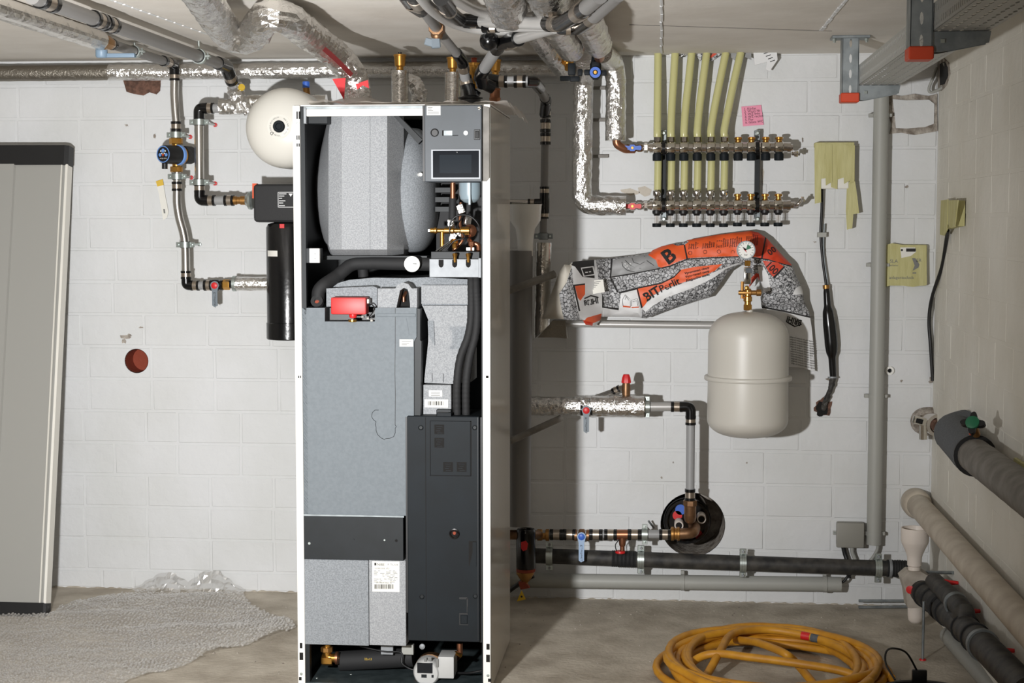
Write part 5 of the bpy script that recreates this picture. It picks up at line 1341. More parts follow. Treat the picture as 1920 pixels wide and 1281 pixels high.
for k in range(13):
    a = math.radians(225 - k * 22.5); e_ = Vector((math.cos(a), 0, math.sin(a)))
    box('tick', fy + e_ * gr * .76, (.006, .001, .0014), M['ink'], dl, 0, 1, e_)
text('lettering', 'bar', fy - Z * gr * .6 - X * .006 - Y * .0005, .009, M['ink'], dl)

# horizontal pipe carrying the bag
hp_ = thing('wall_pipe', 'thin horizontal grey pipe along the wall under the printed bag', 'pipe', at(1200, 616, -.08))
rod('steel_tube', at(1040, 607, -.08), at(1345, 611, -.08), m(6.5, 1200, -.08), M['silver_pipe'], hp_)

# ------------------------------------------------------------------ printed bag
bag_outline = [(1016, 598), (1030, 560), (1048, 512), (1058, 496), (1068, 497), (1072, 491), (1095, 489), (1130, 486), (1180, 480), (1219, 474), (1224, 469), (1240, 462), (1258, 458), (1276, 456), (1290, 450), (1340, 441), (1380, 436), (1407, 433), (1422, 436), (1438, 447), (1470, 482), (1484, 496), (1492, 515), (1500, 532), (1505, 545), (1508, 565), (1518, 588), (1522, 615), (1526, 655), (1528, 697), (1505, 690), (1478, 688), (1470, 640), (1440, 600), (1428, 576), (1426, 558), (1432, 545), (1420, 520), (1404, 540), (1408, 515), (1402, 498), (1385, 497), (1365, 510), (1345, 540), (1331, 557), (1300, 566), (1262, 578), (1230, 590), (1212, 597), (1180, 594), (1140, 594), (1128, 594), (1124, 603), (1116, 612), (1098, 609), (1092, 600), (1078, 601), (1045, 598)]
regions = [
 ('bag_inside', [(1010, 604), (1030, 540), (1056, 490), (1074, 494), (1062, 530), (1048, 552), (1054, 585), (1059, 606)]),
 ('bag_white', [(1072, 500), (1080, 488), (1117, 484), (1122, 522), (1130, 560), (1132, 600), (1125, 615), (1090, 615), (1086, 590), (1078, 560)]),
 ('ink', [(1071, 497), (1076, 490), (1114, 486), (1115, 522), (1092, 519), (1078, 500)]),
 ('bag_white', [(1089, 502), (1113, 499), (1116, 516), (1094, 519)]),
 ('ink', [(1091, 504), (1111, 501), (1114, 514), (1096, 517)]),
 ('bag_white', [(1097, 510), (1102, 509.5), (1102.5, 511.5), (1097.5, 512)]), ('bag_white', [(1104, 509), (1108, 508.5), (1108.5, 510.5), (1104.5, 511)]),
 ('bag_orange', [(1078, 536), (1097, 534), (1097, 552), (1088, 564), (1083, 558)]),
 ('ink', [(1074, 534), (1097, 531.5), (1097, 534), (1078, 536.5), (1088, 583), (1085, 584)]),
 ('bag_grey', [(1148, 488), (1180, 482), (1215, 476), (1232, 486), (1235, 503), (1190, 512), (1144, 519)]),
 ('ink', [(1146, 485), (1149, 485), (1146, 520), (1160, 548), (1157, 549), (1143, 520)]),
 ('ink', [(1144, 519), (1190, 511.5), (1236, 503), (1237, 504.5), (1190, 514), (1145, 521)]),
 ('bag_orange', [(1215, 478), (1226, 466), (1262, 454), (1276, 456), (1290, 446), (1340, 436), (1408, 428), (1430, 438), (1472, 482), (1484, 498), (1460, 492), (1440, 485), (1415, 482), (1400, 480), (1360, 481), (1330, 482), (1290, 484), (1273, 490), (1255, 498), (1240, 502), (1234, 500), (1230, 488)]),
 ('bag_orange_shaded', [(1408, 428), (1430, 436), (1474, 482), (1486, 498), (1455, 492), (1430, 485), (1418, 482)]),
 ('ink', [(1281, 455), (1283.5, 454), (1290, 485), (1287, 486)]), ('ink', [(1435, 442), (1437, 445), (1430, 485), (1427, 484)]),
 ('ink', [(1232, 503.5), (1256, 498), (1290, 485), (1360, 481.5), (1400, 480), (1440, 486), (1484, 499), (1484, 501), (1440, 488), (1400, 482.5), (1360, 483.5), (1290, 487), (1256, 500.5), (1233, 505)]),
 ('stones', [(1262, 458), (1282, 450), (1292, 453), (1284, 459), (1270, 461)]),
 ('bag_white', [(1165, 550), (1195, 541), (1204, 575), (1203, 596), (1130, 600), (1131, 575), (1160, 578)]),
 ('bag_orange', [(1193, 541), (1240, 532), (1264, 520), (1276, 506), (1300, 501), (1355, 495), (1340, 508), (1318, 518), (1280, 530), (1245, 542), (1220, 556), (1206, 576), (1202, 578)]),
 ('bag_white', [(1204, 578), (1222, 556), (1246, 543), (1282, 531), (1320, 519), (1342, 509), (1380, 494), (1390, 494), (1360, 505), (1340, 520), (1300, 540), (1250, 558), (1225, 573), (1210, 585)]),
 ('ink', [(1160, 548), (1195, 539), (1240, 530), (1264, 518), (1276, 505), (1277, 507), (1264, 520.5), (1240, 532.5), (1196, 541.5), (1205, 576), (1202, 579), (1194, 543), (1161, 551)]),
 ('ink', [(1129, 555), (1131.5, 555), (1132, 575), (1160, 578), (1163, 550), (1160, 582), (1129, 577)]),
 ('bag_orange', [(1100, 596), (1128, 588), (1127, 600), (1112, 606), (1094, 604)]), ('bag_orange_shaded', [(1093, 600), (1112, 605), (1110, 616), (1097, 612)]),
 ('bag_orange_shaded', [(1430, 489), (1458, 492), (1470, 500), (1450, 520), (1440, 508)]), ('ink', [(1470, 499), (1473, 500), (1452, 523), (1449, 520)]),
 ('bag_orange_shaded', [(1402, 528), (1418, 512), (1426, 515), (1422, 532), (1408, 545)]),
 ('bag_white', [(1420, 500), (1432, 500), (1440, 515), (1445, 545), (1432, 548), (1424, 520)]),
 ('bag_white', [(1492, 540), (1503, 535), (1507, 553), (1486, 553)]),
 ('bag_white', [(1426, 575), (1470, 583), (1522, 596), (1532, 700), (1470, 695)]), ('ink', [(1426, 574), (1470, 582), (1524, 595), (1524, 597.5), (1470, 585), (1426, 577)]),
]
def inside(p, poly):
    r = False; j = len(poly) - 1
    for i in range(len(poly)):
        a, b = poly[i], poly[j]
        if (a[1] > p[1]) != (b[1] > p[1]) and p[0] < (b[0] - a[0]) * (p[1] - a[1]) / (b[1] - a[1]) + a[0]: r = not r
        j = i
    return r
def dist_edge(p, poly):
    d = 1e9
    for i in range(len(poly)):
        a = Vector(poly[i]); b = Vector(poly[(i + 1) % len(poly)]); q = Vector(p); ab = b - a
        t = max(0, min(1, (q - a).dot(ab) / ab.length_squared)); d = min(d, (a + ab * t - q).length)
    return d
def bag_y(u, v):
    e = min(dist_edge((u, v), bag_outline) / 22.0, 1.0)
    puff = math.sqrt(max(0, 1 - (1 - e) ** 2))
    fold = .013 * noise.noise(Vector((u * .022 + v * .03, v * .05, 3))) + .006 * noise.noise(Vector((u * .06, v * .09 + u * .03, 8)))
    base = -.085 if v < 560 or u < 1300 else -.085 + min(1, (v - 560) / 60) * .05
    q = max(0.0, min(1.0, (1150 - u) / 100.0)); base -= .24 * q * q * (3 - 2 * q)
    if u > 1426 and v > 575: puff *= .3
    return base - .035 * puff + fold * (1 if u < 1400 else .7)
bpts = [Vector(p) for p in bag_outline]; edges = [(i, (i + 1) % len(bpts)) for i in range(len(bpts))]
for _, poly in regions:
    o = len(bpts); q = []
    for i in range(len(poly)):
        a, b_ = Vector(poly[i]), Vector(poly[(i + 1) % len(poly)]); k = max(1, int((b_ - a).length / 14))
        for s in range(k): q.append(a.lerp(b_, s / k))
    bpts += q; edges += [(o + i, o + (i + 1) % len(q)) for i in range(len(q))]
for iu in range(1016, 1530, 9):
    for iv in range(434, 700, 9):
        if inside((iu, iv), bag_outline) and dist_edge((iu, iv), bag_outline) > 3: bpts.append(Vector((iu + random.uniform(-2, 2), iv + random.uniform(-2, 2))))
vv_, ee_, ff_, *_r = delaunay_2d_cdt(bpts, edges, [], 0, 1e-5)
mats_ = ['stones', 'bag_inside', 'bag_white', 'ink', 'bag_orange', 'bag_orange_shaded', 'bag_grey']
F = []; MI = []
for f in ff_:
    c = ((vv_[f[0]] + vv_[f[1]] + vv_[f[2]]) / 3)
    if not inside(c, bag_outline): continue
    k = 'stones'
    for nm, poly in regions:
        if inside(c, poly): k = nm
    a, b_, c_ = [vv_[i] for i in f]
    F.append(list(f) if (b_ - a).cross(c_ - a) < 0 else list(f)[::-1]); MI.append(mats_.index(k))
V = [at(p.x, p.y, bag_y(p.x, p.y)) for p in vv_]
used = sorted({i for f in F for i in f}); rm = {i: k for k, i in enumerate(used)}
nV = len(used); V2 = [V[i] for i in used]
pos2d = [vv_[i] for i in used]
F = [[rm[i] for i in f] for f in F]
Vb = []
for p, q in zip(V2, pos2d):
    Vb.append(Vector((p.x, max(p.y + .002, (-.075 if q.y < 590 or q.x < 1300 else -.03) if q.x > 1160 else p.y + .012), p.z)) if dist_edge(q, bag_outline) > .5 else Vector((p.x, p.y + .0015, p.z)))
FB = [[i + nV for i in f[::-1]] for f in F]
from collections import Counter
ec = Counter()
for f in F:
    for i in range(3): ec[(f[i], f[(i + 1) % 3])] += 1
FS = [[a, a + nV, b_ + nV, b_] for (a, b_) in ec if (b_, a) not in ec]
bag = mk('perlite_bag', V2 + Vb, F + FB + FS, None, None, 50, [M[k] for k in mats_], MI + [1] * len(FB) + [1] * len(FS))
meta(bag, 'empty orange and grey printed perlite bag draped along the wall above the thin pipe', 'bag')
def btext(s, u, v, u2, v2, size, ma_='ink', flip=1, squash=1.0, bold=0.0):
    d = at(u2, v2, 0) - at(u, v, 0); d.y = 0; d.normalize(); up = Vector((-d.z, 0, d.x)) * flip
    y = min(bag_y(u + (u2 - u) * k / 6, v + (v2 - v) * k / 6) for k in range(7)) - .0035
    cu = text('print', s, at(u, v, y), size, M[ma_], bag, d, up, squash=squash, bold=bold)
    # drape the print on the bag
    org = ORG[bag]
    for vx_ in cu.data.vertices:
        w_ = vx_.co + org; q = w_ - CAM; z_ = q.dot(FWD)
        uu, v3 = CX + FPX * q.dot(RGT) / z_, CY - FPX * q.dot(UPV) / z_
        vx_.co = at(uu, v3, bag_y(uu, v3) - .0016) - org
    return cu
btext('BIT', 1212, 566, 1262, 535, .046, bold=.03); btext('Perlit', 1239, 549, 1284, 528, .038, bold=.015)
btext('B', 1252, 497, 1281, 476, .075, squash=1.05, bold=.03)
for k in range(3): btext(['Vyrovnavaci obsyp', 'Vyrovnavaci zasyp', 'Kiegyenlito szaraz'][k], 1284 + 1.5 * k, 515 + 6.5 * k, 1332, 503 + 6.5 * k, .0125, bold=.02)
for i, u in enumerate((1293, 1319, 1345, 1370, 1400)):
    for k in range(6 if i else 5): btext(['Vyrov', 'obsyp', 'perlit', 'podsyp', 'izolac', 'zasyp'][k] + ['', '', 'ny', 'ova', 'ovani'][i], u + 4 * k, 468 - k * .6 - i * 1.2, u + 4 * k + 1.2, 448 - k * 1.0, .0088, bold=.02)
def bline(pts, wd, ma_):
    tube('print', [at(u, v, bag_y(u, v) - .0012) for u, v in pts], m(wd, 1250) / 2, M[ma_], bag, n=4)
for u, v in ((1294, 474.5), (1322, 472.5), (1348, 472), (1374, 473)):
    bline([(u + 3.4 * math.cos(a), v + 3.4 * math.sin(a)) for a in [k * PI / 5 for k in range(11)]], .8, 'ink')
btext('00', 1444, 480, 1462, 466, .034, squash=.95, bold=.015); btext('100l', 1434, 498, 1452, 516, .038, squash=.9, bold=.015)
btext('BRIHI', 1096, 573.5, 1122, 568.5, .028, bold=.035, squash=.8)
bline([(1096, 560), (1108, 554.5), (1121, 558)], 2.6, 'ink')
btext('BRIHI', 1504, 601, 1476, 593, .032, bold=.03, squash=.75); bline([(1476, 604), (1490, 612), (1503, 608)], 3, 'ink')
for pl_ in ([(1168, 574), (1167, 562), (1172, 553), (1182, 562), (1182, 575)], [(1172, 562), (1173, 556), (1180, 564)], [(1184, 574), (1184, 563), (1195, 560), (1199, 575)], [(1186, 566), (1194, 564), (1196, 574)]): bline(pl_, .7, 'ink')
bline([(1168, 574.5), (1182, 576)], 2.4, 'bag_orange'); bline([(1184, 577), (1198, 576)], 2, 'bag_orange')
# line drawing on the grey picture
for pl_ in ([(1166, 491), (1168, 500), (1176, 507), (1190, 510)], [(1172, 488), (1180, 496), (1192, 503), (1205, 503)], [(1185, 484), (1188, 492), (1200, 496), (1208, 491)], [(1208, 480), (1214, 490), (1226, 498)]): bline(pl_, .9, 'ink')
for u, v in ((1171, 494), (1175, 498), (1172, 500), (1178, 503), (1181, 494)): bline([(u, v), (u + 2.5, v + 1.5)], 2.4, 'bag_white')
for k in range(12): btext('perlit obsyp izolace podlah', 1526 + .2 * k, 640 + 4.6 * k, 1482, 631 + 4.4 * k, .0085)
lab_ = pprism('label', [(1096, 528), (1131, 524), (1134, 548), (1108, 552), (1097, 545)], bag_y(1115, 538) - .006, bag_y(1115, 538) - .0045, M['paper'], bag)
for k in range(5): pprism('print', [(1100, 530 + 3.4 * k), (1100 + 26 - 3 * k, 527.5 + 3.4 * k), (1100 + 26 - 3 * k, 528.7 + 3.4 * k), (1100, 531.2 + 3.4 * k)], bag_y(1115, 538) - .0066, bag_y(1115, 538) - .0058, M['ink_grey'], lab_)

# ------------------------------------------------------------------ plumbing right of the cabinet
yP = -.2
fp2 = thing('foil_pipe', 'horizontal foil insulated pipe coming from behind the cabinet at mid height', 'insulated pipe', at(1090, 783, yP))
tube('foil_jacket', [at(940, 761, yP), at(1100, 762, yP)], .036, M['foil'], fp2, n=24, crinkle=.0018, seed=61, step=.011)
tube('foil_jacket', [at(1096, 762, yP), at(1208, 763, yP)], .0415, M['foil'], fp2, n=26, crinkle=.0016, seed=62, step=.011)
ring('jacket_end', at(1208, 763, yP), X, .016, .0405, .003, M['foil_dull'], fp2)
lever_valve('ball_valve', at(1100, 768, yP - .02), X, .018, 'ball valve with red cap and grey lever on the foil pipe', 'red', 'lever', m(40, 1100, yP), letters='MIEGERI', bodyL=.045, body='black_fit')
sv = thing('safety_valve', 'brass safety valve with red cap standing on the foil pipe', 'valve', at(1174, 747, yP))
s0 = at(1174, 748, yP); hh = at(1174, 718, yP).z - s0.z
lathe('valve_body', s0, Z, [(0, .008), (.006, .011), (.012, .011), (.014, .0155), (hh * .75, .0165), (hh, .014)], M['bronze'], sv, 18)
lathe('valve_cap', s0 + Z * hh, Z, [(0, .019), (.006, .019), (.02, .0165), (.032, .0115), (.033, 0)], M['red'], sv, 8)
rod('outlet', at(1170, 727, yP + .01), at(1152, 731, yP + .03), .011, M['band'], sv, 14)
coupling(sv, at(1162, 728, yP + .02), at(1146, 736, yP + .03) - at(1162, 728, yP + .02), .03, .011)
rod('drain_tube', at(1148, 734, yP + .02), at(1118, 745, yP + .05), .0095, M['steel'], sv)
gp = thing('grey_pipe', 'grey pipe turning down from the foil pipe to the wall opening', 'pipe', at(1295, 938, yP))
rod('pipe_run', at(1206, 763, yP), at(1270, 763, yP), .0165, M['silver_pipe'], gp)
coupling(gp, at(1258, 763, yP), X, m(22, 1270, yP), .0165)
elbow(gp, at(1276, 763, yP), at(1295, 763, yP), at(1295, 786, yP), .0195, R=.035)
coupling(gp, at(1295, 780, yP), -Z, m(17, 1295, yP), .0165)
rod('pipe_run', at(1295, 794, yP), at(1294, 922, yP), .0165, M['grey_pipe'], gp)
coupling(gp, at(1294, 917, yP), -Z, m(23, 1295, yP), .0165)
clamp('pipe_clamp', at(1213, 763, yP), X, .0185, 'zinc clamp at the right end of the foil pipe', (at(1213, 763, yP).x, -.001, at(1213, 763, yP).z), plug=False)
for i, (p, q, lab) in enumerate((((955, 828, -.42), (1052, 784, -.3), 'dark slanting pipe in shadow under the foil pipe'), ((950, 546, -.42), (1040, 514, -.33), 'dark slanting pipe in shadow left of the bag'))):
    meta(rod('slanting_pipe', at(*p), at(*q), .0125 if i == 0 else .014, M['grey_old'], None, 16), lab, 'pipe', 'dark slanting pipes')
# wall opening with insulated twin pipe
hc_ = at(1288, 971, .1)
tw_ = thing('twin_pipe', 'black insulated twin pipe end filling the round wall opening', 'pipe', hc_ - Z * .1 + Y * .02)
er = m(43.5, 1290)
lathe('casing', hc_ + Y * .1, -Y, [(0, er), (.175, er), (.18, er * .97), (.18, er * .86), (.15, er * .84), (.15, 0)], M['black_fit'], tw_, 40)
ring('casing_rib', hc_ - Y * .06, Y, er, er * 1.03, .01, M['black_rubber'], tw_, 40)
for u, v, r_, ma_ in ((1273, 984, 8.5, 'pvc'), (1315, 972, 8.5, 'pvc')):
    p = at(u, v, -.03); tt_ = lathe('medium_pipe', p + Y * .05, -Y, [(0, m(r_)), (.07, m(r_)), (.072, m(r_ * .92)), (.07, m(r_ * .72)), (.05, m(r_ * .72)), (.05, 0)], M[ma_], tw_, 24)
    lathe('pipe_bore', p - Y * .0185, -Y, [(0, m(r_ * .7)), (.0005, m(r_ * .7)), (.0005, 0)], M['black_void'], tt_, 20)
for u, v, r_, ma_ in ((1276, 955, 10, 'blue'), (1270, 966, 9, 'red'), (1283, 1000, 8, 'red'), (1308, 1000, 8, 'red')):
    lathe('core_disc', at(u, v, .055), -Y, [(0, m(r_)), (.012, m(r_)), (.012, 0)], M[ma_], tw_, 20)
bz = thing('bronze_elbow', 'pair of bronze elbows joining the wall opening to both pipes', 'pipe elbow', at(1290, 1012, -.12))
ye = -.16
hexnut('union_nut', at(1294, 938, yP), -Z, m(11, 1294, yP), .027, 'bronze', bz, 8)
tube('upper_elbow', [at(1294, 946, yP), at(1294, 972, yP + .01), at(1294, 972, -.03)], .0225, M['bronze'], bz, R=.03, n=18)
tube('lower_elbow', [at(1258, 1002, ye), at(1300, 1000, ye), at(1303, 990, ye + .06), at(1300, 985, -.03)], .021, M['bronze'], bz, R=.03, n=18)
lathe('elbow_collar', at(1257, 1001, ye), X, [(0, .018), (.003, .0265), (.012, .0265), (.016, .022), (.024, .022), (.026, .0265), (.034, .0265), (.036, .02)], M['brass_dull'], bz, 20)
wl = thing('water_line', 'horizontal water line of bronze and black press couplings ending at the wall opening', 'pipe', at(1120, 1012, ye))
vL = lambda u: 1003 + (u - 1000) * -.004
rod('pipe_run', at(960, 1002, ye), at(1262, 1002, ye), .0165, M['grey_pipe'], wl)
lathe('brass_union', at(1006, 1003, ye), X, [(0, .017), (.004, .022), (.02, .022), (.024, .018), (.034, .018), (.036, .023), (.048, .023)], M['brass_dull'], wl, 16)
for a, b_ in ((1031, 1056), (1056, 1080), (1105, 1130), (1133, 1157), (1177, 1203), (1236, 1258)):
    coupling(wl, at(a, 1002.5, ye), X, m(b_ - a, 1120, ye), .0178)
tee = rod('bronze_tee', at(1156, 1002.5, ye), at(1178, 1002.5, ye), .019, M['copper'], wl)
lathe('tee_drop', at(1167, 1008, ye), -Z, [(0, .015), (.02, .0135), (.03, .012), (.034, .009), (.05, .009)], M['copper'], tee, 16)
lathe('drain_cap', at(1163, 1033, ye), -Z, [(0, .018), (.003, .019), (.008, .019), (.010, .015), (.014, .0)], M['red'], tee, 18)
rod('drain_nut', at(1166, 1024, ye), at(1166, 1034, ye), .008, M['nickel'], tee, 6)
tube('cap_strap', [at(1161, 1012, ye - .02), at(1154, 1022, ye - .02), at(1156, 1034, ye - .01)], .002, M['black'], tee, n=6, sp=5)
lever_valve('ball_valve', at(1091, 1004, ye), X, .017, 'ball valve with blue cap and pale blue lever on the lower water line', 'blue', 'lever_blue', m(46, 1091, ye), letters='MIEGERI', bodyL=.055, body='bronze')
clamp('pipe_clamp', at(1209, 1002, ye), X, .0178, 'zinc clamp on the water line beside the wall opening', (at(1209, 1002, ye).x, -.001, at(1209, 1002, ye).z), plug=False)
rod('stud_bolt', at(1216, 977, -.06), at(1226, 990, -.04), .004, M['galv_dark'], wl, 8)
# black and red filter
yf = -.3
wf = thing('house_filter', 'black household water filter with red mark, brass foot and yellow tag', 'water filter', at(985, 1110, yf))
c = at(986, 1066, yf); rf = m(18.5, 986, yf); hf = at(986, 992, yf).z - c.z
lathe('filter_cup', c, Z, [(0, rf * .95), (.004, rf), (hf - .012, rf), (hf - .004, rf * .95), (hf, rf * .9), (hf, rf * .8), (hf - .006, rf * .76), (hf - .006, 0)], M['black_fit'], wf, 28)
lathe('red_collar', at(986, 1072, yf), Z, [(0, rf * .93), (.002, rf * .98), (.012, rf * .98)], M['terracotta'], wf, 28)
lathe('brass_foot', at(985, 1098, yf), Z, [(0, .008), (.012, .010), (.02, .018), (.045, rf * .92), (.052, rf * .92)], M['brass_dull'], wf, 24)
pprism('red_mark', [(977, 1017), (986, 1014), (990, 1020), (988, 1031), (981, 1034), (977, 1029)], yf - rf * 1.03, yf - rf * .9, M['red'], wf)
pprism('drain_lever', [(972, 1093), (984, 1091), (993, 1103), (976, 1106)], yf - .015, yf + .01, M['terracotta'], wf)
pprism('warning_tag', [(978, 1107), (986, 1124), (969, 1128)], yf - .03, yf - .0285, M['tag_yellow'], wf)
lathe('tag_hole', at(978, 1119, yf - .0302), -Y, [(0, .004), (.0006, .004), (.0006, 0)], M['ink'], wf, 10)
rod('inlet', at(950, 1003, yf), at(972, 1003, yf), .018, M['bronze'], wf); rod('outlet', at(996, 1003, yf + .03), at(1012, 1003, ye), .017, M['bronze'], wf)
tube('waste_hose', [at(1000, 1080, yf + .05), at(980, 1090, yf + .06), at(950, 1112, yf + .1)], .009, M['black'], wf, n=10, sp=5)

# black drain pipe and grey conduit along the floor
yd = -.11
dr = thing('drain_pipe', 'long dusty black drain pipe running along the foot of the wall', 'drain pipe', at(1350, 1085, yd))
dA, dB = at(1000, 1042, yd), at(1720, 1068, yd); rd = m(14.5, 1300, yd)
def dpt(u): return dA.lerp(dB, (u - 1000) / 720.0)
rod('pipe_run', dA, dB, rd, M['black_pipe'], dr, 28)
V, F = sweep_vf([dpt(1150), dpt(1196)], lambda s: rd * (1.06 + .05 * math.sin(s * 75)), 28, step=.003); mk('ribbed_sleeve', V, F, M['black_rubber'], dr, 60)
V, F = sweep_vf([dpt(1664), dpt(1708)], lambda s: rd * (1.1 + .05 * math.sin(s * 60)), 28, step=.003); mk('ribbed_sleeve', V, F, M['black_rubber'], dr, 60)
ring('hose_clip', dpt(1670), dB - dA, rd * 1.1, rd * 1.2, .01, M['galv'], dr, 28)
for u, lab in ((1031, 'wide zinc clamp on black drain pipe next to the household filter'), (1205, 'wide zinc clamp on black drain pipe under the round wall opening'), (1397, 'wide zinc clamp on black drain pipe, third along the wall'), (1648, 'wide zinc clamp on black drain pipe below the grey junction box')):
    c = dpt(u); t = thing('drain_clamp', lab, 'pipe clamp', (c.x, -.001, c.z), 'clamps on the black drain pipe')
    for k in (-1, 0, 1): ring('clamp_band', c + X * k * .0085, X, rd * 1.08, rd * 1.08 + .004 + (.001 if k == 0 else 0), .008, M['zinc'], t, 28)
    for s in (1, -1):
        e_ = box('clamp_ear', c + Z * s * (rd * 1.08 + .012), (.026, .006, .024), M['zinc'], t, .002)
        rod('bolt', c + Z * s * (rd * 1.08 + .014) - Y * .014, c + Z * s * (rd * 1.08 + .014) + Y * .016, .005, M['galv'], e_, 6)
    rod('stud', c + Y * rd, (c.x, -.001, c.z), .005, M['zinc'], t, 10)
cdt = thing('floor_conduit', 'long horizontal light grey conduit close to the floor under the black drain pipe', 'conduit', at(1300, 1108, -.06))
rc_ = m(14, 1300, -.06); xa, xb = at(945, 1088, -.06), at(1577, 1096, -.06)
V, F = lathe_vf_open([(0, rc_ * .9), (0, rc_), ((xb - xa).length, rc_), ((xb - xa).length, rc_ * .88), ((xb - xa).length - .05, rc_ * .88)], xa, xb - xa, 26)
mk('conduit_tube', V, F, M['conduit'], cdt, 40)
for u in (1283, 1547):
    c = xa.lerp(xb, (u - 945) / 632.0); k_ = ring('conduit_clip', c, X, rc_, rc_ * 1.12, .014, M['conduit'], cdt, 26)
    box('clip_tab', c + Z * (rc_ + .008) + Y * .01, (.014, .012, .016), M['conduit'], k_, .001)
tube('cable_end', [xb - X * .02 + Z * .002, xb + X * .008 + Z * .01, xb + Vector((.022, .0, .028)), xb + Vector((.04, .01, .04))], .005, M['black'], cdt, n=8, sp=5)

# vertical conduit, junction box, cables
vc_ = thing('wall_conduit', 'tall light grey vertical conduit on the wall near the corner', 'conduit', at(1640, 1024, -.04))
va, vb_ = at(1650, 150, -.04), at(1641.5, 1021, -.04); va.x = vb_.x = (va.x + vb_.x) / 2; rv2 = m(14, 1645, -.04)
V, F = lathe_vf_open([(-.0, rv2 * .85), (0, rv2), ((va - vb_).length, rv2)], vb_, Z, 28); mk('conduit_tube', V, F, M['conduit'], vc_, 40)
for v in (216, 497, 743, 1001):
    z_ = at(1645, v, -.04).z; k_ = ring('conduit_clip', (vb_.x, -.04, z_), Z, rv2, rv2 * 1.05, .016, M['conduit'], vc_, 26)
    box('clip_tab', (vb_.x - rv2 - .008, -.03, z_), (.016, .02, .014), M['conduit'], k_, .001); box('clip_tab', (vb_.x + rv2 + .006, -.03, z_), (.014, .02, .012), M['conduit'], k_, .001)
jb = thing('junction_box', 'small square grey junction box at the lower end of the vertical conduit', 'junction box', at(1595, 1030, -.04))
pbox('box_body', 1570, 982, 1621, 1027, -.055, -.004, M['jbox'], jb, .006, 2); pbox('box_lid', 1568.5, 981, 1620.5, 1028, -.066, -.052, M['jbox'], jb, .007, 2)
pbox('fixing_lug', 1562, 996, 1569, 1003, -.012, -.004, M['conduit'], jb, .001)
lathe('lug_screw', at(1565.5, 999.5, -.012), -Y, [(0, .004), (.002, .003), (.002, 0)], M['zinc'], jb, 8)
meta(tube('cable', [at(1581, 1025, -.03), at(1584, 1038, -.03), at(1588, 1052, -.035), at(1592, 1085, -.05)], .0085, M['black'], None, n=12, sp=6), 'black cable leaving the junction box downwards behind the drain pipe', 'cable', 'cables at the junction box')
meta(tube('cable', [at(1598, 1025, -.03), at(1598, 1036, -.03), at(1604, 1052, -.03), at(1608, 1075, -.03)], .0075, M['conduit'], None, n=12, sp=6), 'grey cable leaving the junction box downwards beside the black one', 'cable', 'cables at the junction box')
meta(tube('cable', [at(1646, 1010, -.04), at(1645, 1030, -.04), at(1636, 1046, -.035), at(1628, 1056, -.03), at(1622, 1075, -.03)], .006, M['conduit'], None, n=12, sp=6), 'grey cable curling out of the bottom of the vertical conduit', 'cable', 'cables at the junction box')

# taped box, cable joint
tb = thing('taped_box', 'wall box covered in yellow masking tape with loose strips hanging down', 'electrical box', at(1565, 355, -.02))
pbox('box_body', 1536, 300, 1592, 354, -.05, -.003, M['paper'], tb, .003)
rnd = random.Random(21)
for i, (u0, u1, vb2) in enumerate(((1527, 1539, 382), (1535, 1549, 336), (1546, 1560, 348), (1556, 1572, 351), (1568, 1584, 337), (1580, 1594, 345), (1589, 1603, 338))):
    y_ = -.053 - .0012 * (i % 3)
    pprism('tape_strip', [(u0, 271 + rnd.uniform(-2, 3)), (u1, 271 + rnd.uniform(-2, 3)), (u1 + rnd.uniform(-2, 2), vb2 + rnd.uniform(-8, 4)), (u0 + rnd.uniform(0, 3), vb2)], y_, y_ + .0009, M['tape'], tb)
pbox('tape_top', 1528, 267, 1602, 276, -.052, -.003, M['tape'], tb, .002)
pprism('tape_tail', [(1588, 345), (1602, 332), (1607, 365), (1611, 400), (1600, 402), (1598, 428), (1588, 431), (1586, 395)], -.048, -.0472, M['tape'], tb)
pprism('tape_side', [(1594, 275), (1603, 272), (1602, 340), (1593, 345)], -.056, -.0553, M['tape'], tb)
jc = thing('joint_cable', 'black cable with thick shrink joint running from taped box to a ragged wall hole', 'cable', at(1545, 770, -.02))
tube('cable_run', [at(1541, 350, -.03), at(1541, 390, -.02), at(1539, 440, -.02), at(1543, 490, -.02), at(1549, 534, -.025)], .0055, M['black'], jc, n=10, sp=8)
tube('cable_run', [at(1546, 420, -.018), at(1544, 470, -.018), at(1552, 534, -.022)], .004, M['galv_dark'], jc, n=8, sp=6)
prj = [(0, .008), (.1, .012), (.3, .0135), (.36, .020), (.5, .024), (.7, .0245), (.78, .021), (.82, .014), (1, .0125)]
def rj(s):
    for (a, x), (b_, y) in zip(prj, prj[1:]):
        if s <= b_: return x + (y - x) * (s - a) / (b_ - a)
    return prj[-1][1]
tube('shrink_joint', [at(1549, 534, -.03), at(1552, 580, -.035), at(1558, 640, -.035), at(1562, 706, -.03)], rj, M['black_fit'], jc, n=18, sp=16)
ring('orange_seal', at(1549, 538, -.028), Vector((.1, 0, -1)), .008, .013, .014, M['brass_dull'], jc)
tube('frayed_screen', [at(1562, 702, -.03), at(1560, 722, -.03), at(1551, 745, -.02), at(1543, 768, .0)], .011, M['black_pipe'], jc, n=12, sp=8, crinkle=.003)
ring('cable_tie', at(1561, 708, -.03), Vector((0, .1, 1)), .012, .018, .006, M['galv'], jc)
pbox('cable_clip', 1533, 436, 1550, 445, -.03, -.002, M['conduit'], jc, .001)
blob('cable_opening', 1544, 765, 17, 17, -.004, M['rubble'], wall_back, 31, 20, .22); blob('cable_opening', 1541, 767, 11, 13, -.0046, M['black_void'], wall_back, 33, 16, .25)
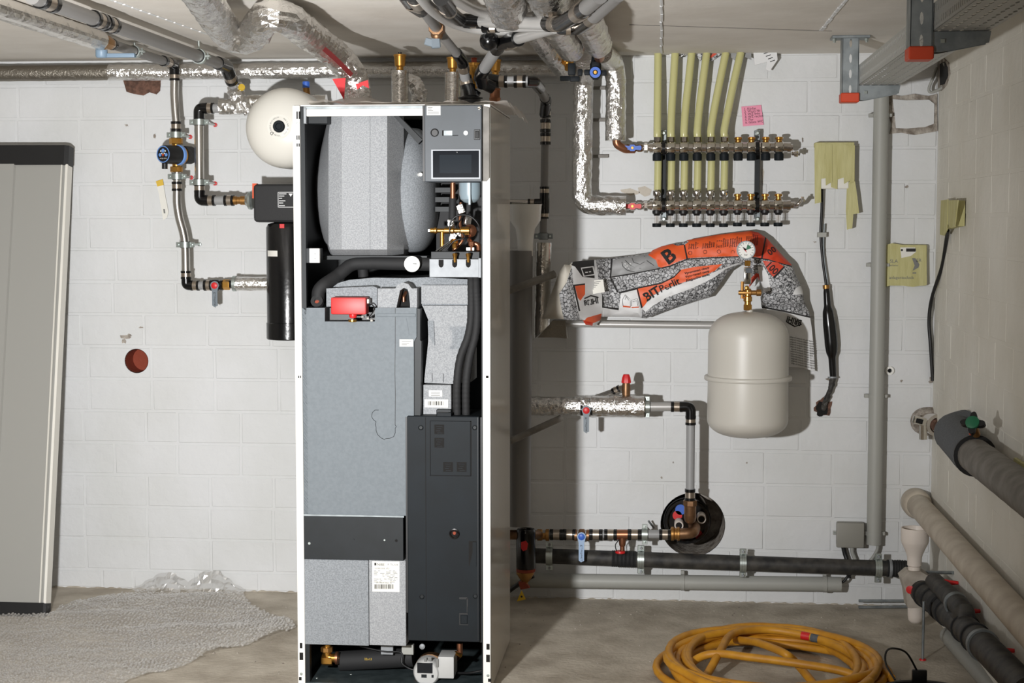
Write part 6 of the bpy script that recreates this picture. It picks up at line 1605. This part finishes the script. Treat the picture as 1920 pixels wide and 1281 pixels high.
# taped flush box with print
tq = thing('taped_wall_box', 'square wall box wrapped in printed yellow tape right of the conduit', 'electrical box', at(1698, 540, -.02))
pbox('box_body', 1657, 459, 1738, 536, -.032, -.003, M['tape'], tq, .004)
pb_ = pprism('tape_sheet', [(1658, 461), (1672, 456), (1690, 459), (1737, 461), (1738, 534), (1712, 538), (1676, 534), (1660, 538), (1655, 530)], -.0335, -.0325, M['tape'], tq)
pprism('tape_fold', [(1664, 460), (1667, 460), (1667, 534), (1664, 534)], -.0352, -.034, M['tape'], tq)
pprism('paper_patch', [(1688, 464), (1716, 464), (1718, 472), (1708, 480), (1690, 484)], -.0345, -.034, M['paper'], tq)
pbox('print', 1699, 466, 1717, 472, -.0352, -.034, M['ink'], tq); lathe('print', at(1691, 469, -.0352), -Y, [(0, .004), (.0005, .004), (.0005, 0)], M['ink'], tq, 12)
text('print', 'SLA', at(1668, 493, -.0345), .019, M['ink_grey'], tq); text('print', 'ER', at(1718, 491, -.0345), .017, M['ink_grey'], tq); text('print', 'inklusive', at(1668, 499, -.0345), .009, M['ink_grey'], tq)
text('print', 'anlagentechnik', at(1667, 523, -.0345), .0155, M['ink_grey'], tq)
pprism('print', [(1710, 484), (1716, 484), (1724, 496), (1722, 502), (1711, 508), (1715, 498)], -.0345, -.034, M['ink_grey'], tq)
pbox('print', 1711, 511, 1718, 513, -.0345, -.034, M['ink_grey'], tq)

# ------------------------------------------------------------------ right wall
def wpoly(name, pix, x0, x1, ma, parent):
    P = [at_x(u, v, x0) for u, v in pix]; n = len(P); V = P + [Vector((x1, p.y, p.z)) for p in P]
    F = [list(range(n)), list(range(n, 2 * n))[::-1]] + [[(i + 1) % n, i, n + i, n + (i + 1) % n] for i in range(n)]
    bm = bmesh.new(); vs_ = [bm.verts.new(v) for v in V]
    for f in F: bm.faces.new([vs_[i] for i in f])
    bmesh.ops.recalc_face_normals(bm, faces=list(bm.faces)); v, f = bm_out(bm)
    return mk(name, v, f, ma, parent, 30)
xs = XR - .004
so = thing('taped_socket', 'small wall socket wrapped in yellow tape on the right wall with two cables', 'socket', at_x(1780, 440, xs))
wpoly('socket_box', [(1766, 378), (1794, 376), (1793, 424), (1768, 430)], xs - .028, xs, M['tape'], so)
wpoly('tape_strip', [(1764, 376), (1777, 374), (1775, 432), (1770, 442), (1762, 440)], xs - .034, xs - .031, M['tape'], so)
wpoly('tape_strip', [(1778, 376), (1796, 375), (1790, 426), (1783, 428), (1777, 420)], xs - .037, xs - .034, M['tape'], so)
tube('wire_end', [at_x(1797, 378, xs - .02), at_x(1800, 395, xs - .01), at_x(1800, 414, xs - .006)], .003, M['black'], so, n=8, sp=4)
meta(tube('cable', [at(1777, 432, -.33), at(1774, 452, -.27), at(1766, 500, -.17), at(1748, 556, -.05), at(1742, 600, -.02), at(1745, 650, -.02), at(1749, 714, -.015)], .0068, M['black'], None, n=12, sp=8), 'black cable hanging from the taped socket into the corner', 'cable')
meta(tube('cable', [at(1783, 434, -.33), at(1783, 480, -.3), at(1782, 540, -.28), at(1778, 620, -.25), at(1775, 670, -.2), at(1768, 708, -.1)], .0026, M['conduit'], None, n=8, sp=8), 'thin grey wire hanging from the taped socket down the corner', 'cable')
blob('paint_chip', 1749, 713, 8, 5, -.004, M['mortar'], wall_back, 40, 12, .5)
# corner stop valve and insulated pipe on the right wall
cv = thing('corner_tap', 'old chrome tap body set in mortar at the wall corner', 'tap', at(1745, 815, -.03))
ellipsoid('mortar_collar', at(1742, 790, .0), .07, .05, .055, 'mortar', cv, 20, 12, .9)
lathe('chrome_rosette', at(1755, 797, -.1), Vector((.25, -1, -.05)), [(-.08, .035), (0, .042), (.012, .042), (.014, .03), (.008, .024), (.008, 0)], M['nickel'], cv, 24)
lathe('rust_bore', at(1755, 797, -.112), Vector((.25, -1, -.05)), [(0, .022), (.006, .018), (.006, 0)], M['rubble'], cv, 18)
box('tap_handle', at(1724, 789, -.12), (.05, .022, .03), M['chrome'], cv, .006, 2, Vector((1, .2, -.25)))
box('handle_window', at(1724, 790, -.133), (.026, .006, .018), M['black_void'], cv, .001, 1, Vector((1, .2, -.25)))
rod('tap_spout', at(1731, 797, -.11), at(1731, 824, -.11), .015, M['chrome'], cv, 14)
XP = .93; pz = at_x(1822, 850, XP); 
sp0 = pz; 
pr2 = thing('wall_pipe', 'grey insulated pipe along the right wall coming from the green knobbed valve', 'insulated pipe', (XP, sp0.y - .5, sp0.z - .06))
tube('pipe_jacket', [sp0 + Y * .05, Vector((XP, -5.2, sp0.z))], .052, M['grey_old'], pr2, n=26, crinkle=.0007, step=.03)
gv = thing('stop_valve', 'dark insulated stop valve with green four-lobed knob on the right wall', 'valve', sp0 - Z * .07)
p0_ = at_x(1790, 812, XP + .02)
tube('valve_insulation', [Vector((XR - .01, p0_.y + .06, p0_.z + .01)), Vector((XP + .015, p0_.y + .02, p0_.z)), sp0 + Y * .02, sp0 - Y * .045], .062, M['eps_dark'], gv, R=.06, n=24, crinkle=.0008, step=.015)
ring('insulation_edge', sp0 - Y * .05, Y, .05, .064, .012, M['black'], gv)
kc = at_x(1825, 797, XP - .02)
ka = Vector((-.3, -.75, .55)).normalized()
rod('spindle', kc - ka * .06, kc, .012, M['brass_dull'], gv)
pk_ = []
for k in range(40):
    a = 2 * PI * k / 40; r2 = .026 + .011 * math.cos(4 * a); pk_.append((r2 * math.cos(a), r2 * math.sin(a)))
_, ea, eb_ = frame_of(ka)
prism('knob', pk_, kc, ea, eb_, .016 if ea.cross(eb_).dot(ka) > 0 else -.016, M['black'], gv, 40)
lathe('knob_cap', kc + ka * .014, ka, [(0, .021), (.006, .02), (.008, .015), (.008, 0)], M['green'], gv, 24)
lathe('red_dot', kc + ka * .01 + Vector((-.006, -.01, -.028)), ka, [(0, .007), (.004, .006), (.004, 0)], M['orange_red'], gv, 12)
zl2 = at(1722, 950, -.1); XQ = .952
lp = thing('waste_pipe', 'thick beige waste pipe running along the right wall near the floor', 'drain pipe', (XQ, -.8, zl2.z - .05))
rod('pipe_run', (XQ, -.02, zl2.z), (XQ, -5.2, zl2.z), .043, M['pipe_beige'], lp, 28)
lathe('socket_collar', (XQ, -.001, zl2.z), -Y, [(0, .055), (.06, .055), (.075, .05), (.08, .044)], M['pipe_beige'], lp, 28)
box('rag_tape', at_x(1912, 880, XR - .012), (.012, .12, .05), M['tape'], pr2, .004, 2)
# funnel siphon
yt2 = -.36
fs2 = thing('funnel_trap', 'white plastic drain funnel on a dusty siphon trap in the right corner', 'drain trap', at(1718, 1170, yt2))
c = at(1714, 1086, yt2); hz = lambda v: at(1714, v, yt2).z - c.z; mm = lambda n_: m(n_, 1714, yt2)
V, F = lathe_vf_open([(0, mm(11.5)), (hz(1062), mm(11.5)), (hz(1060), mm(13.5)), (hz(1046), mm(13.5)), (hz(1040), mm(15)), (hz(1028), mm(20)), (hz(1018), mm(25)), (hz(1014), mm(26)), (hz(990), mm(26)), (hz(990), mm(24)), (hz(1014), mm(23)), (hz(1036), mm(11)), (hz(1050), mm(9))], c, Z, 32)
mk('funnel', V, F, M['pvc'], fs2, 40)
pprism('trap_body', [(1690, 1085), (1704, 1073), (1728, 1073), (1744, 1082), (1745, 1118), (1742, 1140), (1702, 1140), (1698, 1110)], yt2 - .04, yt2 + .05, M['pvc_dirty'], fs2)
lathe('trap_bowl', at(1716, 1170, yt2), Z, [(0, 0), (.004, .016), (.014, .025), (.03, .0275), (.1, .029)], M['pvc'], fs2, 24)
lathe('red_plug', at(1708, 1105, yt2 - .04), Vector((-.4, -1, 0)), [(0, .012), (.012, .015), (.014, 0)], M['red'], fs2, 16)
rod('red_rod', at(1712, 1105, yt2 - .045), at(1752, 1102, yt2 - .045), .0022, M['red'], fs2, 8); lathe('red_plug', at(1750, 1102, yt2 - .045), X, [(0, .006), (.01, .008), (.014, .006), (.014, 0)], M['red'], fs2, 12)
# black discharge pipes
bd = thing('discharge_pipe', 'ribbed black discharge pipe with branch running from the trap towards the viewer', 'drain pipe', at(1790, 1190, -.9))
Q = [at(1726, 1108, -.38), at(1760, 1134, -.62), at(1790, 1160, -.9), at(1850, 1217, -1.5), at(1930, 1300, -2.05)]
qs = spline(Q, 10)
tube('pipe_run', Q, .042, M['black_pipe'], bd, n=26, sp=10)
for i, s in ((3, 1.12), (7, 1.1), (12, 1.16), (16, 1.14), (24, 1.12), (27, 1.12)):
    ring('pipe_rib', qs[i], qs[i + 1] - qs[i], .041, .042 * s, .014 if s < 1.14 else .05, M['black_rubber'], bd, 26)
tube('branch_pipe', [at_x(1752, 1092, .955), at_x(1780, 1118, .95), at_x(1808, 1150, .94), qs[21]], .033, M['black_pipe'], bd, n=22, sp=8)
for u, v, lab in ((1836, 1200, 'a'), (1852, 1222, 'b')): pass
ring('pipe_band', qs[29], qs[30] - qs[29], .042, .048, .03, M['galv_dark'], bd, 26)
ring('pipe_band', at_x(1793, 1133, .945), Vector((0, 1, .1)), .033, .039, .025, M['galv_dark'], bd, 26)
for i, (u, v, lab) in enumerate(((1781, 1093, 'small red wall plug behind the funnel trap'), (1821, 1146, 'small red wall plug above the branch of the black pipe'), (1883, 1220, 'red wall plug nearest the viewer beside the black pipe'))):
    p = at_x(u, v, XR - .03); t = thing('wall_fixing', lab, 'wall plug', p, 'red wall fixings on the right')
    lathe('plug', p, -X, [(-.028, .006), (0, .009), (.012, .012), (.02, .011), (.02, 0)], M['red'], t, 14)
    rod('hook', p, p + Vector((-.03, -.02, -.05)), .004, M['galv_dark'], t, 8)
meta(rod('threaded_rod', at(1610, 1127, -.06), at(1702, 1127, -.06), .0055, M['galv_dark'], None, 12), 'upper of two short steel rods lying at the foot of the wall', 'rod', 'steel rods by the wall')
p = at_z(1610, 1139, .006); q = at_z(1702, 1138, .006)
meta(rod('threaded_rod', p, q, .0058, M['galv_dark'], None, 12), 'lower of two short steel rods lying on floor by the wall', 'rod', 'steel rods by the wall')
sr = thing('support_rod', 'thin vertical threaded rod standing under the white siphon trap', 'rod', at_z(1730, 1238, 0))
q = at_z(1730, 1238, 0); rod('rod_shaft', q, q + Z * .2, .0045, M['galv_dark'], sr, 10); lathe('rod_foot', q, Z, [(0, .012), (.004, .011), (.005, 0)], M['red'], sr, 12)
meta(rod('threaded_rod', at(1736, 1073, -.3), at_x(1787, 1074, XR - .004), .0058, M['galv_dark'], None, 10), 'horizontal threaded rod fixed to the right wall behind the white funnel', 'rod')
meta(rod('plastic_pipe', at_z(1778, 1192, .03), at_z(1872, 1300, .03), .03, M['conduit'], None, 24), 'light grey plastic pipe lying on floor under the black discharge pipe', 'pipe')

# ------------------------------------------------------------------ cable tray under the ceiling
y1_, y2_ = -.55, -2.09
Xa = at(1609, 150, y1_).x; zA = at(1640, 160, y1_).z; TW = .135; TH = .068
ty = thing('cable_tray', 'perforated steel cable tray running under the ceiling along the right wall', 'cable tray', (Xa + TW / 2, -1.6, zA))
yend, ystart = -4.6, y1_ + .06
L_ = ystart - yend; nn = int(L_ / .05)
perf_plate('tray_side', (Xa, ystart, zA), -Y, Z, nn * 2, 2, .025, TH / 2, .0055, .009, 'tray', ty)
perf_plate('tray_side', (Xa + TW, ystart, zA), -Y, Z, nn * 2, 1, .025, TH * .55, .004, .007, 'tray', ty)
perf_plate('tray_floor', (Xa, ystart, zA + .001), -Y, X, nn, 5, .05, TW / 5, .017, .0045, 'tray', ty)
def slot_profile(name, u0, u1, vtop, vbot, y, lab, plate):
    t = thing(name, lab, 'bracket', (at(u0, vbot, y).x, y, at(u0, vbot, y).z), 'tray hangers under the ceiling')
    x0, x1 = at(u0, vbot, y).x, at(u1, vbot, y).x; z0 = at((u0 + u1) / 2, vbot, y).z
    wv = x1 - x0; z1 = CEIL
    n_ = max(1, int((z1 - z0) / .05))
    perf_plate('profile_web', (x0, y - .03, z0), X, Z, 1, n_, wv, (z1 - z0) / n_, wv * .09, (z1 - z0) / n_ * .3, 'galv_dark', t, .003)
    for xx in (x0, x1): box('profile_flange', (xx, y, (z0 + z1) / 2), (.003, .06, z1 - z0), M['galv_dark'], t)
    box('end_cap', ((x0 + x1) / 2, y - .001, z0 - .002), (wv + .008, .07, .032), M['orange_red'], t, .003)
    za_ = zA - .002
    arm = [(0, 0), (.14, 0), (.135, -.028), (.02, -.05), (0, -.05)]
    for yy_ in (y - .022, y + .022):
        V, F = prism_vf([(a_, b2) for a_, b2 in arm], (x1 + .002, yy_, za_), X, Z, .003); mk('arm_plate', V, F, M['galv_dark'], t)
    box('arm_top', (x1 + .07, y, za_ - .0015), (.14, .046, .003), M['galv_dark'], t)
    lathe('arm_bolt', (x1 + .025, y - .026, za_ - .024), -Y, [(0, .007), (.005, .007), (.005, 0)], M['zinc'], t, 4)
    if plate:
        pl = box('ceiling_plate', ((x0 + x1) / 2, y, CEIL - .005), (wv * 2.35, .08, .009), M['galv_dark'], t, .001)
        for k in (-1, 1): lathe('anchor_nut', ((x0 + x1) / 2 + k * wv * 1.0, y - .02, CEIL - .009), -Z, [(0, .008), (.008, .008), (.009, .005), (.014, .005)], M['zinc'], t, 6)
slot_profile('tray_hanger', 1577, 1607, 72, 183, y1_, 'slotted steel tray hanger with orange end cap near the back wall', True)
slot_profile('tray_hanger', 1703, 1744, -20, 100, y2_, 'slotted steel tray hanger with orange end cap nearer the viewer', True)
# opening with cable loops in the upper corner
wpoly('wall_opening', [(1760, 112), (1768, 108), (1778, 118), (1780, 140), (1774, 160), (1764, 170), (1758, 165), (1758, 130)], XR - .004, XR + .004, M['mortar'], wall_right)
wpoly('wall_opening', [(1762, 120), (1770, 116), (1776, 126), (1777, 142), (1770, 158), (1762, 160)], XR - .006, XR + .002, M['black_void'], wall_right)
meta(tube('cable', [at(1756, 128, -.02), at(1750, 145, -.06), at(1742, 165, -.05), at(1745, 173, -.05), at(1760, 168, -.08), at(1776, 156, -.12), at(1779, 140, -.14), at(1770, 118, -.15)], .0055, M['conduit'], None, n=10, sp=8), 'grey cable loop hanging from the hole in the upper right corner', 'cable')

# ------------------------------------------------------------------ leaning cover panel
b0 = at_z(84, 1157, 0.0); t0 = at(128, 273, -.10)
axl = Vector((0, t0.y - b0.y, t0.z - b0.z)); Lp = axl.length; axl.normalize(); nrm_ = Vector((0, -axl.z, axl.y))
if nrm_.y > 0: nrm_ = -nrm_
lpnl = thing('cover_panel', 'tall grey metal cabinet cover with black end caps leaning on the left wall', 'panel', (b0.x - .3, b0.y, 0))
xr = (b0.x + t0.x) / 2
def pan(name, sec, s0, s1, ma):
    """cross-section (x to the left of the right edge, height along normal) swept from s0 to s1 up the panel"""
    V = []; n = len(sec)
    for s in (s0, s1):
        base = Vector((0, b0.y, 0)) + axl * s
        xe = b0.x + (t0.x - b0.x) * s / Lp
        for a, h_ in sec: V.append(base + X * (xe - a) + nrm_ * h_)
    F = [[i, (i + 1) % n, n + (i + 1) % n, n + i] for i in range(n)] + [list(range(n))[::-1], list(range(n, 2 * n))]
    bm = bmesh.new(); vs_ = [bm.verts.new(v) for v in V]
    for f in F: bm.faces.new([vs_[i] for i in f])
    bmesh.ops.recalc_face_normals(bm, faces=list(bm.faces)); v, f = bm_out(bm)
    return mk(name, v, f, M[ma], lpnl, 25)
capb = (at_z(84, 1157, 0) - at_z(84, 1130, 0)).length * .2
pan('cover_sheet', [(-.004, -.035), (.0, 0), (.008, .002), (.010, -.003), (.015, -.003), (.02, .003), (.205, .003), (.21, .012), (.6, .012), (.6, -.035)], .05, Lp - .075, 'panel_grey')
pan('side_return', [(-.0065, -.037), (-.003, .003), (.006, .0045), (.006, -.037)], .05, Lp - .075, 'panel_white')
pan('edge_bead', [(.018, .002), (.020, .0055), (.023, .0055), (.024, .002)], .05, Lp - .075, 'panel_white')
pan('end_cap', [(-.008, -.04), (-.004, 0), (.012, .008), (.6, .016), (.6, -.04)], Lp - .078, Lp, 'black')
pan('end_cap', [(-.006, -.04), (-.003, 0), (.006, .006), (.2, .006), (.21, .014), (.6, .014), (.6, -.04)], 0, .052, 'black')
# ------------------------------------------------------------------ bubble wrap
poly = [(-60, 1172), (0, 1166), (60, 1164), (92, 1162), (106, 1148), (140, 1134), (185, 1124), (225, 1118), (262, 1113.5), (330, 1115), (400, 1116), (455, 1118), (470, 1140), (500, 1155), (545, 1172), (556, 1184), (500, 1204), (440, 1222), (360, 1248), (300, 1266), (240, 1285), (180, 1310), (-60, 1330)]
W = [at_z(u, v, 0) for u, v in poly]; P2 = []
for i in range(len(W)):
    a, b_ = W[i], W[(i + 1) % len(W)]; k = max(1, int((b_ - a).length / .03))
    for s in range(k): P2.append(Vector(a.lerp(b_, s / k)[:2]))
nb = len(P2); ed = [(i, (i + 1) % nb) for i in range(nb)]; pl2 = [tuple(p) for p in P2]
x0_, x1_ = min(p.x for p in P2), max(p.x for p in P2); y0_, y1b = min(p.y for p in P2), max(p.y for p in P2)
gx_ = x0_
while gx_ < x1_:
    gy = y0_
    while gy < y1b:
        if inside((gx_, gy), pl2): P2.append(Vector((gx_ + random.uniform(-.003, .003), gy + random.uniform(-.003, .003))))
        gy += .013
    gx_ += .013
vv_, ee_, ff_, *_r = delaunay_2d_cdt(P2, ed, [], 0, 1e-6)
V = []
for p in vv_:
    z = .006 + .03 * max(0, noise.noise(Vector((p.x * 3, p.y * 5, 2))) + .25) + .012 * abs(noise.noise(Vector((p.x * 9, p.y * 14, 5)))) + .003 * noise.noise(Vector((p.x * 60, p.y * 60, 5)))
    V.append(Vector((p.x, p.y, z)))
F = [list(f) for f in ff_ if inside(tuple((vv_[f[0]] + vv_[f[1]] + vv_[f[2]]) / 3), pl2)]
bw = thing('bubble_wrap', 'sheet of clear bubble wrap spread over the floor in front of the left wall', 'bubble wrap', (sum(p.x for p in W) / len(W), -.5, 0))
mk('floor_sheet', V, F, M['bubble'], bw, 0)
# the air bubbles of the sheet
V2b = []; F2b = []; rnd = random.Random(17); gx_ = x0_; row = 0
from mathutils import kdtree
kd = kdtree.KDTree(len(V))
for i, p in enumerate(V): kd.insert(Vector((p.x, p.y, 0)), i)
kd.balance()
ring6 = [(math.cos(a), math.sin(a)) for a in [k * PI / 3 for k in range(6)]]
while gx_ < x1_:
    gy = y0_ + (row % 2) * .0068
    while gy < y1b:
        wq = Vector((gx_ * 5, gy * 5, 0)); px_, py_ = gx_ + rnd.uniform(-.003, .003) + .03 * noise.noise(wq), gy + rnd.uniform(-.003, .003) + .03 * noise.noise(wq + Vector((9, 9, 9)))
        if inside((px_, py_), pl2):
            z = V[kd.find(Vector((px_, py_, 0)))[1]].z; o = len(V2b); hb = rnd.uniform(.003, .0075); tx, tyy = rnd.uniform(-.003, .003), rnd.uniform(-.003, .003)
            V2b += [(px_ + c_ * .0058, py_ + s_ * .0058, z) for c_, s_ in ring6] + [(px_ + tx * .5 + c_ * .0042, py_ + tyy * .5 + s_ * .0042, z + hb * .75) for c_, s_ in ring6] + [(px_ + tx, py_ + tyy, z + hb)]
            for k in range(6):
                k2 = (k + 1) % 6; F2b += [[o + k, o + k2, o + 6 + k2, o + 6 + k], [o + 6 + k, o + 6 + k2, o + 12]]
        gy += .0136
    gx_ += .0118; row += 1
ob = mk('air_bubbles', V2b, F2b, M['bubble_dome'], bw, 0); ob['kind'] = 'stuff'
V = []; F = []
us_ = [252 + 4 * k for k in range(53)]
def peak(u): return max(2, 31 * math.exp(-((u - 312) / 40.0) ** 2), 35 * math.exp(-abs((u - 396) / 40.0) ** 2.6)) + 4 * noise.noise(Vector((u * .06, 0, 0)))
for u in us_:
    for k in range(6):
        t = k / 5.0; p = at(u, 1112 + (u - 100) * .0135, -.03); h_ = m(peak(u), 300) * t
        V.append(Vector((p.x + .004 * math.sin(u * .3 + k), -.075 + .06 * t + .022 * noise.noise(Vector((u * .07, k * .8, 0))), .012 + h_)))
for i in range(len(us_) - 1):
    for k in range(5): F.append([i * 6 + k, (i + 1) * 6 + k, (i + 1) * 6 + k + 1, i * 6 + k + 1])
mk('raised_edge', V, F, M['bubble_dome'], bw, 0)
# ------------------------------------------------------------------ yellow hose coil
cc0 = at_z(1452, 1262, .014); ra, rb_ = .37, .46
pts = []; rnd = random.Random(9); turns = 11; N = 40
offs = [(rnd.uniform(-.03, .03), rnd.uniform(-.035, .03), rnd.uniform(.68, 1.0), rnd.uniform(.68, 1.0)) for _ in range(turns + 1)]
offs[0] = (0, .04, 1.0, 1.02)
for k in range(turns * N + 1):
    t = k / N; i = int(min(t, turns - 1)); f_ = t - i; a_, b_ = offs[i], offs[min(i + 1, turns)]
    s = f_ * f_ * (3 - 2 * f_)
    dx, dy, sx, sy = [a_[q] * (1 - s) + b_[q] * s for q in range(4)]
    th = 2 * PI * t - .6
    pts.append(Vector((cc0.x + dx + ra * sx * math.cos(th), cc0.y + dy + rb_ * sy * math.sin(th), .0145 + .005 * t + .008 * abs(math.sin(th * 1.5 + i * 1.3)) * min(1, t))))
hs_ = thing('garden_hose', 'coiled yellow hose lying on the concrete floor at lower right', 'hose', (cc0.x, cc0.y, 0))
mk('hose_tube', *sweep_vf(pts, .0132, 12), M['hose'], hs_, 60)
# cross strand and printed marks
tube('hose_tube', [at_z(1300, 1300, .015), at_z(1330, 1258, .04), at_z(1350, 1222, .075), at_z(1372, 1190, .08), at_z(1420, 1181, .075), at_z(1480, 1186, .07), at_z(1560, 1206, .06), at_z(1620, 1235, .05), at_z(1672, 1272, .04)], .0132, M['hose'], hs_, n=12, sp=8)
tube('hose_tube', [at_z(1282, 1258, .03), at_z(1310, 1234, .06), at_z(1345, 1226, .075), at_z(1400, 1232, .078), at_z(1500, 1245, .075), at_z(1590, 1262, .06), at_z(1640, 1292, .03)], .0132, M['hose'], hs_, n=12, sp=8)
tube('hose_tube', [at_z(1380, 1200, .05), at_z(1415, 1204, .075), at_z(1450, 1216, .085), at_z(1475, 1228, .085), at_z(1495, 1246, .05), at_z(1540, 1300, .015)], .0132, M['hose'], hs_, n=12, sp=8)
ring('hose_mark', at_z(1511, 1193, .066), Vector((1, -.45, -.05)), .0128, .0138, .03, M['red'], hs_); ring('hose_mark', at_z(1528, 1197, .064), Vector((1, -.5, -.05)), .0128, .0138, .026, M['eps_dark'], hs_)
# ------------------------------------------------------------------ bucket
bc = at(1738, 1302, -1.98); 
bk_ = thing('bucket', 'black bucket with wire handle at the lower right edge of the frame', 'bucket', (bc.x, bc.y, 0))
V, F = lathe_vf_open([(0, 0.0001), (0, .1), (bc.z - .02, .128), (bc.z - .018, .136), (bc.z - .004, .137), (bc.z, .133), (bc.z - .002, .126), (.01, .097), (.01, .0001)], (bc.x, bc.y, 0), Z, 36)
mk('bucket_body', V, F, M['black'], bk_, 40)
box('handle_lug', (bc.x + .0, bc.y + .128, bc.z + .012), (.04, .012, .035), M['black'], bk_, .004, 2)
tube('wire_handle', [(bc.x - .004, bc.y + .132, bc.z + .022), at(1700, 1225, -1.9), at(1676, 1216, -1.95), at(1662, 1222, -2.0), at(1661, 1245, -2.03), at(1678, 1275, -2.08)], .0028, M['black'], bk_, n=8, sp=8)
